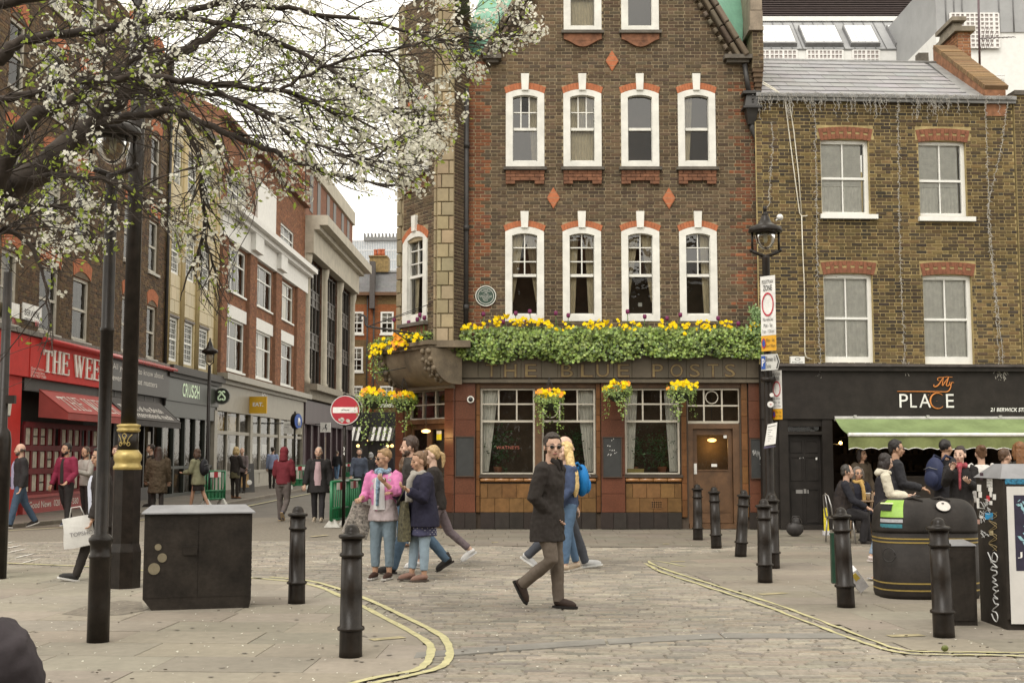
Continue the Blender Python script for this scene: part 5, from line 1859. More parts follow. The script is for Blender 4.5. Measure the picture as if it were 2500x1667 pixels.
wkwall=wk.wall()
BB=[(.14,.085,.045),(.11,.068,.04),(.17,.10,.05),(.09,.058,.036),(.18,.12,.06)]
hits=list(wk.ops)+[(a-.1,b+.1,v1,v1+.42)for a,b,v0,v1,fl in wins2]
it=brick_items(PL,wk.u0+2,wk.u1,vfas,7.0,hits,lambda u,v,r:jit(RND.choice(BB),.2),jag=.005)
it=[i[:8]+(-abs(i[0].z-4.2)-.2*i[0].y,)for i in it]
pieces(it,wkwall,'brick',brick_m,300,'brickwork')
it=brick_items(PL,wk.u0+2,wk.u1,7.0,wk.vt,hits,lambda u,v,r:jit(RND.choice(BB),.2),jag=.005)
pieces(it,wkwall,'brick',brick_m,0,'upper_brickwork')
oldw=mat('tired_cream_window_paint',(.52,.49,.42),.6,var=.15)
for a,b,v0,v1,fl in wins2:
 wd=grid_sash(wk,a,b,v0,v1,1,1,oldw,.5,frame=.1)
 mb=MB()
 n=12
 for k in range(n):
  t0,t1=k/n+.004,(k+1)/n-.004
  f=lambda t,h:(a-.08*h*(1-2*t)+(b-a)*t,v1+.18-(2*t-1)**2*.18+h*.36)
  mb.poly(PL,[f(t0,0),f(t1,0),f(t1,1),f(t0,1)],-.02,.02)
 mb.poly(PL,[(a,v1-.01),(b,v1-.01)]+[f(1-k/8,0)for k in range(9)],-.2,-.05)
 mb.build('brick_arch',red_arch,wd)
 mb=MB();mb.pbox(PL,a-.06,b+.06,v0-.09,v0-.003,-.2,.07);mb.build('sill',mat('pale_sill_paint',(.5,.48,.43),.7),wd)
mb=MB()
up=L(402,700)[0]
mb.tube([PL.pt(up,3.2,.08),PL.pt(up,wk.vt,.08)],.06,8)
mb.build('drainpipe',lead_m,wk.t)
mb=MB();mb.pbox(PL,wk.u0,wk.u1,vfas,vfas+.12,-.02,.22);mb.build('ledge',mat('crumbling_ledge',(.2,.185,.165),.9,var=.4,scale=9,bump=.006),wk.t)
RD=(.52,.035,.028)
redp=mat('red_shop_paint',RD,.6,var=.08,spec=.12)
dred=mat('dark_red_joinery',(.16,.02,.022),.6,var=.2,spec=.15)
ub=L(248,900)[0];ue=wk.u1+.15
vb_r=L(62,921)[1]
mb=MB();mb.pbox(PL,L(58,860)[0]+.02,ub,vb_r,vfas-.02,-.05,.16);mb.pbox(PL,-4,L(58,860)[0]-.02,vb_r,vfas-.02,-.05,.15)
fas=mb.build('red_fascia',redp,wk.t)
mb=MB();mb.pbox(PL,ub+.001,ue,vb_r,vfas-.02,-.05,.159);fas2=mb.build('black_fascia',mat('charcoal_fascia',(.045,.04,.036),.5),wk.t)
mb=MB()
ut=L(80,830)[0]
mb.tube([PL.pt(ut,vfas-.05,.3),PL.pt(ue+.3,vfas-.05,.3)],.07,8)
mb.build('red_tube_light',mat('glossy_red_tube',(.5,.05,.05),.25,spec=.8),wk.t)
lett=mat('cream_letter_paint',(.72,.68,.62),.5)
mb=MB()
u0,u1=L(88,900)[0],L(246,920)[0]
vt_,vb2=L(100,852)[1],L(100,909)[1]
serif(lett,fas,PL,'THE WEEK',u0,u1,vb2,vt_,.16,.2)
mb=MB()
for k,s in enumerate(('Good News','22 Berwick Street','020 7437 7580')):
 vv=L(65,897+9*k)[1]
 mb=MB();text(mb,PL,s,L(60,900)[0],L(92+3*k,900)[0],vv-.05,vv+.02,.162);mb.build('small_lettering',lett,fas)
mb=MB()
text(mb,PL,'All you need to know about',L(262,900)[0],L(387,930)[0],L(275,907)[1],L(275,888)[1],.162)
mb.build('lettering',lett,fas2);mb=MB()
text(mb,PL,'everything that matters',L(262,900)[0],L(372,930)[0],L(275,934)[1],L(275,915)[1],.162)
mb.build('lettering',lett,fas2)
def wedge(name,label,ua,ub_,vt_,vb_,proj,m,txt,parent=None):
 t=thing(name,label,'awning',PL.pt(ua,vt_))
 A,B=PL.pt(ua,vt_,.17),PL.pt(ub_,vt_,.17)
 C,D=PL.pt(ub_,vb_+.12,.17+proj),PL.pt(ua,vb_+.12,.17+proj)
 mb=MB()
 mb.add([A,B,C,D],[(0,1,2,3)])
 mb.add([D,C,C-V((0,0,.18)),D-V((0,0,.18))],[(0,1,2,3)])
 A2,B2=PL.pt(ua,vb_,.17),PL.pt(ub_,vb_,.17)
 mb.add([A,D,D-V((0,0,.18)),A2],[(0,1,2,3)])
 mb.add([B,B2,C-V((0,0,.18)),C],[(0,1,2,3)])
 mb.build('canvas',m,t)
 mb=MB()
 for p,q in((A,B),(D,C),(A,D),(B,C),(D-V((0,0,.18)),C-V((0,0,.18)))):mb.tube([p,q],.016,5)
 mb.build('awning_frame',m,t)
 sn=(D-A);n_=PL.U.cross(sn).normalized()
 SPn=type('S',(),{})()
 def pt(u,v,d):return D+PL.U*(u-ua)+(A-D).normalized()*v+(n_ if n_.x>0 else-n_)*d
 SPn.pt=pt
 mb=MB()
 H_=(A-D).length
 if txt=='week':serif(lett,t,SPn,'THE WEEK',ua+.55,ub_-.1,H_*.16,H_*.78,.004,.006);return t
 else:
  text(mb,SPn,'The best of the British',ua+.3,ub_-.9,H_*.42,H_*.66,.005)
  text(mb,SPn,'and International media',ua+.3,ub_-.5,H_*.12,H_*.36,.005)
 mb.build('lettering',lett,t)
 return t
wedge('awning','faded red shop awning with cream serif lettering on the newspaper shop',L(96,950,.17)[0],L(252,990,.17)[0],L(96,951,.17)[1],L(96,1030,.17)[1]+.12,.75,mat('faded_red_canvas',(.36,.07,.06),.8,var=.12,scale=2),'week')
wedge('awning','charcoal shop awning with pale lettering next to the red one',L(258,950,.17)[0],L(392,960,.17)[0],L(258,966,.17)[1],L(258,1040,.17)[1]+.1,.7,mat('charcoal_canvas',(.06,.053,.05),.8,var=.15),'media')
mb=MB()
mb.pbox(PL,-4,L(40,1000)[0]+.15,0.05,vb_r,-.05,.05)
mb.build('red_pilaster',redp,wk.t)
mb=MB();mb.pbox(PL,ub-.1,ub+.25,0.05,vb_r,-.05,.05);mb.build('red_pilaster',redp,wk.t)
us,ue_=L(56,1150)[0],ub-.1
vr0,vr1=.1,L(70,1215)[1]
mb=MB();mb.pbox(PL,us,ue_,.08,vr1,-.1,.03);mb.pbox(PL,us,ue_,vr1,vr1+.07,-.1,.09);ris=mb.build('stall_riser',mat('weathered_red_riser',(.36,.045,.04),.5,var=.12),wk.t)
mb=MB();text(mb,PL,'Good News  020 7437 7580',us+.35,L(188,1230)[0],L(100,1238)[1],L(100,1222)[1],.034,bold=.01);mb.build('lettering',lett,ris)
vt2=L(70,1036)[1]
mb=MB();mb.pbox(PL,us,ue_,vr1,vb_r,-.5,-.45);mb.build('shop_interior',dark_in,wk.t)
mb=MB();mb.pbox(PL,us-.1,wk.u1,vb_r-.32,vb_r,-.1,.0);mb.build('awning_backing_board',mat('dark_board',(.05,.042,.037),.6),wk.t)
paper=mat('pinned_paper',(.58,.53,.43),.8,var=.35,scale=6)
nr,nc=3,11
joi=MB()
H3=(vt2-vr1-.07)/nr
Wc=(ue_-us)/nc
for j in range(nr+1):
 v=vr1+.07+H3*j
 joi.pbox(PL,us,ue_,v-.07,v+.07,-.05,.02)
for i in range(nc+1):
 joi.pbox(PL,us+Wc*i-.06,us+Wc*i+.06,vr1+.07,vt2,-.05,.015)
jn=joi.build('glazed_light_frame',dred,wk.t)
for i in range(nc):
 for j in range(nr):
  mb=MB()
  a,b=us+Wc*i+.06,us+Wc*(i+1)-.06
  v0,v1=vr1+.07+H3*j+.07,vr1+.07+H3*(j+1)-.07
  k=RND.choice((1,1,2))
  for q in range(k):
   mb.pbox(PL,a+.02,b-.02,v0+(v1-v0)*q/k+.02,v0+(v1-v0)*(q+1)/k-.015,-.03,-.02)
  if RND.random()<.85-.05*i or i<4:mb.build('pinned_sheet',paper,jn)
mb=MB()
mb.pbox(PL,ub+.25,wk.u1,.05,.5,-.1,.0);mb.pbox(PL,ub+.25,wk.u1,.5,vb_r,-.9,-.85)
for k in range(7):
 u=ub+.25+(wk.u1-ub-.25)*k/6
 mb.pbox(PL,u-.05,u+.05,.5,vb_r,-.12,.01)
mb.build('dark_shopfront',mat('near_black_joinery',(.035,.028,.026),.5),wk.t)
mb=MB();mb.pbox(PL,L(366,1050)[0],L(372,1050)[0],.6,2.3,-.1,-.05);mb.build('pale_door_strip',lett,wk.t)
for i,(xa,xb,ya,yb)in enumerate([(18,46,735,778),(56,100,738,790)]):
 u0,v1=L(xa,ya,.03);u1,v0=L(xb,yb,.03)
 t=thing('street_name_plate',['white street name plate half behind the leftmost black post','white street name plate on the brown brick above the red fascia'][i],'street sign',PL.pt(u0,v0,.03))
 mb=MB();mb.pbox(PL,u0,u1,v0,v1,.0,.04);mb.build('plate',signw,t)
 mb=MB()
 if i:
  text(mb,PL,'BERWICK',u0+.1,u1-.12,v1-.3,v1-.14,.042,bold=.01);text(mb,PL,'STREET',u0+.1,u1-.55,v1-.52,v1-.36,.042,bold=.01)
 mb.build('lettering',MATS['print_black'],t)if i else None
 mb=MB();text(mb,PL,'W1',u1-.42,u1-.18,v1-.52,v1-.36,.043,bold=.01);mb.build('red_lettering',mat('sign_red',(.5,.03,.04),.5),t)
u0,v0=L(9,1012,.3);u1,v1=L(34,986,.3)
t=thing('wall_box','small white five sided box on the bright red shop pilaster','box',PL.pt(u0,v0,.05))
mb=MB();mb.poly(PL,[(u0+.05,v0),(u1-.05,v0),(u1,v0+.28),((u0+u1)/2,v1+.08),(u0,v0+.28)],.05,.25);mb.build('box_body',mat('cream_box',(.55,.53,.45),.5),t)
mb=MB();mb.pbox(PL,u0+.05,u1-.05,v0-.04,v0-.001,.05,.24);mb.build('box_base',sill_m,t)
# -- cream faience building with the juice bar
cr_m=mat('cream_faience_backing',(.40,.32,.17),.7,var=.15)
vtc=L(548,380)[1]
cr=Fac('cream_tiled_building','narrow cream tiled building with tall small-paned windows over the juice bar','building',402,528,800,vtc,cr_m)
tcols=[]
for x0,x1,yt,yb in[(409,431,769,884),(449,469,781,894),(485,505,793,905)]:
 u0,v1=L(x0,yt);u1,v0=L(x1,yb);tcols.append((u0,u1,v0,v1))
b0,h0=tcols[0][2],tcols[0][3]-tcols[0][2]
r2=L(416,548)[1]-L(416,664)[1]
v2=L(416,664)[1]
vv0=[(b0,h0),(v2,r2),(2*v2-b0,r2*.95)]
tw_=[]
for u0,u1,*_ in tcols:
 for v0,h in vv0:
  if v0+h<vtc-.3:
   cr.op(u0,u1,v0,v0+h);tw_.append((u0,u1,v0,v0+h))
vcf=L(402,888)[1]
cr.ops.append((cr.u0+.01,cr.u1-.01,0,vcf-.02))
cwall=cr.wall()
fai=tint('cream_faience_tile',.45,.001,20,.12,6,.5)
it=brick_items(PL,cr.u0,cr.u1,vcf,vtc,[(a,b,c,d)for a,b,c,d in cr.ops],lambda u,v,r:jit((.50,.405,.215),.06),course=.46,length=.62,proud=.022,joint=.012,bond='stretcher',jag=.002)
pieces(it,cwall,'faience_tile',fai,300,'faience_tiles',.006)
mb=MB()
for k in range(4):
 ua=[cr.u0+.1,(tcols[0][1]+tcols[1][0])/2,(tcols[1][1]+tcols[2][0])/2,cr.u1-.25][k]
 for s in(-.14,0,.14):mb.tube([PL.pt(ua+s,vcf+.05,.02),PL.pt(ua+s,vtc,.02)],.075,8)
mb.build('fluted_pilaster',fai[0],cr.t)if False else mb.build('fluted_pilaster',mat('cream_fluted_tile',(.46,.36,.18),.45,var=.12),cr.t)
mb=MB();mb.pbox(PL,cr.u0,cr.u1,vtc,vtc+.25,-.3,.2);mb.build('parapet_coping',sill_m,cr.t)
for a,b,c,d in tw_:
 wd=grid_sash(cr,a,b,c,d,4,8,upvc,.5,bar=.012,frame=.1,dep=-.08,curtains=False,inner=mat('grey_blind_behind',(.2,.19,.17),.8))
 mb=MB();mb.pbox(PL,a-.05,b+.05,d,d+.08,-.02,.06);mb.build('window_head',frame_dark,wd)
grnblk=mat('green_black_fascia',(.033,.037,.030),.45)
mb=MB()
mb.pbox(PL,cr.u0,cr.u1+.3,vcf-.28,vcf-.02,-.1,.35);mb.pbox(PL,cr.u0,cr.u1+.2,vcf-.42,vcf-.28,-.1,.22)
mb.build('dark_cornice',mat('brown_black_cornice',(.04,.033,.028),.6),cr.t)
vq=L(402,976)[1]
mb=MB();mb.pbox(PL,cr.u0,cr.u1+.15,vq,vcf-.42,-.1,.12);mb.pbox(PL,cr.u0,cr.u1+.15,vq-.55,vq-.002,-.1,.06);jf=mb.build('juice_bar_fascia',grnblk,cr.t)
mint=mat('pale_mint_letters',(.66,.80,.58),.5,emit=(.6,.8,.5),estr=.12)
mb=MB()
u0,u1=L(446,950,.13)[0],L(488,960,.13)[0]
va,vz=L(446,968,.13)[1],L(446,934,.13)[1]
wl=(u1-u0)/6
for k,ch in enumerate('CRU'):
 mb=MB();text(mb,PL,ch,u0+wl*k,u0+wl*(k+.86),va,vz,.13,bold=.02);mb.build('letter',mint,jf)
mb=MB()
text(mb,PL,'S',u0+wl*3,u0+wl*3.86,va,vz,.13,bold=.02)
vs_,fs_,x0_,x1_,y0_,y1_=text_geo('S',.02)
mb.add([PL.pt(u0+wl*(4.86-.86*(p.x-x0_)/(x1_-x0_)),va+(vz-va)*(p.y-y0_)/(y1_-y0_),.13)for p in vs_],fs_)
mb.build('letter',mint,jf);mb=MB()
text(mb,PL,'H',u0+wl*5,u0+wl*5.86,va,vz,.13,bold=.02)
mb.build('letter',mint,jf)
mb=MB()
for k in range(6):
 u=cr.u0+(cr.u1-cr.u0)*k/5
 mb.pbox(PL,u-.07,u+.07,.1,vq-.5,-.15,.02)
mb.pbox(PL,cr.u0,cr.u1,1.05,1.15,-.12,.015);mb.pbox(PL,cr.u0,cr.u1,.08,.2,-.12,.03)
jw=mb.build('shopfront_frame',grnblk,cr.t)
mb=MB();mb.pbox(PL,cr.u0,cr.u1,.1,vq-.3,-1.2,-1.15);mb.build('shop_interior',mat('juice_bar_interior',(.13,.09,.055),.8,var=.6,scale=.9),cr.t)
for k in range(5):
 a,b=cr.u0+(cr.u1-cr.u0)*k/5+.07,cr.u0+(cr.u1-cr.u0)*(k+1)/5-.07
 mb=MB();mb.add([PL.pt(a,.2,-.08),PL.pt(b,.2,-.08),PL.pt(b,vq-.5,-.08),PL.pt(a,vq-.5,-.08)],[(0,1,2,3)]);mb.build('pane',dark_glass,jw)
mb=MB();mb.pbox(PL,cr.u0+.12,cr.u0+.55,1.2,2.35,-.1,-.085);mb.build('menu_poster',mat('pale_menu_poster',(.45,.42,.37),.7,var=.3,scale=4),jw)
mb=MB();mb.pbox(PL,cr.u0+2.3,cr.u0+2.9,1.2,2.0,-.5,-.45);mb.build('orange_display',mat('orange_display',(.42,.17,.04),.6),jw)
c=at_y(542,967,PL.pt(L(520,967)[0],0).y)
t=thing('round_hanging_sign','round dark green projecting sign with two mint curls beside the juice bar','sign',(c.x,c.y,c.z-.45),'projecting shop signs')
FS=Plane((0,c.y,0),(1,0))
mb=MB();r_=19.5/FPX*c.y
mb.tube([V((c.x,c.y-.07,c.z)),V((c.x,c.y+.07,c.z))],r_,28);mb.build('sign_disc',grnblk,t)
mb=MB();mb.tube([V((c.x+r_*math.cos(k*PI/14),c.y-.07,c.z+r_*math.sin(k*PI/14)))for k in range(29)],.02,5);mb.tube([V((c.x,c.y,c.z)),V((PL.pt(cr.u1,0).x,c.y,c.z))],.03,6);mb.build('sign_rim',mat('sign_rim_grey',(.25,.25,.24),.5),t)
mb=MB()
for s in(-1,1):
 pts=[(.42,.42),(.3,.56),(.1,.5),(.08,.3),(.25,.08),(.42,-.12),(.44,-.36),(.28,-.5),(.12,-.42),(.05,-.3)]
 sm=smooth_path([(c.x+s*(p*.95-.0)*r_,c.z+q*r_)for p,q in pts],4)
 mb.tube([V((p.x,c.y-.085,p.y))for p in sm],.035,6)
mb.build('sign_emblem',mint,t)
# -- red brick building with white bands over the sandwich shop
RB=[(.30,.125,.062),(.33,.145,.07),(.265,.11,.056),(.36,.16,.078),(.23,.097,.05)]
vte=L(740,512)[1]+.2
eb=Fac('red_brick_building','red brick building with wide white framed windows and white bands over the grey sandwich shop','building',528,741,800,vte,mat('red_brick_mortar',(.24,.13,.08),.95,var=.25))
bays=[]
for x0,x1,ytop,ysil in[(546,595,789,902),(619,661,823,930),(680,713,846,943)]:
 u0=L(x0,850)[0];u1=L(x1,880)[0]
 bays.append((u0,u1))
f1b,f1t=L(546,899)[1],L(546,738)[1]
f2b=L(553,705)[1];f2t=L(553,590)[1]
f3b=L(690,620)[1];f3t=L(690,545)[1]
ew=[]
for a,b in bays:
 for v0,v1 in((f1b,f1t),(f2b,f2t),(f3b,f3t)):
  eb.op(a,b,v0,v1);ew.append((a,b,v0,v1))
vsh=L(523,908)[1]
eb.ops.append((eb.u0+.01,eb.u1-.01,0,vsh-.3))
ewall=eb.wall()
it=brick_items(PL,eb.u0,eb.u1,vsh,vte,eb.ops,lambda u,v,r:jit(RND.choice(RB),.15),course=.09,length=.27,jag=.004)
it=[i[:8]+(-i[0].y-.3*abs(i[0].z-5),)for i in it]
pieces(it,ewall,'brick',brick_m,300,'brickwork')
it=[]
mb=MB()
for a,b in[(bays[0][1],bays[1][0]),(bays[1][1],bays[2][0]),(bays[2][1],eb.u1),(eb.u0,bays[0][0])]:
 m_,hw_=(a+b)/2,(b-a)/2*.75
 mb=MB();mb.pbox(PL,m_-hw_,m_+hw_,vsh,f2t+.1,0,.16);mb.build('brick_pier',MATS['red_brick_mortar'],eb.t)
pk=ewall
PLp=Plane(PL.pt(0,0,.16),(PL.U.x,PL.U.y))
it=[]
for a,b in[(bays[0][1],bays[1][0]),(bays[1][1],bays[2][0]),(bays[2][1],eb.u1),(eb.u0,bays[0][0])]:
 m_,hw_=(a+b)/2,(b-a)/2*.75
 it+=brick_items(PLp,m_-hw_,m_+hw_,vsh,f2t+.1,[],lambda u,v,r:jit(RND.choice(RB),.15),course=.09,length=.27)
pieces(it,pk,'brick',brick_m,0,'brickwork')
whb=mat('white_band_paint',(.74,.73,.70),.6,var=.08)
for a,b,v0,v1 in ew:
 fl1=abs(v0-f1b)<.01
 band_=(L(546,738)[1]-L(546,769)[1])if fl1 else 0
 wd=grid_sash(eb,a,b,v0,v1-band_,3,1,upvc,.64,bar=.045,frame=.09,dep=-.1,inner=mat('ochre_room',(.17,.11,.05),.85,var=.4,scale=.6)if fl1 else None)
 if fl1:
  mb=MB();mb.pbox(PL,a-.12,b+.12,v1-band_,v1+.02,-.2,.06);mb.build('white_lintel_band',whb,wd)
 mb=MB();mb.pbox(PL,a-.05,b+.05,v0-.08,v0,-.2,.08);mb.build('sill',upvc,wd)
vcor=L(536,540)[1]
mb=MB()
mb.pbox(PL,eb.u0-.1,eb.u1+.1,f2t+.1,f2t+1.0,0,.2)
mb.pbox(PL,eb.u0-.1,eb.u1+.3,f2t+1.0,f2t+1.2,0,.45);mb.pbox(PL,eb.u0-.1,eb.u1+.3,f2t+1.2,f2t+1.45,0,.7)
for a,b in((bays[0][1],bays[1][0]),(bays[1][1],bays[2][0])):
 mb.pbox(PL,a+.1,b-.1,f2t+.25,f2t+1.0,.2,.42)
mb.build('white_cornice',whb,eb.t)
mb=MB();mb.pbox(PL,bays[1][0]-.2,bays[1][1]+.1,f3b-.3,f3t+.9,-.05,.12);mb.build('white_boarded_bay',whb,eb.t)
mb=MB()
mb.hexa([PL.pt(eb.u0,vte,.3),PL.pt(eb.u1,vte,.3),PL.pt(eb.u1,vte,-4),PL.pt(eb.u0,vte,-4),PL.pt(eb.u0,vte+.2,.3),PL.pt(eb.u1,vte+.2,.3),PL.pt(eb.u1,vte+2.4,-4),PL.pt(eb.u0,vte+2.4,-4)])
mb.build('roof',mat('red_tile_roof',(.2,.09,.05),.9,var=.3,scale=3),eb.t)
gs=mat('stone_grey_shopfront',(.30,.275,.225),.5,var=.1,scale=3)
mb=MB()
mb.pbox(PL,eb.u0,eb.u1+.2,vsh-.25,vsh,-.05,.5);mb.pbox(PL,eb.u0,eb.u1,vsh-.4,vsh-.25,-.05,.25)
mb.pbox(PL,eb.u0,eb.u1,vsh-1.5,vsh-.4,-.05,.1)
gf=mb.build('grey_fascia',gs,eb.t)
vs1=vsh-1.5
mb=MB()
for k in range(10):
 u=eb.u0+(eb.u1-eb.u0)*k/9
 wd_=.22 if k%3==0 else.07
 mb.pbox(PL,u-wd_,u+wd_,.1,vs1,-.1,.08 if k%3==0 else.02)
for v in(.1,vs1*.22,vs1*.72):mb.pbox(PL,eb.u0,eb.u1,v,v+.14,-.12,.03)
mb.pbox(PL,eb.u0,eb.u1,.1,vs1*.22,-.08,.0)
sfm=mb.build('shopfront_frame',gs,eb.t)
mb=MB();mb.pbox(PL,eb.u0,eb.u1,.1,vs1,-2.2,-2.1);mb.pbox(PL,eb.u0,eb.u1,vs1,vs1+.1,-2.1,-.1);mb.build('shop_interior',mat('sandwich_shop_interior',(.16,.12,.07),.8,var=.5,scale=.7),eb.t)
for k in range(9):
 a,b=eb.u0+(eb.u1-eb.u0)*k/9+.07,eb.u0+(eb.u1-eb.u0)*(k+1)/9-.07
 for v0,v1 in((vs1*.22+.14,vs1*.72),(vs1*.72+.14,vs1)):
  mb=MB();mb.add([PL.pt(a,v0,-.05),PL.pt(b,v0,-.05),PL.pt(b,v1,-.05),PL.pt(a,v1,-.05)],[(0,1,2,3)]);mb.build('pane',dark_glass,sfm)
 if k in(2,4,5):
  mb=MB();mb.pbox(PL,a,b,vs1*.48,vs1*.62,-.4,-.38);mb.build('window_poster',MATS['white_sign_letters'],sfm)
 if k in(1,2):
  mb=MB();mb.pbox(PL,a,b,vs1*.74,vs1*.97,-.5,-.48);mb.build('yellow_panel',mat('mustard_panel',(.45,.28,.03),.6),sfm)
mb=MB();text(mb,PL,'EAT',L(634,960)[0],L(649,965)[0],L(640,967)[1],L(640,953)[1],.105,bold=.03);mb.build('lettering',signw,gf)
cdep=PL.pt(L(604,980)[0],0).y
A,B=at_y(609,1009,cdep),at_y(652,968,cdep)
t=thing('square_hanging_sign','square mustard yellow projecting sign reading EAT on the grey shopfront','sign',(A.x,cdep,A.z),'projecting shop signs')
FSy=Plane((0,cdep-.08,0),(1,0))
mb=MB();mb.box(((A.x+B.x)/2,cdep,(A.z+B.z)/2),B.x-A.x,.15,B.z-A.z);mb.tube([V((A.x,cdep,B.z-.2)),V((PL.pt(0,0).x-.2,cdep,B.z-.2))],.03,6);mb.build('sign_box',mat('mustard_yellow',(.62,.36,.012),.5,var=.05),t)
mb=MB();q0,q1=at_y(617,992,cdep-.08),at_y(643,982,cdep-.08);text(mb,FSy,'EAT.',q0.x,q1.x,q0.z,q1.z,.003,bold=.045);mb.build('lettering',signw,t)
# -- stone building with giant columns and dark metal bays
vco=L(740,560)[1]
sb=Fac('stone_fronted_building','pale stone building with columns and tall dark metal window bays near the street end','building',741,858,800,L(859,516)[1],mat('red_attic_brick',(.21,.09,.05),.9,var=.25))
vled=L(736,935)[1]
pale=mat('pale_portland_stone',(.46,.42,.34),.75,var=.15,scale=2,bump=.002)
bz=mat('bronze_dark_metal',(.055,.045,.036),.5,var=.2)
vc1=L(740,560)[1]
W_=sb.u1-sb.u0
bayw=W_/3.6
sbays=[(sb.u0+.12*bayw+bayw*1.16*k+.1,sb.u0+.12*bayw+bayw*1.16*k+bayw+.1)for k in range(3)]
sb.ops+=[(a,b,vled,vc1-1.2)for a,b in sbays]+[(sb.u0+.01,sb.u1-.01,0,vled-.6)]
sb.wall()
mb=MB()
edges=[sb.u0]+[x for p in sbays for x in p]+[sb.u1]
for k in range(0,len(edges),2):
 a,b=edges[k],edges[k+1]
 mb=MB();mb.pbox(PL,a,b,vled,vc1-1.2,-.1,.05);mb.build('stone_pier',pale,sb.t)
for k in range(0,len(edges),2):
 a,b=edges[k],edges[k+1]
 mb=MB()
 n_=2 if b-a>1.2 else 1
 for s in range(n_):
  c_=a+(b-a)*(s+.5)/n_
  p=PL.pt(c_,vled,.1)
  mb.lathe(p,[(.26,0),(.26,.25),(.2,.35),(.18,vc1-1.9-vled),(.26,vc1-1.6-vled),(.28,vc1-1.2-vled)],12)
 mb.build('column',pale,sb.t)
mb=MB()
mb.pbox(PL,sb.u0,sb.u1,vc1-1.2,vc1+.1,-.1,.5);mb.pbox(PL,sb.u0,sb.u1+.4,vc1+.1,vc1+.35,-.1,.8);mb.pbox(PL,sb.u0,sb.u1+.9,vc1+.35,vc1+.9,-.1,1.25)
mb.build('stone_cornice',pale,sb.t)
mb=MB();mb.pbox(PL,sb.u0,sb.u1+.2,sb.vt-.9,sb.vt,-.2,.15);mb.build('parapet_band',pale,sb.t)
mb=MB();mb.pbox(PL,sb.u0,sb.u1+.3,vled-.35,vled,-.1,.8);mb.pbox(PL,sb.u0,sb.u1,vled-.8,vled-.35,-.1,.4);mb.build('stone_ledge',mat('grimy_ledge_stone',(.28,.25,.2),.8,var=.2),sb.t)
for a,b in sbays:
 v0,v1=vled,vc1-1.2
 mb=MB()
 n_=4
 for k in range(n_+1):
  u=a+(b-a)*k/n_
  mb.pbox(PL,u-.05,u+.05,v0,v1,-.25,-.1)
 H_=(v1-v0)
 for s in(.0,.3,.36,.42,.64,.7,.76,.97):mb.pbox(PL,a,b,v0+H_*s,v0+H_*s+.09,-.25,-.12)
 for s in(.3,.64):mb.pbox(PL,a,b,v0+H_*s,v0+H_*(s+.12),-.24,-.16)
 wd=mb.build('metal_window_bay',bz,sb.t)
 for k in range(n_):
  for s0,s1 in((.01,.3),(.42,.64),(.76,.97)):
   q0,q1=a+(b-a)*k/n_,a+(b-a)*(k+1)/n_
   mb=MB();e=RND.uniform(-.01,.01);mb.add([PL.pt(q0,v0+H_*s0,-.18+e),PL.pt(q1,v0+H_*s0,-.18-e),PL.pt(q1,v0+H_*s1,-.18-e),PL.pt(q0,v0+H_*s1,-.18+e)],[(0,1,2,3)]);mb.build('pane',dark_glass,wd)
 mb=MB();mb.pbox(PL,a,b,v0,v1,-1,-.95);mb.build('room',dark_in,wd)
for a,b in sbays:
 for s in(.1,.6):
  q=a+(b-a)*s
  mb=MB();mb.pbox(PL,q,q+1.0,vc1+1.4,sb.vt-1.0,-.02,.03);mb.build('attic_window',bz,sb.t)
pur=mat('plum_dark_shopfront',(.045,.024,.03),.5,var=.3,scale=1)
mb=MB();mb.pbox(PL,sb.u0,sb.u1,.1,vled-.6,-.3,-.1)
for k in range(9):
 u=sb.u0+W_*k/8;mb.pbox(PL,u-.12,u+.12,.1,vled-.9,-.1,.12)
mb.pbox(PL,sb.u0,sb.u1,vled-2.2,vled-.9,-.1,.18)
dsf=mb.build('dark_shopfront',pur,sb.t)
mb=MB()
for k,(s,v)in enumerate(((.12,1.2),(.4,1.0),(.62,1.5),(.85,.9))):mb.pbox(PL,sb.u0+W_*s,sb.u0+W_*s+1.2,v,v+1.6,-.09,-.07)
mb.build('lit_display',mat('dim_display',(.18,.13,.09),.7,var=.7,scale=1.2),dsf)  # mottled brown display panels set on the plum front
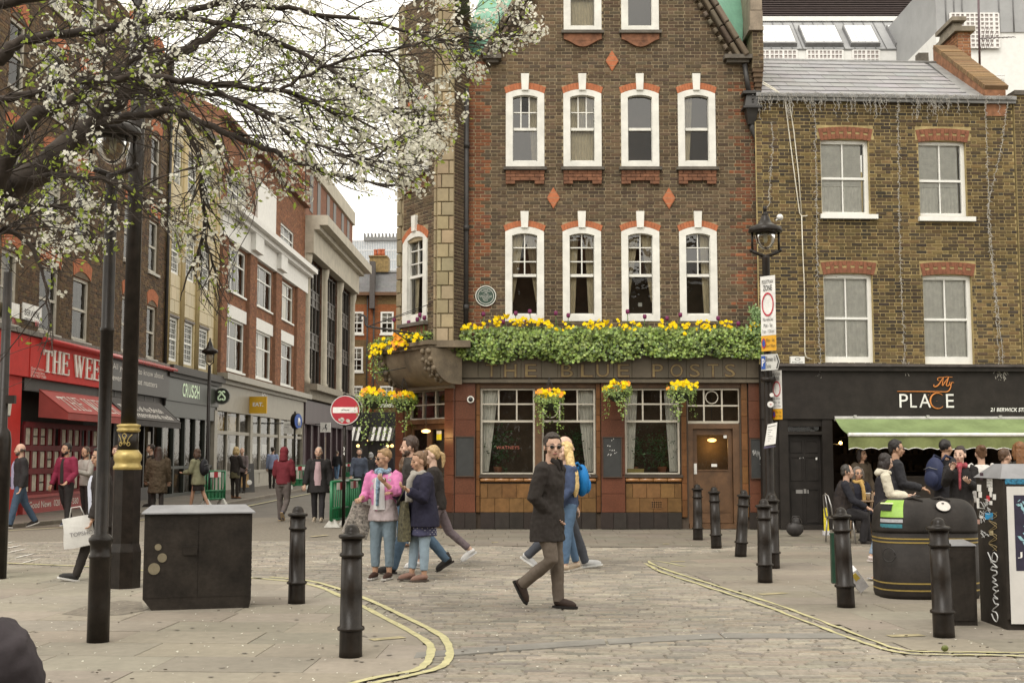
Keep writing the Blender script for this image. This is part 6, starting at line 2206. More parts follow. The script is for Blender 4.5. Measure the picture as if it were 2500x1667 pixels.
for i,(xa,xb,ya,yb,s,lab)in enumerate([(692,716,1028,1059,'CHARLIE\nMAY','white rectangular projecting sign on the grey shopfront by the blue disc'),(722,737,1044,1060,'','small cream square sign hanging under the blue disc'),(782,807,1031,1055,'','white square sign with a sketched figure on the dark plum shopfront'),(736,755,1032,1055,'','dim pinkish square sign on the dark plum shopfront')]):
 yy=[58,57,70,70][i]
 A,B=at_y(xa,yb,yy),at_y(xb,ya,yy)
 t=thing('projecting_sign',lab,'sign',(A.x,yy,A.z),'projecting shop signs')
 mb=MB();mb.box(((A.x+B.x)/2,yy,(A.z+B.z)/2),B.x-A.x,.1,B.z-A.z);mb.build('sign_panel',[signw,mat('cream_sign',(.5,.47,.38),.6),signw,mat('dim_pink_sign',(.3,.22,.21),.6)][i],t)
 mb=MB();mb.tube([V((A.x,yy+.03,B.z-.1)),V((PL.pt(L(xa,1050)[0],0).x-.3 if i!=1 else A.x-.1,yy+.03,B.z-.1))],.03,5);mb.build('sign_arm',lead_m,t)
 FX=Plane((0,yy-.05,0),(1,0))
 if i==0:
  mb=MB();text(mb,FX,'CHARLIE',A.x+.05,A.x+.36,B.z-.2,B.z-.12,.003);text(mb,FX,'MAY',A.x+.05,A.x+.25,B.z-.32,B.z-.24,.003);mb.build('lettering',MATS['print_black'],t)
 if i==2:
  mb=MB();mb.tube([FX.pt(A.x+.33+.03*math.sin(k),A.z+.08+.055*k,.0)for k in range(8)],[.01,.012,.03,.035,.045,.03,.05,.03],5)
  mb.tube([FX.pt(A.x+.12,A.z+.1,0),FX.pt(A.x+.2,A.z+.25,0),FX.pt(A.x+.33,A.z+.22,0)],.012,4);mb.build('sketched_figure',MATS['print_black'],t)
# -- orange brick house closing the street
YE=92.0
PE=Plane((0,YE,0),(1,0))
eu=lambda px:PE.uv(px,900)[0]
ev=lambda py:PE.uv(880,py)[1]
ob=thing('orange_brick_house','orange brick house with white windows and slate mansard closing the far street end','house',(eu(900),YE,0))
X0,X1=eu(835),eu(1010)
ops=[]
ow=[]
for x0,x1 in((854,886),(928,960)):
 for y0,y1 in((761,815),(847,907),(942,990)):
  ops.append((eu(x0),eu(x1),ev(y1),ev(y0)));ow.append(ops[-1])
mb=MB();wall_sheet(PE,ops,X0,X1,0,ev(722),mb,thick=.3)
mb.add([PE.pt(X0,0),PE.pt(X0,0,-8),PE.pt(X0,ev(722),-8),PE.pt(X0,ev(722))],[(0,1,2,3)])
owl=mb.build('wall',mat('orange_mortar',(.28,.17,.08),.9),ob)
def ocol(u,v,r):
 for a,b,c,d in ow:
  if c-.5<v<d+.5 and a-.25<u<b+.25:return jit((.34,.115,.04),.12)
  if(a-.25<u<b+.25):return jit((.20,.135,.06),.15)
 if eu(893)<u<eu(914):return jit((.33,.11,.042),.12)
 return jit((.27,.115,.048),.15)
it=brick_items(PE,X0,X1,3.2,ev(722),ops,ocol,course=.15,length=.45,jag=.003)
pieces(it,owl,'brick',brick_m,0,'brickwork')
for a,b,c,d in ow:
 mb=MB()
 fr=.13
 for q in((a,a+fr,c,d),(b-fr,b,c,d),(a+fr,b-fr,d-fr,d),(a+fr,b-fr,c,c+fr),(a+fr,b-fr,(c+d)/2-.05,(c+d)/2+.05)):mb.pbox(PE,*q,-.12,.04)
 wd=mb.build('window',upvc,ob)
 mb=MB();mb.pbox(PE,a-.06,b+.06,c-.12,c,-.1,.1);mb.build('sill',upvc,wd)
 mb=MB()
 mb.pbox(PE,(a+b)/2-.025,(a+b)/2+.025,c+fr,d-fr,-.1,.0)
 for s in(.25,.75):mb.pbox(PE,a+fr,b-fr,c+(d-c)*s-.02,c+(d-c)*s+.02,-.1,-.001)
 mb.build('glazing_bars',upvc,wd)
 mb=MB();mb.add([PE.pt(a,c,-.08),PE.pt(b,c,-.08),PE.pt(b,d,-.08),PE.pt(a,d,-.08)],[(0,1,2,3)]);mb.build('pane',dark_glass,wd)
 mb=MB();mb.pbox(PE,a,b,c,d,-.8,-.75);mb.build('room',dark_in,wd)
 mb=MB();mb.pbox(PE,a+.05,b-.05,c+(d-c)*.6,d,-.2,-.18);mb.build('blind',net_m,wd)
mb=MB()
mb.pbox(PE,X0,X1,ev(722),ev(714),-.2,.35)
mb.build('eaves_cornice',mat('eaves_brown',(.14,.075,.04),.8),ob)
mb=MB()
mb.hexa([PE.pt(X0,ev(714),.1),PE.pt(X1,ev(714),.1),PE.pt(X1,ev(714),-6),PE.pt(X0,ev(714),-6),PE.pt(X0,ev(661),-.9),PE.pt(X1,ev(661),-.9),PE.pt(X1,ev(661),-6),PE.pt(X0,ev(661),-6)])
mr=mb.build('mansard_roof',mat('mansard_underlay',(.08,.08,.085),.9),ob)
sln=V((0,1.0,ev(661)-ev(714)));sL=sln.length;sln.normalize();sno=V((1,0,0)).cross(sln)
it=[]
for r in range(9):
 u=X0-(.2 if r%2 else 0)
 while u<X1:
  it.append((PE.pt(u+.2,ev(714),.12)+sln*(sL*(r+.5)/9),V((1,0,0)),sln,sno,.39,sL/9+.02,.02+RND.uniform(0,.008),jit((.15,.148,.15),.12),10))
  u+=.4
pieces(it,mr,'slate',slate_m,0,'slates',.003)
mb=MB();mb.pbox(PE,X0,X1,ev(662),ev(658),-.95,-.75);mb.build('roof_curb',zinc,ob)
mb=MB();mb.pbox(PE,eu(902),eu(914),ev(722)-1,ev(640),-.3,.5);mb.build('brick_pier',mat('soot_pier',(.10,.09,.085),.9),ob)
mb=MB();mb.pbox(PE,eu(897),eu(944),ev(661),ev(624),-1.8,-.6);mb.pbox(PE,eu(895),eu(941),ev(624),ev(621),-1.9,-.5);ch=mb.build('chimney',mat('ochre_chimney_brick',(.27,.19,.08),.9,var=.4,scale=5),ob)
for px in(910,921,929):
 mb=MB();p=PE.pt(eu(px),ev(621),-1.2+.2*(px%2));mb.lathe(p,[(.17,0),(.15,.3),(.14,.45),(.17,.5),(.17,.55)],10);mb.build('chimney_pot',mat('red_clay_pot',(.45,.13,.06),.8),ch)
mb=MB();mb.pbox(PE,eu(861),eu(867),ev(722),ev(674),.0,.12);mb.pbox(PE,eu(855),eu(866),ev(720),ev(676),-.1,.3);mb.build('white_dormer',upvc,ob)
mb=MB()
for px in(896,912):mb.tube([PE.pt(eu(px),3,.1),PE.pt(eu(px),ev(722),.1)],.06,6)
mb.build('drainpipe',lead_m,ob)
mb=MB();mb.pbox(PE,X0,X1,.1,ev(1006),-.3,.3)
for px in(894,965):mb.pbox(PE,eu(px)-.25,eu(px)+.25,.1,ev(1006),.3,.45)
mb.build('dark_restaurant_front',mat('restaurant_black',(.022,.022,.023),.5),ob)
for xa,xb in((845,885),(908,967)):
 A,B=PE.pt(eu(xa),ev(1043),.4),PE.pt(eu(xb),ev(1043),.4)
 t=thing('striped_awning','left white and dark striped awning on the restaurant at the street end' if xa==845 else 'right white and dark striped awning on the restaurant at the street end','awning',A,'striped restaurant awnings')
 n=int((B-A).length/.2)
 for k in range(n):
  mb=MB()
  a,b=A+(B-A)*(k/n),A+(B-A)*((k+1)/n)
  dn_=V((-.12,-.8,-1.0))
  mb.hexa([a,b,b+dn_,a+dn_,a+V((0,.05,.02)),b+V((0,.05,.02)),b+dn_+V((0,.05,.02)),a+dn_+V((0,.05,.02))])
  mb.build('awning_stripe',signw if k%2 else mat('dark_stripe',(.06,.055,.05),.8),t)
for px,py in((874,1088),(898,1075),(946,1089),(957,1088)):
 p=at_y(px,py,YE-1.0)
 t=thing('restaurant_lamp',{874:'amber lamp left of the dark pier under the striped awnings',898:'small white lamp on the dark pier between the striped awnings',946:'left of the two close amber lamps under the right striped awning',957:'right of the two close amber lamps under the right striped awning'}[px],'lamp',p,'lit lamps of the restaurant')
 mb=MB();mb.ell(p,(.13,.13,.12)if px!=898 else.06,8,6);mb.build('lamp_globe',mat('amber_globe',(1,.75,.35),.5,emit=(1,.6,.2),estr=2.0),t)
 mb=MB();mb.tube([p+V((0,0,.1)),p+V((0,0,.35)),p+V((0,1.0,.4))],.02,4);mb.build('lamp_arm',lead_m,t)
YT=170.0
PT=Plane((0,YT,0),(1,0))
gt_=thing('glass_tower','pale glazed tower block rising in the distance beyond the street end','tower',PT.pt(PT.uv(900,600)[0],0))
a,b=PT.uv(850,600)[0],PT.uv(1010,600)[0]
c=PT.uv(900,588)[1]
mb=MB();mb.pbox(PT,a,b,0,c,-20,0);mb.build('tower_block',mat('pale_tower_glass',(.46,.52,.58),.15,var=.18,scale=.25,spec=.8),gt_)
mb=MB()
for k in range(40):u=a+(b-a)*k/39;mb.pbox(PT,u-.06,u+.06,0,c,0,.12)
for k in range(30):v=c-1.35*k;mb.pbox(PT,a,b,v-.09,v+.09,0,.11)
mb.build('tower_mullions',mat('tower_white_metal',(.6,.61,.62),.5),gt_,kind='stuff')
mb=MB();mb.pbox(PT,a+2.2,b,c,c+.5,-10,.4)
for k in range(20):mb.pbox(PT,a+2.2+k*.5,a+2.2+k*.5+.2,c+.5,c+1.0,-.5,.4)
mb.build('roof_plant',mat('roof_plant_grey',(.2,.2,.2),.7),gt_)
# ==== STREET FURNITURE
bk=mat('black_street_paint',(.019,.0145,.0115),.34,var=.45,scale=9,bump=.002,bscale=40,spec=.25)
def base_xy(px,py,z=.004):
 p=ground(px,py,z);return p.x,p.y
# ---- cast iron bollards
def make_bollard(name,label,group):
 t=thing(name,label,'bollard',(0,0,0),group)
 mb=MB();mb.lathe((0,0,0),[(.092,0),(.090,.05),(.089,.195),(.089,.2)],20);mb.build('bollard_base',bk,t)
 mb=MB();mb.lathe((0,0,0),[(.089,.2),(.105,.205),(.108,.215),(.105,.228),(.088,.236),(.085,.5),(.081,.765)],20);mb.build('shaft',bk,t)
 mb=MB();mb.lathe((0,0,0),[(.081,.765),(.094,.772),(.097,.782),(.094,.792),(.080,.80),(.082,.905)],20);mb.build('collar',bk,t)
 mb=MB();mb.lathe((0,0,0),[(.082,.905),(.102,.912),(.106,.925),(.102,.936),(.084,.944),(.062,.948),(.06,.965),(.052,.99),(.037,1.008),(.015,1.018),(.0,1.02)],20);mb.build('domed_cap',bk,t)
 return t
proto=None
for px,py,tilt,lab in[(724,1472,0,'black iron bollard standing on the left pavement between cabinet and double yellow line'),(856,1602,0,'largest black iron bollard beside the double yellow lines in front of the woman in pink'),(1704,1318,0,'leftmost black bollard in front of the brown bar door'),(1749,1337,1.5,'second black bollard from the left in front of the brown bar door'),(1808,1358,-4,'black bollard leaning to the right just before the sign-hung lamp post'),(1868,1421,0,'black bollard directly in front of the sign-hung lamp post'),(1888,1387,0,'black bollard almost hidden behind the one in front of the lamp post'),(2066,1481,2,'black bollard with dark green post behind it left of the recycling bin'),(2305,1554,1.2,'black bollard standing in front of the recycling bin beside the small cabinet')]:
 x,y=base_xy(px,py)
 if proto is None:
  proto=make_bollard('bollard',lab,'black bollards round the crossing');o=proto
 else:
  o=copy_tree(proto);o['label']=lab
 o.location=(x,y,.004)
 o.rotation_euler=(0,rad(-tilt),RND.uniform(0,6))
 o.rotation_euler=(0,rad(-tilt),0)
# ---- lantern used on two posts
def lantern(t,x,y,z,s=1.0):
 """z: top of the pole where the yoke springs"""
 mb=MB()
 for sg in(-1,1):
  mb.tube([V((x,y,z)),V((x+sg*.12*s,y,z+.045*s)),V((x+sg*.2*s,y,z+.085*s))],.026*s,8)
  mb.tube([V((x+sg*.19*s,y,z+.07*s)),V((x+sg*.19*s,y,z+.36*s))],.017*s,8)
  mb.ell((x+sg*.205*s,y,z+.09*s),.03*s,8,6)
 mb.build('lamp_yoke',bk,t)
 mb=MB()
 mb.lathe((x,y,z),[(.14*s,.345*s),(.235*s,.35*s),(.245*s,.37*s),(.235*s,.40*s),(.225*s,.425*s),(.16*s,.45*s),(.10*s,.48*s),(.075*s,.53*s),(.06*s,.57*s),(.055*s,.58*s),(.035*s,.60*s),(.05*s,.615*s),(.02*s,.63*s),(.02*s,.66*s),(.03*s,.67*s),(.03*s,.73*s),(.01*s,.735*s)],24)
 mb.build('lamp_hood',bk,t)
 mb=MB()
 mb.lathe((x,y,z),[(.145*s,.35*s),(.142*s,.28*s),(.125*s,.2*s),(.09*s,.14*s),(.04*s,.105*s),(.0,.1*s)],20)
 mb.build('glass_bowl',mat('lamp_glass',(.5,.48,.42),.1,var=.05,spec=.8),t)if False else mb.build('glass_bowl',bowl_glass,t)
 mb=MB();mb.lathe((x,y,z),[(.03*s,.34*s),(.03*s,.24*s),(.02*s,.2*s)],10);mb.build('lamp_tube',mat('pale_lamp_tube',(.6,.58,.52),.4),t)
 mb=MB();mb.lathe((x,y,z),[(.0,.352*s),(.22*s,.349*s)],20);mb.build('reflector',mat('pale_reflector',(.5,.49,.46),.4),t)
bowl_glass=glass('lamp_bowl_glass',(.78,.76,.68),.8,.001)
x,y=base_xy(1884,1383)
y0_=y
zt=at_y(1880,627,y).z
t=thing('street_lamp','black street lamp with glass bowl and cluster of parking signs between the two houses','street lamp',(x,y,.004),'black street lamps')
mb=MB();mb.lathe((x,y,.004),[(.1,0),(.1,.9),(.115,.92),(.1,.95),(.075,1.0),(.06,1.05),(.055,zt-.02),(.06,zt)],16);mb.build('pole',bk,t)
mb=MB()
zc=at_y(1880,927,y).z
mb.lathe((x,y,zc),[(.06,-.04),(.1,-.03),(.11,0),(.1,.03),(.06,.04)],16);mb.build('collar',bk,t)
lantern(t,x,y,zt)
p=at_y(1904,531,y);mb=MB();mb.ell(p,.048,12,8);mb.tube([p,p+V((-.06,0,-.05))],.012,5);mb.build('photocell',signw,t)
def rot_plane(c,ang):
 return Plane(c,(math.cos(ang),math.sin(ang)))
amber=mat('amber_plate',(.70,.36,.015),.5,var=.05)
sgrey=mat('sign_back_grey',(.33,.33,.32),.5)
ring_red=mat('ring_red',(.5,.025,.05),.5)
pblue=mat('parking_blue',(.02,.08,.35),.5)
def zone_sign(pxl,pxr,ytl,yam,ybot,label,yy,ang,lines):
 A=at_y(pxl,yam,yy)
 P=rot_plane(V((A.x,A.y,0)),ang)
 wd=P.uv(pxr,yam)[0]
 zt_=at_y(pxl,ytl,yy).z;zm=A.z;zb_=at_y(pxl,ybot,yy).z
 t=thing('zone_sign',label,'sign',(A.x,A.y,zb_),'signs on the lamp post')
 mb=MB();mb.pbox(P,0,wd,zm,zt_,0,.004);mb.build('white_plate',signw,t)
 mb=MB();mb.pbox(P,0,wd,zb_,zm-.003,0,.004);mb.build('amber_plate',amber,t)
 mb=MB();mb.pbox(P,.02,wd-.02,zb_+.02,zt_-.02,-.02,-.001);mb.build('sign_backing',sgrey,t)
 H_=zt_-zm
 mb=MB()
 text(mb,P,'PEDESTRIAN',wd*.12,wd*.88,zt_-H_*.13,zt_-H_*.065,.014)
 text(mb,P,'ZONE',wd*.2,wd*.8,zt_-H_*.25,zt_-H_*.155,.014,bold=.01)
 text(mb,P,'No vehicles',wd*.16,wd*.84,zt_-H_*.76,zt_-H_*.70,.014)
 text(mb,P,'Mon - Sat',wd*.2,wd*.8,zt_-H_*.86,zt_-H_*.80,.014)
 text(mb,P,'7 am - 7.30 pm',wd*.1,wd*.9,zt_-H_*.97,zt_-H_*.905,.014)
 h2=zm-zb_
 text(mb,P,'Mon - Sat',wd*.36,wd*.92,zm-h2*.42,zm-h2*.2,.014)
 text(mb,P,'7am-7.30pm',wd*.3,wd*.96,zm-h2*.82,zm-h2*.58,.014)
 mb.build('lettering',MATS['print_black'],t)
 uc,vc=wd/2,zt_-H_*.48
 e=lambda a,b:[(uc+a*math.cos(2*PI*k/28),vc+b*math.sin(2*PI*k/28))for k in range(28)]
 r_=H_*.2
 mb=MB();mb.ring(P,e(min(wd*.4,r_),r_),e(min(wd*.4,r_)*.84,r_*.86),.0125,.015);mb.build('red_ring',ring_red,t)
 uc,vc=wd*.18,zm-h2*.5
 r_=min(wd*.13,h2*.3)
 mb=MB();mb.ring(P,e(r_,h2*.32),e(r_*.75,h2*.24),.0125,.015);mb.build('no_waiting_ring',ring_red,t)
 mb=MB();mb.poly(P,e(r_*.74,h2*.23),.0124,.0135);mb.build('no_waiting_disc',pblue,t)
 return t,P,wd
yy=y0_-.08
zone_sign(1859,1895,676,820,858,'tall white pedestrian zone sign with red ring and amber plate on the lamp post',yy,rad(-48),0)
zone_sign(1887,1910,905,998,1024,'lower and further white pedestrian zone sign half behind the lamp post',yy+.12,rad(-50),0)
A=at_y(1859,905,yy);P=rot_plane(V((A.x,A.y,0)),rad(-46))
wd=P.uv(1904,880)[0];zb_,zt_=A.z,at_y(1859,866,yy).z
t=thing('parking_sign','grey white arrow-ended parking direction sign under the tall pedestrian zone sign','sign',(A.x,A.y,zb_),'signs on the lamp post')
mb=MB();mb.poly(P,[(0,zb_),(wd*.88,zb_),(wd,(zb_+zt_)/2),(wd*.88,zt_),(0,zt_)],0,.004);mb.build('sign_panel',mat('pale_sign_grey',(.55,.55,.52),.5),t)
mb=MB();mb.pbox(P,wd*.03,wd*.25,zb_+.02,zt_-.02,.012,.014);mb.build('blue_panel',pblue,t)
mb=MB();text(mb,P,'P',wd*.07,wd*.21,zb_+.06,zt_-.06,.0155,bold=.02);mb.build('parking_letter',signw,t)
mb=MB();text(mb,P,'Brewer St',wd*.29,wd*.8,zb_+(zt_-zb_)*.56,zb_+(zt_-zb_)*.86,.0135);text(mb,P,'Soho',wd*.29,wd*.55,zb_+(zt_-zb_)*.14,zb_+(zt_-zb_)*.42,.0135)
vm_=(zb_+zt_)/2
mb.poly(P,[(wd*.82,zt_-.02),(wd*.87,zt_-.02),(wd*.97,vm_),(wd*.87,zb_+.02),(wd*.82,zb_+.02),(wd*.92,vm_)],.012,.0136);mb.build('lettering',MATS['print_black'],t)
A=at_y(1866,1088,yy-.05);P=rot_plane(V((A.x,A.y,0)),rad(-12))
wd=P.uv(1893,1060)[0];zb_,zt_=A.z,at_y(1866,1036,yy-.05).z
t=thing('paper_notice','white paper notice in a clear sleeve tied askew to the lamp post','notice',(A.x,A.y,zb_))
mb=MB();mb.poly(P,[(0,zb_),(wd,zb_+.03),(wd+.03,zt_+.03),(.05,zt_)],0,.006);mb.build('paper_sheet',signw,t)
mb=MB();mb.poly(P,[(.05,zt_-.045),(wd+.0,zt_-.02),(wd+.02,zt_-.005),(.06,zt_-.03)],.006,.0065)
for k in range(6):v=zt_-.08-.03*k;mb.pbox(P,.05,wd-.04-.02*(k%3),v,v+.008,.006,.0065)
mb.build('lettering',mat('grey_print',(.25,.25,.25),.7),t)
mb=MB();mb.poly(P,[(-.01,zb_-.04),(wd,zb_-.01),(wd,zb_),(0,zb_-.005)],-.003,.004);mb.build('clear_sleeve',mat('sleeve_violet',(.09,.08,.13),.3),t)
mb=MB()
p=at_y(1880,980,y0_-.11);
for px,py,rr in((1881,987,.045),(1884,964,.03)):
 q=at_y(px,py,y0_-.062);mb.tube([q,q+V((0,-.006,0))],rr,14)
mb.build('round_sticker',signw,bpy.data.objects['street_lamp'])
mb=MB();q=at_y(1882,987,y0_-.07);mb.poly(Plane((q.x,q.y,0),(1,0)),[(-.02,q.z+.01),(0,q.z-.01),(.02,q.z+.012),(.005,q.z+.003)],0,.003);mb.build('sticker_mark',ring_red,bpy.data.objects['street_lamp'])
x,y=base_xy(239,1566)
zt=at_y(286,430,y).z
t=thing('street_lamp','slim black street lamp rising into the blossom on the left pavement','street lamp',(x,y,.004),'black street lamps')
zb_=at_y(239,1306,y).z
mb=MB();mb.lathe((x,y,.004),[(.092,0),(.09,.3),(.088,zb_-.2),(.096,zb_-.19),(.094,zb_-.17),(.086,zb_-.16),(.084,zb_-.09),(.1,zb_-.05),(.1,zb_-.03),(.088,zb_-.02),(.075,zb_),(.056,zb_+.01),(.054,2.6),(.06,2.61),(.06,2.64),(.052,2.65),(.05,zt),(.05,zt+.01)],18);mb.build('pole',bk,t)
lantern(t,x,y,zt)
x,y=base_xy(303,1434)
k_=y/FPX
def zz(py):return at_y(310,py,y).z
t=thing('lamp_column','tall thick black lamp column with gilt collars and a gold looped emblem','lamp column',(x,y,.004))
def octa(mb,r,z0,z1,r2=None):
 r2=r2 or r
 mb.lathe((x,y,0),[(r,z0),(r2,z1)],8,smooth=False)
mb=MB();octa(mb,.19,.004,zz(1345));octa(mb,.19,zz(1345),zz(1325),.165);octa(mb,.165,zz(1325),zz(1146));mb.build('pedestal',bk,t)
mb=MB();mb.lathe((x,y,0),[(.118,zz(1098)),(.118,zz(1054))],24);ped=mb.build('drum',bk,t)
gilt=mat('gilt_paint',(.40,.30,.10),.4,metal=.35,var=.2,scale=12)
mb=MB();mb.lathe((x,y,0),[(.165,zz(1146)),(.165,zz(1138)),(.15,zz(1134)),(.145,zz(1128)),(.16,zz(1122)),(.163,zz(1110)),(.14,zz(1104)),(.12,zz(1098))],24);mb.build('gilt_collar',gilt,t)
mb=MB();mb.lathe((x,y,0),[(.12,zz(1055)),(.135,zz(1052)),(.138,zz(1048)),(.12,zz(1045)),(.138,zz(1041)),(.138,zz(1037)),(.09,zz(1034))],24);mb.build('gilt_collar',gilt,t)
mb=MB();mb.lathe((x,y,0),[(.092,zz(1036)),(.088,5.0),(.08,8.6)],18);mb.build('shaft',bk,t)
mb=MB()
for sg in(-1,1):
 pts=[(0.0,-.05),(.0,.02),(.025,.06),(.0,.085),(-.025,.06),(-.01,.02),(.02,-.03),(.045,-.06),(.065,-.04),(.05,-.015),(.03,-.045),(.05,.03),(.085,.075)]
 sm=smooth_path([(sg*a,b)for a,b in pts],4)
 zc=(zz(1098)+zz(1054))/2
 mb.tube([V((x+q.x*1.0-.01,y-math.sqrt(max(0,.121**2-(q.x-.01)**2)),zc+q.y))for q in sm],.005,5)
mb.build('looped_emblem',gilt,ped)if False else mb.build('looped_emblem',gilt,t)
x,y=base_xy(-8,1412)
t=thing('traffic_post','black post cut off by the left edge of the picture beside the red shop','post',(x,y,.004))
mb=MB();mb.lathe((x,y,.004),[(.115,0),(.115,1.75),(.10,1.85),(.06,1.9),(.055,3.9)],14);mb.build('pole',bk,t)
mb=MB();A=at_y(10,985,y);B=at_y(38,965,y);mb.box(((x+B.x)/2,y,(A.z+B.z)/2),B.x-x,.07,B.z-A.z);mb.build('post_arm',bk,t)
A=ground(347,1491,.004);B=ground(612,1481,.012)
P=Plane((A.x,A.y,0),(B.x-A.x,B.y-A.y+.0))
wd=(B-A).length
hz=at_y(480,1252,A.y).z
t=thing('telecom_cabinet','black street cabinet with pitched grey metal lid on the left pavement','cabinet',((A.x+B.x)/2,A.y,.012))
cbm=mat('black_cabinet_paint',(.030,.0245,.020),.55,var=.5,scale=3,bump=.001,bscale=60,spec=.22)
mb=MB()
dp=.42
mb.poly(P,[(.09,.004),(wd-.02,.004),(wd,.09),(wd,hz),(0,hz),(0,.12)],-dp,0);mb.build('cabinet_body',cbm,t)
mb=MB();mb.pbox(P,.03,wd/2-.003,.13,hz-.035,0,.004);mb.pbox(P,wd/2+.003,wd-.03,.13,hz-.035,0,.004);dd_=mb.build('cabinet_door',cbm,t)
mb=MB()
o=.03
mb.hexa([P.pt(-o,hz,o),P.pt(wd+o,hz,o),P.pt(wd+o,hz,-dp-o),P.pt(-o,hz,-dp-o),P.pt(.06,hz+.07,-dp/2+.02),P.pt(wd-.06,hz+.07,-dp/2+.02),P.pt(wd-.06,hz+.07,-dp/2-.02),P.pt(.06,hz+.07,-dp/2-.02)])
mb.pbox(P,-o,wd+o,hz-.012,hz,-dp-o,o)
mb.build('cabinet_lid',mat('dull_lid_metal',(.22,.22,.23),.5,metal=.1,var=.15,scale=4),t)
mb=MB()
SPn=Plane(P.pt(wd,0,0),(-P.N.x,-P.N.y))
for r in range(8):
 for c in range(5):mb.pbox(SPn,.08+.05*c,.1+.05*c,.22+.045*r,.245+.045*r,0,.006)
mb.build('louvre_slots',mat('void_black',(.01,.01,.01),.9),t)
mb=MB();mb.pbox(P,wd*.36,wd*.49,.55,.64,.012,.018);mb.build('cabinet_plate',cbm,t)
mb=MB()
for px,py,r_ in((386,1335,8),(396,1361,11),(376,1388,14)):
 u,v=P.uv(px,py,.013);mb.tube([P.pt(u,v,.012),P.pt(u,v,.0145)],r_/FPX*A.y,20)
mb.build('round_worn_patch',mat('worn_paint_patch',(.20,.17,.11),.7,var=.2),t)
yy=27.0
c=at_y(843,1001,yy);P=Plane((c.x,yy,0),(1,0))
gx=c.x-.02
t=thing('no_entry_sign','round red no entry sign with white bar and stickers on a black post','traffic sign',(gx,yy+.05,0))
r_=36/FPX*yy
circ=lambda r,n=36:[(r*math.cos(2*PI*k/n),c.z+r*math.sin(2*PI*k/n))for k in range(n)]
mb=MB();mb.tube([V((gx,yy+.06,0)),V((gx,yy+.06,c.z+r_+.05))],.038,10);mb.build('pole',bk,t)
mb=MB();mb.poly(P,circ(r_*.94),.0,.02);mb.build('red_disc',mat('sign_red_face',(.40,.02,.035),.45,var=.08),t)
mb=MB();mb.ring(P,circ(r_),circ(r_*.94),-.01,.022);mb.build('disc_rim',mat('sign_rim_white',(.6,.58,.56),.5),t)
mb=MB();mb.poly(P,[(.02+q[0]*1.0,q[1])for q in circ(r_*1.06)],-.12,-.02);mb.build('lamp_housing',bk,t)
mb=MB();mb.pbox(P,-r_*.84,r_*.84,c.z-r_*.19,c.z+r_*.2,.02,.023);mb.build('white_bar',signw,t)
mb=MB()
for du,dv_,a in((.2,-.72,.13),(-.35,-.66,.1),(-.18,-.62,.13),(-.22,-.76,.09)):
 uu,v_=du*r_,c.z+dv_*r_
 mb.poly(P,[(uu+a*r_*math.cos(2*PI*k/10+.3)*(1+.2*(k%2)),v_+a*r_*math.sin(2*PI*k/10))for k in range(10)],.02,.0225)
mb.build('sticker',mat('grubby_sticker',(.55,.5,.45),.6,var=.3,scale=20),t)
mb=MB();mb.tube([P.pt(-.08,c.z+.0,.024),P.pt(-.03,c.z+.015,.024),P.pt(.02,c.z-.005,.024),P.pt(.09,c.z+.005,.024)],.006,4);mb.build('scribble',MATS['print_black'],t)
mb=MB();P2=Plane((gx,yy,0),(1,0));
for ch,zz_ in(('3',1.34),('4',1.24)):text(mb,P2,ch,-.02,.02,zz_+.3,zz_+.38,.0)
mb.build('post_number',signw,t)
yy=57.0
c=at_y(728,1028,yy);g=at_y(719,1100,yy)
t=thing('blue_disc_sign','narrow blue round sign turned side on upon a black post by the grey shopfront','traffic sign',(g.x,yy,0))
mb=MB();mb.tube([V((g.x,yy,0)),V((g.x,yy,c.z+.45))],.05,8);mb.build('pole',bk,t)
P=rot_plane(V((c.x,yy,0)),rad(70));circ2=[(.34*math.cos(2*PI*k/24),c.z+.34*math.sin(2*PI*k/24))for k in range(24)]
mb=MB();mb.poly(P,circ2,0,.02);mb.build('blue_disc',pblue,t)
mb=MB();mb.poly(P,[(a*1.08,c.z+(b-c.z)*1.08)for a,b in circ2],-.2,-.001);mb.build('lamp_housing',bk,t)
mb=MB();mb.tube([P.pt(-.05,c.z-.2,.025),P.pt(.0,c.z+.15,.025)],.05,5);mb.tube([P.pt(.1,c.z-.2,.025),P.pt(.08,c.z+.1,.025)],.035,5);mb.build('white_figure',signw,t)
x,y=base_xy(504,1230,.09)
def z_(py):return at_y(504,py,y).z
t=thing('street_lamp','old fashioned black street lamp with wide hood far along the side street','street lamp',(x,y,.09),'black street lamps')
mb=MB();mb.lathe((x,y,.09),[(.11,0),(.11,.9),(.08,1.0),(.06,1.1),(.05,z_(893)-.09)],10);mb.build('pole',bk,t)
mb=MB();mb.lathe((x,y,0),[(.11,z_(866)),(.25,z_(860)),(.24,z_(855)),(.12,z_(850)),(.08,z_(842)),(.06,z_(836)),(.03,z_(832)),(.02,z_(825))],14);mb.build('lamp_hood',bk,t)
mb=MB();mb.lathe((x,y,0),[(.06,z_(885)),(.09,z_(878)),(.11,z_(862))],10);mb.build('glass_bowl',mat('dull_lamp_glass',(.32,.27,.19),.2),t)
mb=MB()
for sg in(-1,1):mb.tube([V((x,y,z_(893))),V((x+sg*.11,y,z_(885))),V((x+sg*.13,y,z_(862)))],.018,5)
mb.build('lamp_yoke',bk,t)
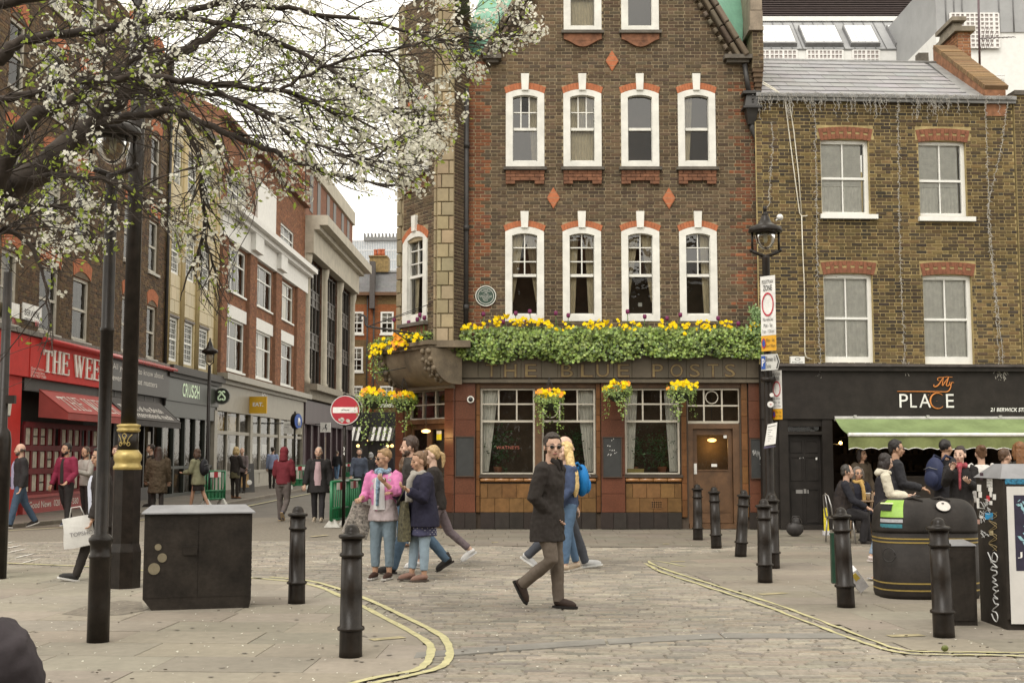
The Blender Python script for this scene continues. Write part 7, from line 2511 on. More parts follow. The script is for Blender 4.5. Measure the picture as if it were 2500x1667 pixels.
# ---- green plastic barriers
gpl=mat('green_barrier_plastic',(.012,.16,.062),.35,var=.18,scale=5,spec=.6)
gwh=mat('grubby_white_foot',(.5,.49,.45),.6,var=.2)
def make_barrier(label,wd):
 t=thing('barrier',label,'barrier',(0,0,0),'green plastic roadworks barriers')
 P=Plane((-wd/2,0,0),(1,0))
 mb=MB()
 for u in(.03,wd-.03):mb.tube([P.pt(u,.14,0),P.pt(u,.98,0)],.035,8)
 for v in(.16,.40,.97):mb.tube([P.pt(.03,v,0),P.pt(wd-.03,v,0)],.032,8)
 mb.build('barrier_frame',gpl,t)
 n=max(3,int(wd/.13))
 for k in range(1,n):
  mb=MB();u=wd*k/n
  mb.tube([P.pt(u,.16,0),P.pt(u,.97,0)],[.02,.024,][:2],6);mb.build('barrier_bar',gpl,t)
 mb=MB();mb.pbox(P,.05,wd-.05,.16,.38,-.012,.004);mb.build('lower_panel',gpl,t)
 mb=MB();mb.pbox(P,wd*.25,wd*.75,.8,.95,.025,.035);mb.build('white_reflector',MATS['white_sign_letters'],t)
 mb=MB();mb.pbox(P,wd*.42,wd*.6,.79,.96,.0355,.038);mb.build('red_reflector',MATS['sign_red_face'],t)
 for u in(.12,wd-.12):
  mb=MB()
  mb.hexa([P.pt(u-.05,0,-.18),P.pt(u+.05,0,-.18),P.pt(u+.05,0,.18),P.pt(u-.05,0,.18),P.pt(u-.03,.17,-.05),P.pt(u+.03,.17,-.05),P.pt(u+.03,.17,.05),P.pt(u-.03,.17,.05)])
  mb.build('white_foot',gwh,t)
 return t
for px,py,wd,ang,z,lab in[(829,1284,1.1,77,.0,'nearest green plastic barrier with red reflector beside the woman in pink'),(861,1276,1.1,80,.0,'green plastic barrier close behind the nearest one'),(731,1193,.9,10,.09,'green plastic barrier with red and white plate beside the man in the maroon hood'),(523,1231,.9,60,.09,'green plastic barrier behind the woman with the dark backpack'),(851,1160,.8,5,.0,'small far green barrier behind the man in the blue shirt')]:
 o=make_barrier(lab,wd)
 x,y=base_xy(px,py,z)
 if lab.startswith('small far'):y=78;x=at_y(851,1140,y).x
 o.location=(x,y,z);o.rotation_euler=(0,0,rad(ang))
# ---- pavement board
x,y=base_xy(598,1201,.09)
t=thing('pavement_board','dark folding pavement board with food picture and white disc on the far pavement','pavement sign',(x,y,.09))
P=rot_plane(V((x-.3,y,0)),rad(25))
mb=MB()
for d0,d1 in((0,.25),):mb.hexa([P.pt(0,.09,.28),P.pt(.62,.09,.28),P.pt(.62,.09,.25),P.pt(0,.09,.25),P.pt(0,1.2,.05),P.pt(.62,1.2,.05),P.pt(.62,1.2,.02),P.pt(0,1.2,.02)])
mb.hexa([P.pt(0,.09,-.28),P.pt(.62,.09,-.28),P.pt(.62,.09,-.25),P.pt(0,.09,-.25),P.pt(0,1.2,-.05),P.pt(.62,1.2,-.05),P.pt(.62,1.2,-.02),P.pt(0,1.2,-.02)]);mb.build('board_leaf',mat('board_grey',(.07,.068,.066),.6),t)
class Tilt:
 pass
T_=Tilt();T_.pt=lambda u,v,d:P.pt(u,v,.284-(v-.09)*.207+d)
mb=MB();mb.pbox(T_,.06,.4,.28,.8,.004,.008);mb.build('food_picture',mat('toast_picture',(.45,.28,.11),.6,var=.5,scale=6),t)
mb=MB();text(mb,T_,'HOT POT',.08,.5,.88,1.0,.008);text(mb,T_,'soup',.08,.3,1.05,1.12,.008);mb.build('lettering',MATS['worn_gilt']if False else mat('grey_board_print',(.3,.3,.3),.6),t)
mb=MB();mb.poly(T_,[(.42+.1*math.cos(2*PI*k/18),.47+.1*math.sin(2*PI*k/18))for k in range(18)],.006,.011)if False else mb.add([T_.pt(.42+.1*math.cos(2*PI*k/18),.47+.1*math.sin(2*PI*k/18),.011)for k in range(18)],[tuple(range(18))]);mb.build('white_disc',signw,t)
# ---- recycling bin
A=ground(2262,1464,.004)
cy=A.y+.37
cx=A.x*cy/A.y
k_=FPX/cy
t=thing('recycling_bin','large black barrel shaped recycling bin with lime green slot panel and gold bands','recycling bin',(cx,cy,.012))
binm=mat('charcoal_bin_plastic',(.027,.023,.0205),.6,var=.35,scale=4,bump=.001,bscale=200,spec=.2)
RXB,RYB=.55,.37
def bz_(py):return at_y(2262,py,cy-.2).z
zl=bz_(1296)
def ring_se(rx,ry,z,n=40,e=.62):
 pts=[]
 for k in range(n):
  a=2*PI*k/n
  c,s=math.cos(a),math.sin(a)
  pts.append(V((cx+rx*math.copysign(abs(c)**e,c),cy+ry*math.copysign(abs(s)**e,s),z)))
 return pts
def loft(mb,rings,smooth=True,cap=True):
 n=len(rings[0])
 vs=[p for r in rings for p in r]
 fs=[(i*n+k,i*n+(k+1)%n,(i+1)*n+(k+1)%n,(i+1)*n+k)for i in range(len(rings)-1)for k in range(n)]
 if cap:fs+=[tuple(range(n))[::-1],tuple((len(rings)-1)*n+k for k in range(n))]
 mb.add(vs,fs,0,smooth)
mb=MB();loft(mb,[ring_se(RXB*.97,RYB*.97,.004),ring_se(RXB,RYB,.05),ring_se(RXB,RYB,zl-.01)]);mb.build('bin_body',binm,t)
ztop_=bz_(1222)+.02
mb=MB()
rs=[ring_se(RXB*1.015,RYB*1.015,zl-.01),ring_se(RXB*1.015,RYB*1.015,zl+.02)]
for k in range(1,10):
 a=k/9*PI/2
 rs.append(ring_se(RXB*(1.0-.34*(1-math.cos(a))**1.3),RYB*(1.0-.75*(1-math.cos(a))),zl+.02+(ztop_-zl-.02)*math.sin(a)**.9))
loft(mb,rs);lid=mb.build('bin_lid',binm,t)
for py in(1313,1322,1421,1438):
 z=bz_(py);mb=MB();loft(mb,[ring_se(RXB+.003,RYB+.003,z-.008),ring_se(RXB+.003,RYB+.003,z+.008)],cap=False);mb.build('gold_band',mat('bin_gold_band',(.28,.20,.05),.5,var=.2),t)
mb=MB()
for xx in(-.12,.16):
 mb.tube([V((cx+xx,cy-RYB*s,z))for s,z in((1.02,zl),(.92,zl+.12),(.72,zl+.22),(.4,ztop_-.02))],.006,5)
mb.tube([V((cx+.12,cy-RYB-.002,.05)),V((cx+.12,cy-RYB-.002,zl))],.006,5)
mb.build('lid_seam',mat('seam_black',(.02,.018,.017),.6),t)
lime=mat('lime_green_panel',(.24,.42,.05),.5,var=.2,scale=6)
def lidp(ax,az,o=.0):
 """point on the lid: ax angle round, az 0..1 up"""
 a=az*PI/2
 rx,ry=RXB*(1.0-.34*(1-math.cos(a))**1.3)+o,RYB*(1.0-.75*(1-math.cos(a)))+o
 c,s=math.cos(ax),math.sin(ax)
 e=.62
 return V((cx+rx*math.copysign(abs(c)**e,c),cy+ry*math.copysign(abs(s)**e,s),zl+.02+(ztop_-zl-.02)*math.sin(a)**.9))
def patch(mb,a0,a1,z0,z1,o,n=8):
 vs=[lidp(rad(a0+(a1-a0)*i/n),z0+(z1-z0)*j/n,o)for j in range(n+1)for i in range(n+1)]
 mb.add(vs,[(j*(n+1)+i,j*(n+1)+i+1,(j+1)*(n+1)+i+1,(j+1)*(n+1)+i)for j in range(n)for i in range(n)],0,True)
mb=MB();patch(mb,196,243,.24,.80,.004);mb.build('slot_panel',lime,t)
mb=MB();patch(mb,197,224,.40,.62,.016);mb.build('slot_opening',mat('void_black',(.01,.01,.01),.9),t)
mb=MB();patch(mb,190,226,.61,.66,.03);mb.build('slot_lip',mat('pale_lime',(.6,.75,.35),.4),t)
mb=MB();patch(mb,196,242,.13,.2,.004);mb.build('grey_label',mat('grey_label',(.36,.36,.38),.5,var=.2,scale=30),t)
mb=MB();patch(mb,196,241,.03,.1,.004);mb.build('teal_label',mat('teal_label',(.03,.17,.21),.5,var=.2,scale=30),t)
mb=MB()
dc=lidp(rad(275),.52,.004);nr=V((.05,-.85,.5)).normalized()
xa=nr.cross(V((0,0,1))).normalized();ya=xa.cross(nr)
mb.add([dc+xa*(.085*math.cos(2*PI*k/24))*1.0+ya*(.068*math.sin(2*PI*k/24))+nr*.02 for k in range(24)],[tuple(range(24))]);mb.build('round_plate',mat('pale_round_plate',(.6,.56,.52),.45,var=.08),t)
mb=MB();mb.tube([dc+ya*.03+nr*.022,dc+ya*.035+nr*.026],.014,8);mb.tube([dc+xa*(.085*math.cos(2*PI*k/24))+ya*(.068*math.sin(2*PI*k/24))+nr*.02 for k in range(25)],.007,4);mb.build('plate_rim',MATS['seam_black'],t)
mb=MB()
for xx in(-.17,.13):
 mb.tube([V((cx+xx-.09,cy-.12,ztop_-.012)),V((cx+xx,cy-.15,ztop_+.015)),V((cx+xx+.09,cy-.2,ztop_-.03))],.02,6)
mb.build('lid_handle',binm,t)
mb=MB()
ra=ring_se(RXB,RYB,bz_(1352))[26]
cpt=V((cx-RXB*.88,cy-RYB*.82,bz_(1352)))
nn=V((-.7,-.7,0)).normalized();tt=V((.7,-.7,0))
mb.tube([cpt+tt*(.075*math.cos(2*PI*k/20))+V((0,0,.075*math.sin(2*PI*k/20)))+nn*.02 for k in range(21)],.006,5);mb.build('crest_ring',MATS['seam_black'],t)
A=ground(2318,1527,.004);B=ground(2393,1527,.012)
t=thing('small_cabinet','small black cabinet with grey top between the front bollard and the sticker covered kiosk','cabinet',((A.x+B.x)/2,A.y,.012))
hz=at_y(2350,1332,A.y).z
mb=MB();mb.box(((A.x+B.x)/2,A.y+.14,hz/2+.002),B.x-A.x,.28,hz-.004);mb.build('cabinet_body',cbm,t)
mb=MB();mb.hexa([(A.x-.01,A.y-.012,hz),(B.x+.01,A.y-.012,hz),(B.x+.01,A.y+.3,hz),(A.x-.01,A.y+.3,hz),(A.x,A.y,hz+.015),(B.x,A.y,hz+.015),(B.x,A.y+.29,hz+.04),(A.x,A.y+.29,hz+.04)]);mb.build('cabinet_top',MATS['dull_lid_metal'],t)
mb=MB();mb.box(((A.x+B.x)/2,A.y-.003,hz/2),B.x-A.x-.05,.012,hz-.1);mb.tube([V(((A.x+B.x)/2-.09,A.y-.008,hz-.1)),V(((A.x+B.x)/2-.09,A.y-.02,hz-.1))],.009,8);mb.build('cabinet_door',cbm,t)
A=ground(2459,1535,.012)
KX,KY=A.x,A.y
KD,KW=.62,.9
KS=Plane((KX,KY+KD,0),(0,-1))
KF=Plane((KX,KY,0),(1,0))
hz=at_y(2460,1168,KY).z
t=thing('advert_kiosk','black advertising kiosk with grey hipped top, its side covered in stickers and graffiti','kiosk',(KX+KW/2,KY,.012))
mb=MB();mb.box((KX+KW/2,KY+KD/2,hz/2+.002),KW,KD,hz-.004);kb=mb.build('kiosk_body',cbm,t)
mb=MB();mb.hexa([(KX-.02,KY-.02,hz),(KX+KW+.02,KY-.02,hz),(KX+KW+.02,KY+KD+.02,hz),(KX-.02,KY+KD+.02,hz),(KX+.09,KY+.2,hz+.13),(KX+KW-.09,KY+.2,hz+.13),(KX+KW-.09,KY+KD-.2,hz+.13),(KX+.09,KY+KD-.2,hz+.13)]);mb.build('kiosk_top',MATS['dull_lid_metal'],t)
spray=mat('white_marker',(.55,.55,.54),.7)
spray2=mat('gold_marker',(.25,.19,.09),.6)
def ks(px,py):return KS.uv(px,py,.004)
mb=MB()
def scr(pts,r=.006,sm=True):
 q=[ks(*p)for p in pts]
 q=smooth_path(q,4)if sm else[V((a,b,0))for a,b in q]
 mb.tube([KS.pt(min(max(p.x,.02),KD-.02),p.y,.004)for p in q],r,4)
def Q(*pts):return[(2350+x/3.647,1130+y/3.647)for x,y in pts]
scr(Q((225,795),(250,850),(255,890),(275,800),(310,830),(300,880),(250,865),(310,930),(270,920),(255,950),(300,960),(305,990),(265,1010),(300,1045),(265,1055),(315,1090),(270,1110),(300,1140),(320,1135),(280,1170),(315,1210),(275,1200),(290,1250),(320,1260),(265,1310),(300,1330),(315,1370),(305,1410),(280,1390),(260,1340)),.007)
for _ in range(7):
 x0,y0=RND.uniform(140,200),RND.uniform(330,700)
 scr(Q(*[(x0+RND.uniform(-15,60),y0+RND.uniform(-25,60))for _ in range(7)]),.003)
mb.build('graffiti',spray,t)
mb=MB()
for k in range(2):scr(Q(*[(270+40*math.sin(i*2.1+k),440+i*34)for i in range(11)]),.004)
mb.build('gold_scrawl',spray2,t)
stick=[((128,190,165,250),signw),((140,255,172,305),signw),((215,140,265,215),signw),((228,215,268,250),signw),((240,250,262,300),signw),((212,288,242,340),mat('red_sticker',(.5,.03,.04),.5)),((268,275,298,325),signw),((238,335,266,370),signw),((122,310,150,400),signw),((150,465,182,488),signw),((130,500,155,540),mat('pink_sticker',(.5,.3,.25),.5)),((202,440,272,500),mat('blue_sticker',(.02,.25,.5),.5)),((155,85,185,150),mat('plum_sticker',(.06,.03,.05),.5)),((240,600,275,640),mat('tan_sticker',(.5,.42,.25),.6))]
for k,((x0,y0,x1,y1),m)in enumerate(stick):
 mb=MB()
 q=[ks(*p)for p in Q((x0,y1),(x1,y1+4),(x1,y0+2),(x0,y0))]
 mb.add([KS.pt(min(max(a,.01),KD-.01),b,.003+k*.0002)for a,b in q],[(0,1,2,3)]);st=mb.build('sticker',m,t)
mb=MB()
for k in range(3):
 a,b=ks(*Q((218,165+25*k))[0]),ks(*Q((262,150+25*k))[0])
 text(mb,KS,['RUTS','SEPPO','KL71'][k],min(a[0],b[0]),max(a[0],b[0]),a[1],b[1],.0085)
mb.build('sticker_print',MATS['print_black'],t)
u0=.03
mb=MB();mb.pbox(KF,u0-.03,KW,.1,hz-.02,.0,.02);mb.build('poster_frame',cbm,t)
zt_,zb_=at_y(2455,1187,KY).z,at_y(2460,1527,KY).z
mb=MB();mb.pbox(KF,u0,KW-.05,zb_+.02,zt_,.02,.026);ps=mb.build('poster_sheet',mat('poster_white',(.60,.585,.56),.6,var=.05),t)
pz1,pz0=at_y(2472,1208,KY).z,at_y(2476,1392,KY).z
mb=MB();mb.pbox(KF,.09,.7,pz0,pz1,.0265,.028);pp_=mb.build('poster_picture',mat('poster_navy',(.025,.02,.045),.5,var=.4,scale=6),t)
fea=mat('poster_ice_blue',(.28,.5,.56),.6,var=.4,scale=20)
mb=MB()
for k in range(60):
 a=RND.uniform(0,1);u,v=.1+.18*a+RND.uniform(0,.08),pz1-.05-.38*RND.random()
 dx,dz=RND.uniform(.02,.08),RND.uniform(-.08,.03)
 mb.add([KF.pt(u,v,.0285+k*.00002),KF.pt(u+dx*.3+.01,v+dz*.3+.012,.0285+k*.00002),KF.pt(u+dx,v+dz,.0285+k*.00002),KF.pt(u+dx*.4,v+dz*.6-.01,.0285+k*.00002)],[(0,1,2,3)])
mb.build('poster_feathers',fea,t)
mb=MB();q=KF.uv(2485,1362,.03);text(mb,KF,'JE',q[0],q[0]+.14,q[1],q[1]+.055,.0295);mb.build('poster_lettering',signw,t)
mb=MB();a,b=KF.uv(2456,1184),KF.uv(2500,1170);mb.pbox(KF,.02,.3,a[1]+.01,b[1]+.005,.0205,.024)
mb.build('blue_scrawl',mat('blue_marker',(.03,.2,.34),.6,var=.8,scale=60),t)
x,y=base_xy(2038,1423)
t=thing('green_post','short dark green square post half behind the bollard left of the recycling bin','post',(x,y,.004))
mb=MB();mb.box((x,y,.30),.075,.075,.58);mb.build('post_body',mat('dark_green_paint',(.015,.05,.03),.4),t)
mb=MB();mb.box((x,y,.6),.085,.085,.02);mb.build('post_cap',MATS['dark_green_paint'],t)
p=ground(2108,1445,.012)
t=thing('carton','crumpled white carton with yellow print tipped on its edge beside the bin','carton',p)
Mx=Matrix.Rotation(rad(-38),4,'Y')@Matrix.Rotation(rad(20),4,'X')
bm=MB();pts=[(-.06,-.05,0),(.06,-.05,0),(.06,.05,0),(-.06,.05,0),(-.065,-.05,.28),(.055,-.055,.27),(.065,.05,.28),(-.06,.055,.285)]
bm.hexa([p+V((0,.02,.045))+(Mx@V(q))for q in pts]);bm.build('carton_box',mat('carton_white',(.62,.61,.62),.7,var=.15,scale=12,bump=.004,bscale=18),t)
bm=MB();bm.hexa([p+V((0,.02,.045))+(Mx@V(q))for q in[(-.03,-.056,.16),(.03,-.058,.16),(.03,-.052,.16),(-.03,-.05,.16),(-.03,-.057,.25),(.02,-.059,.25),(.02,-.052,.25),(-.03,-.05,.25)]]);bm.build('yellow_print',mat('carton_yellow',(.6,.45,.08),.6),t)
p=ground(2133,1415,.012)
t=thing('paper_plate','small white paper plate lying on the pavement left of the bin','plate',p)
bm=MB();bm.lathe(p,[(.0,.004),(.06,.004),(.085,.02),(.088,.022)],14);bm.build('plate_dish',MATS['carton_white'],t)
bm=MB();bm.ell(p+V((0,0,.02)),(.04,.03,.015),8,5);bm.build('food_scrap',mat('scrap_brown',(.3,.16,.07),.8),t)
p=ground(2307,1588,.02)
bm=MB();bm.ell(p+V((0,0,.02)),(.03,.022,.028),8,6,M=Matrix.Rotation(.6,3,'X'));o=bm.build('lime_wedge',mat('lime_skin',(.12,.14,.03),.5),loc=p);tag(o,'tiny green lime wedge lying on the pavement by the yellow lines','lime')
bag_m=mat('black_holdall',(.03,.026,.025),.6,var=.4,scale=10,bump=.006,bscale=14)
p=ground(1941,1308,.012)
t=thing('holdall','lumpy black holdall lying against the black door','bag',p)
bm=MB();bm.ell(p+V((0,.0,.14)),(.17,.13,.15),12,8);bm.ell(p+V((.03,0,.26)),(.11,.1,.1),10,6);bm.build('bag_body',bag_m,t)
bm=MB();bm.tube([p+V((-.1,-.08,.25)),p+V((-.05,-.1,.38)),p+V((.06,-.1,.38)),p+V((.1,-.08,.25))],.012,6);bm.build('bag_handle',bag_m,t)
p=ground(2017,1305,.012)
t=thing('wet_floor_sign','narrow yellow folded floor sign leaning beside the black door frame','floor sign',p)
bm=MB();bm.hexa([p+V(q)for q in[(-.05,-.06,.02),(.05,-.06,.02),(.05,-.03,.02),(-.05,-.03,.02),(-.03,.03,.52),(.04,.03,.52),(.04,.05,.52),(-.03,.05,.52)]]);bm.build('sign_leaf',mat('safety_yellow',(.6,.5,.03),.5),t)
bm=MB();bm.box(p+V((-.02,-.07,.04)),.12,.1,.08);bm.build('sign_foot',MATS['carton_white'],t)
wdm=mat('worn_chair_wood',(.2,.13,.075),.6,var=.25)
stl=mat('brushed_chair_steel',(.4,.39,.38),.35,metal=.7)
def chair(px,py,ang,lab,m):
 p=ground(px,py,.012)
 t=thing('cafe_chair',lab,'chair',p,'cafe chairs under the awning')
 R_=Matrix.Rotation(rad(ang),3,'Z')
 f=lambda x,y,z:p+R_@V((x,y,z))
 for sx in(-1,1):
  for sy in(-1,1):
   bm=MB();bm.tube([f(sx*.2,sy*.2,0),f(sx*.17,sy*.17,.44)],.015,6);bm.build('leg',m,t)
 bm=MB();bm.hexa([f(-.2,-.2,.43),f(.2,-.2,.43),f(.2,.2,.43),f(-.2,.2,.43),f(-.2,-.2,.455),f(.2,-.2,.455),f(.2,.2,.455),f(-.2,.2,.455)]);bm.build('seat',m,t)
 bm=MB();bm.tube([f(-.18,.19,.44),f(-.19,.22,.65),f(-.13,.25,.82),f(0,.26,.86),f(.13,.25,.82),f(.19,.22,.65),f(.18,.19,.44)],.013,6);bm.tube([f(0,.2,.45),f(0,.26,.85)],.012,5);bm.build('backrest',m,t)
 return t
chair(2052,1324,95,'curved steel cafe chair of the seated man in the dark vest',stl)
chair(2098,1312,-95,'wooden cafe chair of the seated woman with the yellow scarf',wdm)
p=ground(2122,1318,.012)
t=thing('cafe_table','small round wooden cafe table in front of the seated woman','table',p)
bm=MB();bm.lathe(p,[(.0,.69),(.24,.69),(.25,.7),(.25,.715),(.0,.72)],18);bm.build('tabletop',wdm,t)
bm=MB();bm.lathe(p,[(.2,0),(.19,.02),(.03,.04),(.025,.69)],12);bm.build('table_pedestal',lead_m,t)
p2=p+V((-.02,-.08,.722))
t=thing('paper_cup','pale paper coffee cup standing on the small cafe table','cup',p2)
bm=MB();bm.lathe(p2,[(.03,0),(.042,.12),(.043,.125)],12);bm.build('cup_body',mat('kraft_cup',(.42,.32,.2),.7),t)
bm=MB();bm.lathe(p2,[(.045,.122),(.043,.135),(.0,.136)],12);bm.build('cup_lid',signw,t)
# ==== FLOWERS AND IVY ON THE PUB
ivy_m,_t,_b=nodes('ivy_leaf')
_a=_t.nodes.new('ShaderNodeAttribute');_a.attribute_name='tint'
_t.links.new(_a.outputs['Color'],_b.inputs['Base Color']);_b.inputs['Roughness'].default_value=.38;_b.inputs['Specular IOR Level'].default_value=.5
yel_pet=mat('yellow_petal',(.80,.56,.008),.7,var=.2,scale=30,spec=.1)
org_pet=mat('orange_petal',(.80,.30,.01),.6,var=.15,scale=30)
pur_pet=mat('purple_petal',(.16,.01,.075),.5,var=.2,scale=30)
stem_m=mat('green_stem',(.09,.16,.035),.6)
IVY=[(-.5,-.15),(-.32,.12),(-.55,.42),(-.18,.38),(0,.85),(.18,.38),(.55,.42),(.32,.12),(.5,-.15),(.15,-.12),(0,-.3),(-.15,-.12)]
def ivy_leaf(mb,p,nrm,dn,s,col):
 nrm=nrm.normalized();x=dn.cross(nrm)
 x=x.normalized()if x.length>1e-4 else nrm.orthogonal().normalized();yv=nrm.cross(x)
 vs=[p+x*(a*s)-yv*(b*s)+nrm*(-.18*s*abs(a))for a,b in IVY]+[p+nrm*.04*s]
 c=len(IVY)
 mb.add(vs,[(i,(i+1)%c,c)for i in range(c)],0,False,col)
GRN=[(.15,.22,.032),(.18,.26,.045),(.11,.165,.025),(.22,.31,.06),(.06,.10,.018),(.26,.35,.085)]
def flower(mb,p,s,face):
 face=face.normalized();x=face.orthogonal().normalized();y=face.cross(x)
 for k in range(5):
  a=2*PI*k/5+RND.uniform(-.2,.2)
  d=x*math.cos(a)+y*math.sin(a);e=face.cross(d)
  mb.add([p,p+d*s*.55+e*s*.42+face*.1*s,p+d*s*1.0+e*s*.2+face*RND.uniform(0,.3)*s,p+d*s*1.0-e*s*.2+face*RND.uniform(0,.3)*s,p+d*s*.55-e*s*.42+face*.1*s],[(0,1,2,3,4)])
flower_meshes={}
def flower_obj(parent,p,s,face,m,name='pansy'):
 """one bloom: a small head of two or three flowers"""
 mb=MB()
 flower(mb,p,s,face)
 if RND.random()<.6:flower(mb,p+V((RND.uniform(-.05,.05),-.02,RND.uniform(-.05,.04))),s*.85,face+V((RND.uniform(-.5,.5),0,.2)))
 return mb.build(name,m,parent)
def tulip(parent,P,u,v0,v1,d):
 mb=MB()
 top=P.pt(u+RND.uniform(-.03,.03),v1,d)
 mb.tube([P.pt(u,v0,d-.05),(P.pt(u,v0,d)+top)/2+V((RND.uniform(-.03,.03),0,0)),top],.008,4,mi=1)
 for k in range(6):
  a=2*PI*k/6
  c=top+V((.022*math.cos(a),.022*math.sin(a),.035))
  mb.ell(c,(.02,.02,.05),6,5)
 mb.add([P.pt(u,v0,d),P.pt(u+.02,v0+.1,d+.02),P.pt(u+.07,v0+.26,d+.04),P.pt(u+.035,v0+.1,d)],[(0,1,2,3)],1)
 mb.build('tulip',[pur_pet,stem_m],parent)
# ---- ivy trough over the fascia
t=thing('ivy_trough','long trough over the pub fascia spilling thick ivy and topped with yellow pansies','flower trough',PF.pt(U_(1470),Vv(870),.1))
ua,ub=U_(1090),U_(1862)
vt0,vb0=Vv(803),Vv(880)
mb=MB();mb.pbox(PF,ua+.1,ub-.05,Vv(866),Vv(838),.06,.26);mb.build('trough_box',mat('trough_black',(.03,.026,.022),.7),t)
mb=MB()
for i in range(6200):
 u=RND.uniform(ua,ub)
 hem=vb0+.07*noise.noise((u*1.3,0,0))*1.6+.05*noise.noise((u*4.5,1,0))-.05
 if u>U_(1560):hem+=.08
 s_=RND.random()**.8
 v=hem+(vt0-hem)*s_
 bulge=.30+.13*math.sin(PI*min(1,.15+s_*.8))+.12*noise.noise((u*2.2,v*2.2,4))+.09*noise.noise((u*6,v*6,2))
 d=bulge*RND.uniform(.55,1.05)
 if s_>.9:d*=RND.uniform(.4,1)
 n_=PF.N+V((RND.uniform(-.7,.7),0,RND.uniform(-.15,.9)))
 ivy_leaf(mb,PF.pt(u,v,d),n_,V((RND.uniform(-.5,.5),0,-1)),RND.uniform(.045,.088),jit(RND.choice(GRN),.3))
mb.build('ivy_foliage',ivy_m,t,kind='stuff',use_col=True)
for i in range(150):
 u=ua+(ub-ua)*((i+RND.random())/150)
 den=noise.noise((u*2.6,7,0))
 if den<-.06 and RND.random()<.85:continue
 base=Vv(797)+.05*den
 if u<U_(1180):base=Vv(812)+.02
 for _ in range(1 if RND.random()<.45 else 2):
  v=base+RND.gauss(.0,.055)+(.06 if u<U_(1330)else-.02)
  flower_obj(t,PF.pt(u+RND.uniform(-.03,.03),v,RND.uniform(.22,.44)),RND.uniform(.026,.046),PF.N+V((RND.uniform(-.4,.4),0,RND.uniform(0,.5))),yel_pet)
for px,py in((1214,782),(1237,778),(1320,788),(1480,792),(1215,796),(1090,815),(1115,805)):
 u,v=U_(px),Vv(py)
 mb=MB();c=PF.pt(u,v,.28)
 for k in range(6):
  a=2*PI*k/6;d_=V((math.cos(a),math.sin(a)*.6,0))
  mb.add([c-V((0,0,.05)),c+d_*.05,c+d_*.075+V((0,0,.08)),c+V((d_.y,-d_.x,0))*.05+V((0,0,.03))],[(0,1,2,3)])
 mb.build('daffodil',yel_pet,t)
for px,py in((1182,774),(1260,772),(1296,768),(1357,772),(1387,777),(1535,768),(1575,780),(1626,784),(1659,776),(1752,784),(1805,797),(1285,793),(1230,793)):
 tulip(t,PF,U_(px),Vv(812),Vv(py),.25)
mb=MB()
for i in range(800):
 c=RND.choice([(1846,770,.13,.17),(1848,800,.16,.14),(1838,818,.18,.12)])
 p=PF.pt(U_(c[0])+RND.gauss(0,c[2]*.55),Vv(c[1])+RND.gauss(0,c[3]*.5),.3+RND.gauss(0,.08))
 ivy_leaf(mb,p,PF.N+V((RND.uniform(-.9,.9),0,RND.uniform(-.3,.9))),V((RND.uniform(-1,1),0,-1)),RND.uniform(.03,.055),jit(RND.choice([(.12,.21,.06),(.16,.26,.09),(.09,.16,.04),(.2,.3,.12)]),.2))
mb.build('leafy_shrub',ivy_m,t,kind='stuff',use_col=True)
# ---- flower trough on the stone bowl of the corner
BT=Plane(BP.pt(0,0,0),(BP.U.x,BP.U.y))
t=thing('corner_flower_trough','trough of yellow and orange flowers with trailing ivy on the stone corner bowl','flower trough',BP.pt(1.2,v_b1+.16,.6))
mb=MB();mb.pbox(BP,.15,WB-.1,v_b1+.16,v_b1+.3,.45,.75);mb.build('trough_box',MATS['trough_black'],t)
mb=MB()
for i in range(1500):
 a=RND.random()
 if i%3==0:
  u=RND.uniform(-.35,.15);v=v_b1+.25-RND.random()**1.3*.85*(1-abs(u+.1));d=RND.uniform(.5,.95)
 else:
  u=RND.uniform(-.2,WB+.1);v=v_b1+.14+RND.uniform(-.08,.22);d=RND.uniform(.45,.85)
 ivy_leaf(mb,BP.pt(u,v,d),BP.N+V((RND.uniform(-.6,.9),0,RND.uniform(-.2,.8))),V((RND.uniform(-.5,.5),0,-1)),RND.uniform(.035,.06),jit(RND.choice(GRN),.25))
mb.build('ivy_foliage',ivy_m,t,kind='stuff',use_col=True)
for i in range(110):
 u=RND.uniform(-.25,WB+.0);s_=(u+.25)/(WB+.25)
 v=v_b1+.04+.2*s_+RND.gauss(.03,.09)
 if noise.noise((u*3,3,1))<-.15:continue
 m=org_pet if(.45<s_<.7 and RND.random()<.4)else yel_pet
 flower_obj(t,BP.pt(u,v,RND.uniform(.78,.95)),RND.uniform(.038,.058),BP.N+V((.4,-.3,RND.uniform(0,.5))),m)
for s_ in(.2,.55,.75,.8,.9):tulip(t,BP,-.1+WB*s_,v_b1+.3,v_b1+.62+RND.uniform(-.05,.12),.6)
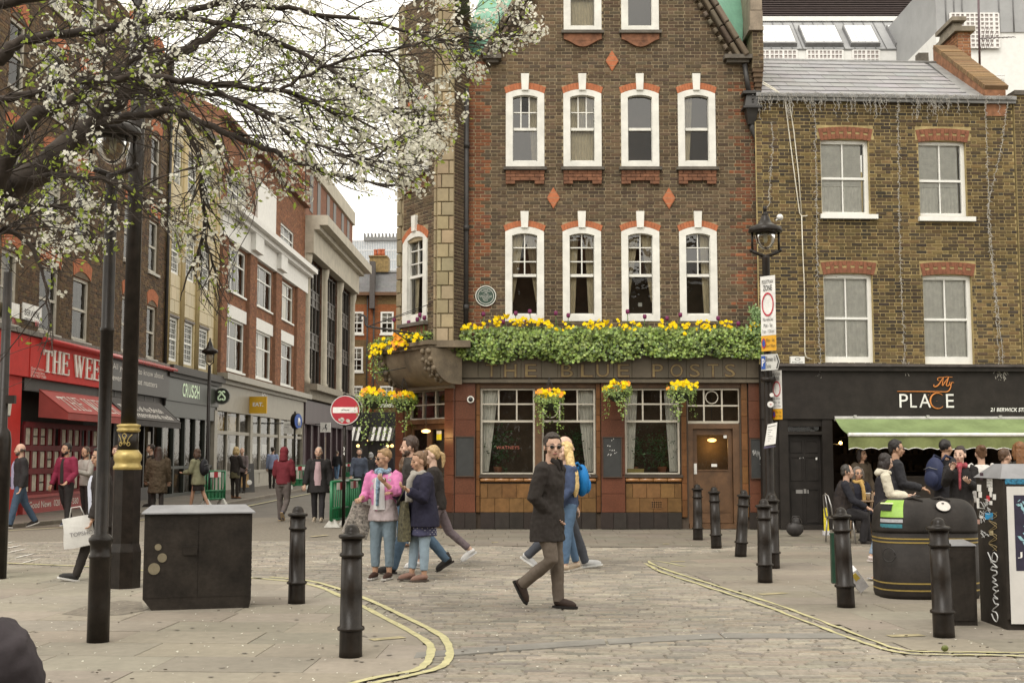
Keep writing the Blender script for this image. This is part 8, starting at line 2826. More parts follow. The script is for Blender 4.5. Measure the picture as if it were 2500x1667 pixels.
# ---- hanging baskets
def basket(px,py,plane,d,r,lab,trail,seed,hook):
 rr=random.Random(seed)
 u,v=plane.uv(px,py,d)
 c=plane.pt(u,v,d)
 t=thing('hanging_basket',lab,'hanging basket',c,'hanging flower baskets of the pub')
 mb=MB();mb.lathe(c-V((0,0,.2)),[(.05,0),(.15,.05),(.2,.14),(.21,.2)],14);mb.build('basket_bowl',mat('dark_moss_basket',(.035,.045,.022),.9,var=.4,scale=20),t)
 mb=MB()
 top=plane.pt(u,hook,.1)
 for k in range(3):
  a=2*PI*k/3+.4
  mb.tube([c+V((.2*math.cos(a),.2*math.sin(a),0)),V((c.x,c.y,min(hook,c.z+.55)))],.006,4)
 mb.tube([V((c.x,c.y,min(hook,c.z+.55))),top],.01,5)
 mb.build('hanging_chain',lead_m,t)
 mb=MB()
 for i in range(900):
  a=rr.uniform(0,2*PI);q=rr.random()
  rad_=r*rr.uniform(.5,1.0)*(1 if q>.35 else.95)
  drop=rr.random()**1.6*trail*(.5+.5*math.sin(a*3+seed))if q<.6 else-rr.random()*.1
  p=c+V((rad_*math.cos(a),rad_*math.sin(a),.06-drop-rr.uniform(0,.12)))
  ivy_leaf(mb,p,V((math.cos(a),math.sin(a)-.5,rr.uniform(0,.9))),V((rr.uniform(-.5,.5),0,-1)),rr.uniform(.028,.05),jit(rr.choice(GRN),.3,rr))
 mb.build('basket_foliage',ivy_m,t,kind='stuff',use_col=True)
 for i in range(30):
  a=rr.uniform(0,2*PI);q=rr.uniform(.2,.95)*r
  p=c+V((q*math.cos(a),q*math.sin(a)-.05,.12+rr.uniform(-.08,.13)*(1-q/r*.4)))
  flower_obj(t,p,rr.uniform(.038,.056),V((math.cos(a)*.4,-1,rr.uniform(.1,.6))),org_pet if rr.random()<.15 else yel_pet)
hk=v_fb+.08
basket(1341,978,PF,.55,.33,'hanging basket of yellow flowers in front of the middle of the left bar windows',.75,3,hk)
basket(1507,958,PF,.55,.33,'hanging basket with fewer yellow flowers over the second granite pilaster',.6,5,hk)
basket(1664,958,PF,.55,.33,'hanging basket of large yellow flowers just left of the brown bar door',.6,8,hk)
basket(985,982,LP,.5,.34,'hanging basket of yellow flowers over the corner door',.7,12,v_b0+.3)
basket(912,975,LP,1.4,.4,'hanging basket trailing long ivy beyond the corner of the pub',1.1,15,v_b0+.5)
# ==== PEOPLE
BAKE=[]
def cloth(col,var=.12,rough=.85):
 k='cloth_%d_%d_%d'%tuple(int(c*1000)for c in col)
 return mat(k,col,rough,var=var,scale=9,bump=.0015,bscale=120,spec=.25)
SKIN={'fair':(.52,.33,.24),'tan':(.42,.25,.165),'light':(.56,.38,.29),'dark':(.2,.115,.075)}
def skin(k):return mat('skin_'+k,SKIN[k],.5,var=.07,scale=14,spec=.4)
def hairm(col):return mat('hair_%d_%d_%d'%tuple(int(c*1000)for c in col),col,.5,var=.35,scale=28,bump=.003,bscale=90,spec=.4)
DK=(.030,.025,.0225)
class Fig:
 def __init__(s,label,px,py,H,yaw,group=None,z=.004,at=None,lean=3,legs=(0,0,0,0),feet=(0,0),aL=(0,8,12,0),aR=(0,8,12,0),head=(0,0),tone='fair',vox=None,build=1.,sit=False,hipz=None):
  s.g=V(at)if at is not None else ground(px,py,z)
  s.H,s.H0=H,H*1.08
  s.R=Matrix.Rotation(rad(yaw),3,'Z')
  s.t=thing('person',label,'person',s.g,group)
  dist=s.g.y
  s.vb=vox or(.0095 if dist<19 else.0125 if dist<32 else.017)
  s.vc=(.012 if dist<19 else.015 if dist<32 else.02)
  s.near=dist<33
  s.b=build
  s.tone=tone
  tl,sl_,an=.24*H,.235*H,.045*H
  def d(a):return V((0,-math.sin(rad(a)),-math.cos(rad(a))))
  s.leg=[]
  for sd,th,kn,ft in((1,legs[0],legs[1],feet[0]),(-1,legs[2],legs[3],feet[1])):
   hip=V((sd*.052*H,0,0));k=hip+d(th)*tl+V((sd*.004*H,0,0));a=k+d(th-kn)*sl_
   s.leg.append([sd,hip,k,a,ft,th-kn])
  low=min(l[3].z-an*math.cos(rad(l[4]))-max(0,math.sin(rad(-l[4])))*.0 for l in s.leg)
  hz=-low if not sit else(hipz or.5)
  for l in s.leg:
   for i in(1,2,3):l[i]=l[i]+V((0,0,hz))
  s.hip=V((0,0,hz))
  ln=rad(lean)
  s.sp=V((0,-math.sin(ln),math.cos(ln)))
  s.sh=s.hip+s.sp*.295*H
  s.nk=s.hip+s.sp*.325*H
  s.hd=s.nk+V((0,-.012*H-.01*math.sin(ln),.093*H))
  s.arm=[]
  for sd,(sw,ab,el,inw)in((1,aL),(-1,aR)):
   S_=s.sh+V((sd*.102*H*build,.004*H,-.012*H))
   u=V((sd*math.sin(rad(ab)),-math.sin(rad(sw))*math.cos(rad(ab)),-math.cos(rad(sw))*math.cos(rad(ab))))
   E=S_+u*.172*H
   f=V((sd*math.sin(rad(ab))*.5-sd*math.sin(rad(inw)),-math.sin(rad(sw+el))*math.cos(rad(inw)),-math.cos(rad(sw+el))*math.cos(rad(inw)))).normalized()
   W_=E+f*.15*H
   s.arm.append([sd,S_,E,W_,f])
  s.hr=Matrix.Rotation(rad(head[0]),3,'Z')@Matrix.Rotation(rad(head[1]),3,'X')
  s.body()
 def w(s,p):return s.g+s.R@V(p)
 def hp(s,x,y,z):return s.hd+s.hr@(V((x,y,z))*s.H0)
 def put(s,mb,name,m,vox=None,wr=0.,extra=None,smooth=2):
  mb.v=[s.R@p for p in mb.v]
  me=mb.mesh(name,m)
  o=bpy.data.objects.new(name,me)
  link(o,s.t)
  PO[o.name]=s.g
  if vox:
   md=o.modifiers.new('r','REMESH');md.mode='VOXEL';md.voxel_size=vox;md.use_smooth_shade=True
   sm=o.modifiers.new('s','SMOOTH');sm.factor=.5;sm.iterations=smooth
   BAKE.append((o,wr,extra,s.R))
  return o
 def hand(s,mb,ex,arm,curl=25,spread=8,point=False):
  sd,S_,E,W_,f=arm
  H=s.H
  n=f.cross(V((sd,0,0)))
  n=n.normalized()if n.length>.1 else V((0,-1,0))
  side=f.cross(n).normalized()
  pc=W_+f*.028*H
  M=Matrix((side,n,f)).transposed()
  mb.ell(pc,(.0225*H,.010*H,.034*H),10,7,M=M)
  base=W_+f*.052*H
  for k,(o,L_)in enumerate(((-.016,.85),(-.0055,1.),(.0055,.95),(.016,.75))):
   c=curl if not(point and k==0)else 0
   b=base+side*(o*H)
   d1=(f*math.cos(rad(c))+n*math.sin(rad(c))+side*o*spread).normalized()
   d2=(f*math.cos(rad(c*2.4))+n*math.sin(rad(c*2.4))+side*o*spread).normalized()
   ex.tube([b-f*.012*H,b,b+d1*.024*H*L_,b+(d1*.024+d2*.022)*H*L_],[.0056*H,.0056*H,.005*H,.0038*H],6)
  tb=W_+f*.016*H-side*.018*H
  td=(f*.75-side*.6+n*.25).normalized()
  ex.tube([tb,tb+td*.024*H,tb+(td*.024+f*.018)*H],[.0068*H,.006*H,.0045*H],6)
 def body(s):
  H,b=s.H,s.b
  mb,ex=MB(),MB()
  T=lambda t:s.hip+s.sp*(t*H)
  mb.tube([T(-.045),T(0),T(.06),T(.12),T(.2),T(.27),T(.30)],[(.05*H,.075*H),(.062*H,.092*H),(.058*H*b,.085*H*b),(.058*H*b,.08*H*b),(.065*H*b,.095*H*b),(.055*H,.098*H*b),(.035*H,.06*H)],14)
  mb.tube([T(.28),T(.31),s.hd+V((0,.012*H,-.045*H))],[.036*H,.034*H,.032*H],10)
  for sd,hip,k,a,ft,ang in s.leg:
   mb.tube([hip+V((0,0,.01*H)),hip.lerp(k,.4),k,k.lerp(a,.35),a,a-V((0,0,.02*H))],[.05*H,.046*H,.031*H,.032*H,.021*H,.021*H],10)
   d_=Matrix.Rotation(rad(-ft),3,'X')@V((0,-1,0))
   u_=Matrix.Rotation(rad(-ft),3,'X')@V((0,0,1))
   mb.tube([a+d_*-.008*H-u_*.012*H,a+d_*.05*H-u_*.027*H,a+d_*.095*H-u_*.033*H],[.017*H,.015*H,.008*H],8)
  for arm in s.arm:
   sd,S_,E,W_,f=arm
   mb.ell(S_,.034*H,8,6)
   mb.tube([S_,S_.lerp(E,.4),E,E.lerp(W_,.3),W_,W_+f*.01*H],[.032*H,.030*H,.024*H,.024*H,.0155*H,.015*H],10)
   s.hand(mb,ex,arm,s_curl.get(id(s),25))
  H=s.H0
  E_=lambda x,y,z,r,n=10:mb.ell(s.hp(x,y,z),tuple(q*H for q in r),n,max(5,n-2),M=s.hr)
  E_(0,.006,.012,(.0435,.053,.054),16)
  E_(0,-.012,-.022,(.035,.038,.044),14)
  E_(0,-.026,-.05,(.02,.02,.016))
  E_(0,-.046,.004,(.026,.01,.008))
  mb.tube([s.hp(0,-.047,.006),s.hp(0,-.057,-.012),s.hp(0,-.060,-.021),s.hp(0,-.05,-.024)],[.005*H,.0075*H,.0095*H,.006*H],6)
  E_(0,-.046,-.036,(.015,.008,.007))
  for sd in(-1,1):
   E_(sd*.0455,.006,-.008,(.006,.013,.02),8)
   E_(sd*.027,-.034,-.018,(.014,.012,.014),8)
  s.bodyo=s.put(mb,'body',skin(s.tone),s.vb,0,ex,1)
  if s.near:
   mb=MB()
   for sd in(-1,1):mb.ell(s.hp(sd*.0185,-.0455,.0005),(.0075*H,.005*H,.0048*H),8,6,M=s.hr)
   s.put(mb,'eyes',mat('eye_dark',(.05,.035,.028),.25,var=.05))
   mb=MB();mb.tube([s.hp(-.013,-.0525,-.037),s.hp(0,-.0555,-.0365),s.hp(.013,-.0525,-.037)],[.002*H,.0042*H,.002*H],6);s.put(mb,'lips',mat('lips',(.36,.14,.12),.5))
 def brows(s,m):
  if not s.near:return
  mb=MB()
  for sd in(-1,1):mb.tube([s.hp(sd*.008,-.055,.012),s.hp(sd*.018,-.054,.0165),s.hp(sd*.03,-.045,.012)],[.002*s.H,.0032*s.H,.0015*s.H],5)
  s.put(mb,'eyebrows',m)
 def hair(s,style,col):
  m=hairm(col);H=s.H0
  s.brows(m)
  mb=MB()
  E_=lambda x,y,z,r,n=12:mb.ell(s.hp(x,y,z),tuple(q*H for q in r),n,n-3,M=s.hr)
  if style=='bald':
   for sd in(-1,1):E_(sd*.038,.022,-.006,(.010,.026,.02))
   E_(0,.048,-.01,(.03,.012,.02))
  elif style=='buzz':E_(0,.016,.022,(.0455,.050,.049))
  else:
   E_(0,.017,.024,(.048,.053,.053),16)
   E_(0,-.019,.052,(.033,.022,.012))
  if style in('short','buzz'):
   for sd in(-1,1):E_(sd*.041,.008,.006,(.008,.022,.026))
   E_(0,.045,-.012,(.034,.018,.03))
  if style=='bun':E_(0,.06,.05,(.026,.026,.026));E_(0,.04,-.005,(.038,.022,.04))
  if style=='pony':
   E_(0,.04,-.005,(.038,.022,.038))
   mb.tube([s.hp(0,.06,.012),s.hp(0,.085,-.01),s.hp(0,.085,-.06),s.hp(.01,.07,-.11)],[.014*H,.02*H,.017*H,.006*H],8)
  if style in('bob','long'):
   for sd in(-1,1):mb.tube([s.hp(sd*.034,.0,.045),s.hp(sd*.047,-.002,.0),s.hp(sd*.046,.004,-.05),s.hp(sd*.04,.01,-.085)],[(.02*H,.016*H),(.03*H,.014*H),(.03*H,.014*H),(.016*H,.01*H)],8)
   E_(0,.035,-.03,(.044,.03,.05))
  if style=='long':
   mb.tube([s.hp(0,.04,.0),s.hp(0,.05,-.08),s.hp(0,.062,-.16),s.hp(0,.06,-.22)],[(.03*H,.046*H),(.028*H,.052*H),(.024*H,.05*H),(.01*H,.03*H)],12,up=(1,0,0))if False else mb.tube([s.hp(0,.04,.0),s.hp(0,.05,-.08),s.hp(0,.062,-.16),s.hp(0,.06,-.22)],[(.03*H,.046*H),(.028*H,.052*H),(.024*H,.05*H),(.01*H,.03*H)],12)
  s.put(mb,'hair',m,s.vb,.012*(1 if style in('long','bob','bun','tousled')else.5))
  return s
 def beard(s,col):
  mb=MB();H=s.H0
  E_=lambda x,y,z,r:mb.ell(s.hp(x,y,z),tuple(q*H for q in r),10,7,M=s.hr)
  E_(0,-.03,-.055,(.024,.023,.016));E_(0,-.05,-.0295,(.014,.006,.0035))
  for sd in(-1,1):E_(sd*.03,-.014,-.04,(.010,.022,.02))
  s.put(mb,'beard',hairm(col),s.vb,.004)
  return s
 def glasses(s,dark=True,big=False):
  mb=MB();H=s.H0
  for sd in(-1,1):
   r=.0155 if big else.0125
   mb.ell(s.hp(sd*.0195,-.0515,.0),(r*H,.0035*H,r*.82*H),10,6,M=s.hr)
   mb.tube([s.hp(sd*.033,-.046,.003),s.hp(sd*.0455,-.02,.003),s.hp(sd*.0475,.006,.001)],.0018*H,5)
  mb.tube([s.hp(-.01,-.056,.003),s.hp(.01,-.056,.003)],.0018*H,5)
  s.put(mb,'sunglasses' if dark else 'spectacles',mat('dark_lenses',(.012,.01,.01),.15,var=.05)if dark else mat('clear_spectacles',(.12,.10,.09),.2))
  return s
 def top(s,name,col,hem=-.02,inflate=.012,sleeve=1.,flare=0.,wr=.012,neck=.305,loose=1.,m=None):
  mb=MB();H,b=s.H,s.b
  i=inflate/H*1.75/1.75
  T=lambda t:s.hip+s.sp*(t*H)
  pts,rs=[],[]
  for t,ry,rx in((hem,.070,.098),(hem*.5+.02,.072,.1),(.08,.070,.092),(.14,.069,.092),(.2,.074,.102),(.26,.064,.104),(.29,.05,.08),(neck+.01,.04,.045)):
   f=1+flare*max(0,(.1-t))*2
   bb=b if t>.03 else(1+b)/2
   base=T(t)if t>=0 else s.hip+V((0,0,t*H))+s.sp.cross(V((1,0,0)))*0
   pts.append(base);rs.append(((ry*f*bb*loose)*H+i*H*.6,(rx*f*bb*loose)*H+i*H*.6))
  mb.tube(pts,rs,18)
  if sleeve:
   for sd,S_,E,W_,f in s.arm:
    e=i*H*.8+.002*H
    L_=[S_-V((sd*.02*H,0,-.004*H)),S_,S_.lerp(E,.5),E]
    r_=[.036*H+e,.036*H+e,.032*H+e,.028*H+e]
    if sleeve>.5:
     q=(sleeve-.5)*2
     L_+=[E.lerp(W_,.4*q),E.lerp(W_,q)];r_+=[.027*H+e,.021*H+e]
    mb.tube(L_,r_,12)
  return s.put(mb,name,m or cloth(col),s.vc,wr)
 def panel(s,name,col,t0,t1,w0,w1,o=.0,x=0.):
  """front panel of the garment worn under an open coat"""
  mb=MB();H,b=s.H,s.b
  n,vs=8,[]
  for j in range(n+1):
   t=t0+(t1-t0)*j/n;hw_=(w0+(w1-w0)*j/n)*H
   ry=(.085*b if t<.22 else.085*b-(t-.22)*.45)*H+o
   for k in range(7):
    q=k/6*2-1
    vs.append(s.hip+s.sp*(t*H)+V((x*H+q*hw_,-ry*(1-.25*q*q),0)))
  mb.add(vs,[(j*7+k,j*7+k+1,(j+1)*7+k+1,(j+1)*7+k)for j in range(n)for k in range(6)],0,True)
  return s.put(mb,name,cloth(col))
 def legs(s,name,col,length=1.,loose=1.,wr=.009,m=None):
  mb=MB();H=s.H
  mb.tube([s.hip+V((0,0,-.05*H)),s.hip,s.hip+s.sp*.07*H],[(.062*H,.09*H),(.072*H,.098*H),(.066*H,.088*H)],14)
  for sd,hip,k,a,ft,ang in s.leg:
   e=k.lerp(a,min(1.,length))if length>0 else k
   if length>.97:e=e-V((0,0,.012*H))
   mb.tube([hip+V((0,0,.01*H)),hip.lerp(k,.4),k,k.lerp(e,.4),e],[.057*H*loose,.052*H*loose,.038*H*loose,.036*H*loose,.031*H*loose if length>.97 else.030*H*loose],12)
  return s.put(mb,name,m or cloth(col),s.vc,wr)
 def skirt(s,name,col,t1,r0=.1,r1=.115,t0=.06,dep=.8):
  mb=MB();H=s.H
  mb.tube([s.hip+V((0,0,t0*H)),s.hip+V((0,0,(t0+t1)/2*H)),s.hip+V((0,-.0,t1*H))],[(r0*dep*H,r0*H),((r0+r1)/2*dep*H,(r0+r1)/2*H),(r1*dep*H,r1*H)],18)
  return s.put(mb,name,cloth(col),s.vc,.012)
 def shoes(s,col,sole=None,hi=False,size=1.):
  H=s.H
  for sd,hip,k,a,ft,ang in s.leg:
   M=Matrix.Rotation(rad(-ft),3,'X')
   q=lambda x,y,z:a+M@V((x*H*size,y*H*size,z*H))
   mb=MB()
   mb.tube([q(0,.026,-.018),q(0,.0,-.010),q(0,-.045,-.018),q(0,-.085,-.028),q(0,-.112,-.034)],[(.02*H,.020*H),(.027*H,.025*H),(.022*H,.026*H),(.016*H,.027*H),(.009*H,.017*H)],10,up=(0,0,1))
   if hi:mb.tube([q(0,.004,-.015),q(0,.008,.045)],[.027*H,.026*H],10)
   o=s.put(mb,'shoe',cloth(col,.1,.6),min(s.vc,.011),0)
   mb=MB()
   sh=[(-.018,.034),(.018,.034),(.024,-.02),(.029,-.07),(.022,-.108),(0,-.124),(-.022,-.108),(-.029,-.07),(-.024,-.02)]
   vs=[q(x,y,z)for z in(-.045,-.033)for x,y in sh]
   n=len(sh);mb.add(vs,[tuple(range(n)),tuple(range(n,2*n))]+[(i,(i+1)%n,n+(i+1)%n,n+i)for i in range(n)])
   s.put(mb,'shoe_sole',cloth(sole or DK,.1,.7))
  return s
 def scarf(s,col,tail=.0,m=None,sidex=.0):
  mb=MB();H=s.H
  c=s.nk+V((0,-.012*H,-.005*H))
  mb.tube([c+V((.048*H*math.cos(a),.046*H*math.sin(a),.008*H*math.sin(3*a)))for a in[2*PI*k/14 for k in range(15)]],.021*H,8)
  if tail:
   mb.tube([c+V((sidex,-.05*H,-.01*H)),c+V((sidex,-.085*H,-.06*H)),c+V((sidex*1.3,-.1*H,-tail*.6*H)),c+V((sidex*1.5,-.1*H,-tail*H))],[(.02*H,.028*H),(.016*H,.03*H),(.012*H,.03*H),(.008*H,.034*H)],10)
  return s.put(mb,'scarf',m or cloth(col),s.vb,.008)
 def hood_up(s,col):
  mb=MB();H=s.H0
  mb.ell(s.hp(0,.014,.012),(.056*H,.060*H,.065*H),14,10,M=s.hr);mb.tube([s.hp(0,.03,-.02),s.nk+V((0,.02*H,-.02*H))],[.05*H,.06*H],10)
  return s.put(mb,'hood',cloth(col),s.vc,.008)
 def hood_down(s,col):
  mb=MB();H=s.H
  mb.ell(s.nk+V((0,.052*H,-.008*H)),(.068*H,.042*H,.036*H),12,8);mb.tube([s.nk+V((.055*H*math.cos(a),.05*H*math.sin(a)+.008*H,.004*H+.012*H*math.sin(a)))for a in[2*PI*k/12 for k in range(13)]],.021*H,8)
  return s.put(mb,'hood',cloth(col),s.vc,.006)
s_curl={}
def bag(name,label,cat,P,wd,ht,dp,rot,m,strap=None,tilt=0.,ov=None):
 """soft bag: P is the middle of its top edge in world space"""
 t=thing(name,label,cat,P)
 M=Matrix.Rotation(rad(rot),3,'Z')@Matrix.Rotation(rad(tilt),3,'Y')
 f=lambda x,y,z:V(P)+M@V((x,y,z))
 mb=MB()
 n=6
 vs=[]
 for j in range(n+1):
  s_=j/n;g=.35+.65*math.sin(min(1,s_*1.3)*PI/2)
  for x,y in((-1,-1),(-.4,-1.15),(.4,-1.15),(1,-1),(1,1),(.4,1.1),(-.4,1.1),(-1,1)):
   vs.append(f(x*wd/2*(1-.06*math.sin(s_*5)),y*dp/2*g,-ht*s_+.008*math.sin(x*3+j)))
 mb.add(vs,[(j*8+k,j*8+(k+1)%8,(j+1)*8+(k+1)%8,(j+1)*8+k)for j in range(n)for k in range(8)]+[tuple(range(8)),tuple(range(n*8,n*8+8))],0,False)
 mb.build('bag_body',m,t)
 mb=MB();mb.tube(strap or[f(-wd*.25,0,0),f(-wd*.15,0,.12),f(wd*.15,0,.12),f(wd*.25,0,0)],.008,6);mb.build('bag_handle',m,t)
 return t,f
def backpack(label,fig,col,s=1.):
 H=fig.H
 c=fig.hip+fig.sp*(.19*H)+V((0,.125*H,0))
 t=thing('backpack',label,'backpack',fig.w(c))
 f=lambda x,y,z:fig.w(c+V((x*s,y*s,z*s)))
 Mr=fig.R
 mb=MB()
 mb.ell(f(0,0,0),(.155*s,.10*s,.23*s),14,10,M=Mr);mb.ell(f(0,.07,-.07),(.12*s,.06*s,.12*s),12,8,M=Mr);mb.build('pack_body',cloth(col,.15,.6),t)
 for sd in(-1,1):
  mb=MB();mb.tube([f(sd*.09,-.04,.17),f(sd*.1,-.1,.25),f(sd*.11,-.24,.2),f(sd*.125,-.27,.05),f(sd*.12,-.14,-.12)],.02*s,6);mb.build('shoulder_strap',cloth(tuple(x*.7 for x in col),.15,.6),t)
 mb=MB();mb.tube([f(-.12,.085,.06),f(0,.118,.09),f(.12,.085,.06)],.006,5);mb.build('zip',cloth((.2,.2,.2)),t)
 return t
FAR='passers-by in the side street'
JB=(.075,.12,.175)
# --- main walker
f=Fig('man in a black coat and grey trousers striding right across the setts',1338,1484,1.76,62,lean=4,legs=(7,4,12,66),feet=(0,-58),aL=(-10,12,42,44),aR=(-12,14,46,46),head=(-48,4),tone='fair')
f.legs('trousers',(.13,.105,.085),1.,1.08);f.top('coat',DK,-.13,.022,1.,.55,.016,.302,1.02);f.shoes((.035,.022,.017),(.015,.013,.012));f.hair('short',(.03,.02,.014));f.glasses()
mb=MB();
for sd in(-1,1):mb.tube([f.nk+V((sd*.05,-.02,.03)),f.nk+V((sd*.045,-.085,-.0)),f.nk+V((sd*.03,-.12,-.09))],[(.012,.03),(.012,.035),(.008,.02)],8)
f.put(mb,'collar',cloth(DK),.011,.003)
# --- two women in conversation
f=Fig('woman in a pink cardigan with dark sunglasses and a blue patterned scarf',935,1412,1.61,-18,lean=1,legs=(2,2,5,4),aL=(28,14,105,30),aR=(8,14,78,18),head=(-42,4),tone='tan',build=1.06)
f.legs('jeans',(.16,.21,.25),.8,1.12);f.top('grey_top',(.42,.36,.37),-.07,.012,.0,.5,.012,.3,1.02);f.top('pink_cardigan',(.55,.18,.36),.0,.018,.8,.2,.012)
f.panel('white_vest',(.6,.59,.6),.02,.27,.05,.04,.036);f.shoes((.05,.025,.018),(.5,.48,.45));f.hair('tousled',(.26,.16,.075));f.glasses(big=True)
wm_=mat('blue_patterned_scarf',(.22,.32,.42),.85,var=.75,scale=38)
f.scarf(None,.27,wm_)
t,fb_=bag('shoulder_bag','floral print bag with red trim hanging at the side of the woman in pink','bag',f.w((-.26,-.02,.93)),.30,.42,.10,20,mat('floral_print_cloth',(.3,.27,.24),.8,var=.85,scale=34),[f.w((-.26,-.12,.93)),f.w((-.24,-.1,1.02)),f.w((-.24,.02,1.02)),f.w((-.26,.08,.93))],18)
f=Fig('woman in a navy jumper over polka dots pointing left beside the woman in pink',1033,1416,1.58,-62,lean=6,legs=(4,4,12,6),aL=(16,10,104,8),aR=(20,12,85,30),head=(2,6),tone='tan',build=1.2)
f.legs('jeans',(.24,.31,.37),.84,1.1);f.top('navy_jumper',(.018,.017,.034),-.10,.03,.95,.9,.012,.31,1.06)
f.skirt('polka_dot_hem',(.06,.06,.11),-.17,.115,.13,-.05);f.shoes((.22,.13,.10),(.08,.06,.05));f.hair('bun',(.17,.10,.055));f.scarf((.30,.28,.25),.22,None,.05)
mb=MB()
for k in range(80):
 a=2*PI*k/16+(k//16)*.2;z=-.09-.016*(k//16)
 mb.ell(f.hip+V((.123*f.H*math.cos(a),.099*f.H*math.sin(a),z*f.H)),.008,5,4)
f.put(mb,'polka_dots',cloth((.5,.5,.55)))
mb=MB();mb.tube([f.hp(.03,.03,.06),f.hp(0,.045,.066),f.hp(-.03,.03,.06)],.012,6);f.put(mb,'hair_clip',cloth((.3,.29,.3)))
bag('shawl_bag','dark green patterned shoulder bag hanging between the two women','bag',f.w((-.1,-.22,.98)),.26,.5,.1,-70,mat('olive_shawl',(.10,.09,.05),.85,var=.8,scale=26),[f.w((-.1,-.3,.98)),f.w((-.12,-.14,1.25)),f.w((-.1,-.14,.98))])
# --- couple passing behind them
f=Fig('dark haired man in a brown black leather jacket walking left behind the two women',1012,1397,1.83,-86,lean=6,legs=(22,6,-20,22),feet=(4,-30),aL=(-12,8,18,0),aR=(14,8,20,0),head=(0,3),tone='fair')
f.legs('jeans',JB,1.,1.05);f.top('leather_jacket',(.04,.036,.033),-.06,.022,1.,.1,.014,.33);f.shoes((.028,.025,.024),None,True);f.hair('short',(.05,.028,.018));f.beard((.05,.03,.02))
f=Fig('fair haired woman in black with grey leggings and white trainers walking left behind the women',1066,1383,1.70,-84,lean=6,legs=(20,4,-26,24),feet=(0,-32),aL=(10,7,30,5),aR=(-10,7,25,5),head=(0,8),tone='light')
f.legs('leggings',(.15,.12,.13),.88,.95);f.top('black_top',DK,-.03,.014,1.,.2);f.shoes((.58,.57,.56),(.5,.5,.5));f.hair('pony',(.42,.29,.14))
f=Fig('half hidden brown haired person in dark clothes seen between the two talking women',985,1336,1.50,170,legs=(8,4,-8,10),aL=(5,8,15,0),head=(20,0),tone='tan')
f.legs('jeans',JB);f.top('dark_top',(.05,.045,.045),-.04);f.shoes((.2,.12,.08));f.hair('bob',(.12,.07,.04))
# --- couple behind the main walker
f=Fig('bald man in dark clothes almost hidden behind the striding man in black',1372,1386,1.86,88,lean=3,legs=(24,4,-22,24),feet=(8,-34),aL=(-8,8,15,0),aR=(10,8,15,0),head=(0,5),tone='light')
f.legs('dark_jeans',(.07,.075,.09),1.,1.05);f.top('dark_jacket',(.03,.028,.03),-.03);f.shoes((.5,.5,.5),(.6,.6,.58));f.hair('bald',(.14,.1,.08))
f=Fig('woman with very long blonde hair and a bright blue backpack walking behind the striding man',1388,1393,1.71,-72,lean=3,legs=(8,4,-6,10),feet=(0,-12),aL=(8,8,40,10),aR=(5,8,30,10),head=(14,0),tone='light')
f.legs('jeans',(.09,.15,.24),.93,.98);f.top('denim_top',(.05,.07,.13),-.02,.014,1.);f.shoes((.45,.36,.27),(.5,.46,.4));f.hair('long',(.62,.45,.2))
mb=MB();H=f.H;mb.tube([f.hp(.035,.02,.0),f.hp(.075,.0,-.08),f.hp(.108,.01,-.17),f.hp(.112,.015,-.26),f.hp(.108,.02,-.33)],[(.03*H,.028*H),(.034*H,.035*H),(.036*H,.036*H),(.034*H,.03*H),(.012*H,.01*H)],10);f.put(mb,'long_hair',hairm((.62,.45,.2)),.011,.012)
backpack('bright blue backpack on the long haired blonde woman',f,(.012,.17,.46),.95)
# --- men in the side street
f=Fig('grey bearded man in an open black coat and pale pink shirt walking towards the camera',776,1272,1.72,2,lean=2,legs=(8,4,-6,10),feet=(6,-8),aL=(-6,14,14,0),aR=(8,14,14,0),head=(2,0),tone='fair',build=1.1,group=FAR)
f.legs('trousers',(.03,.028,.03),1.,1.08);f.top('long_coat',(.024,.022,.022),-.13,.035,1.,.9,.01,.32);f.panel('pink_shirt',(.45,.32,.34),-.03,.29,.058,.035,.036);f.shoes((.4,.33,.24),(.4,.35,.28));f.hair('buzz',(.32,.30,.27));f.beard((.2,.16,.13))
f=Fig('man in a maroon hooded top walking away with one foot lifted',690,1271,1.72,172,lean=4,legs=(10,6,2,52),feet=(0,-50),aL=(6,10,55,20),aR=(4,10,55,20),tone='fair',group=FAR)
f.legs('grey_trousers',(.11,.092,.085),1.,1.08);f.top('maroon_hooded_top',(.14,.022,.03),-.02,.022,1.,.1);f.hood_up((.15,.022,.03));f.shoes((.06,.06,.09),(.3,.22,.13))
f=Fig('dark haired man in a pale blue shirt seen from behind near the grey shopfront',664,1192,1.76,178,z=.09,legs=(6,3,-6,8),tone='fair',group=FAR)
f.legs('trousers',DK);f.top('blue_shirt',(.26,.31,.47),-.05,.014,1.);f.shoes(DK);f.hair('short',(.03,.022,.016))
f=Fig('fair haired woman in black with olive hem and brown boots standing by the pavement board',572,1217,1.70,150,z=.09,legs=(2,1,2,1),aL=(20,8,60,20),aR=(15,8,60,20),head=(20,5),tone='light',group=FAR)
f.legs('black_trousers',DK);f.top('black_jumper',DK,-.02,.02);f.skirt('olive_hem',(.10,.09,.05),-.12,.1,.108,.0);f.shoes((.2,.09,.04),None,True);f.hair('bob',(.5,.37,.18))
f=Fig('balding man in a grey jacket holding a hand to his face by the sandwich shop',590,1203,1.70,-10,z=.09,aR=(40,10,120,25),aL=(5,8,20,0),tone='fair',group=FAR)
f.legs('black_trousers',DK);f.top('grey_jacket',(.16,.13,.13),-.06,.016);f.shoes(DK);f.hair('bald',(.2,.15,.12))
f=Fig('woman in a sage green jacket and black skirt with a dark backpack beyond the cabinet',483,1243,1.62,-112,z=.09,lean=6,legs=(16,6,-14,14),feet=(0,-14),aL=(12,10,70,15),aR=(12,10,70,15),head=(0,6),tone='tan',build=1.1,group=FAR)
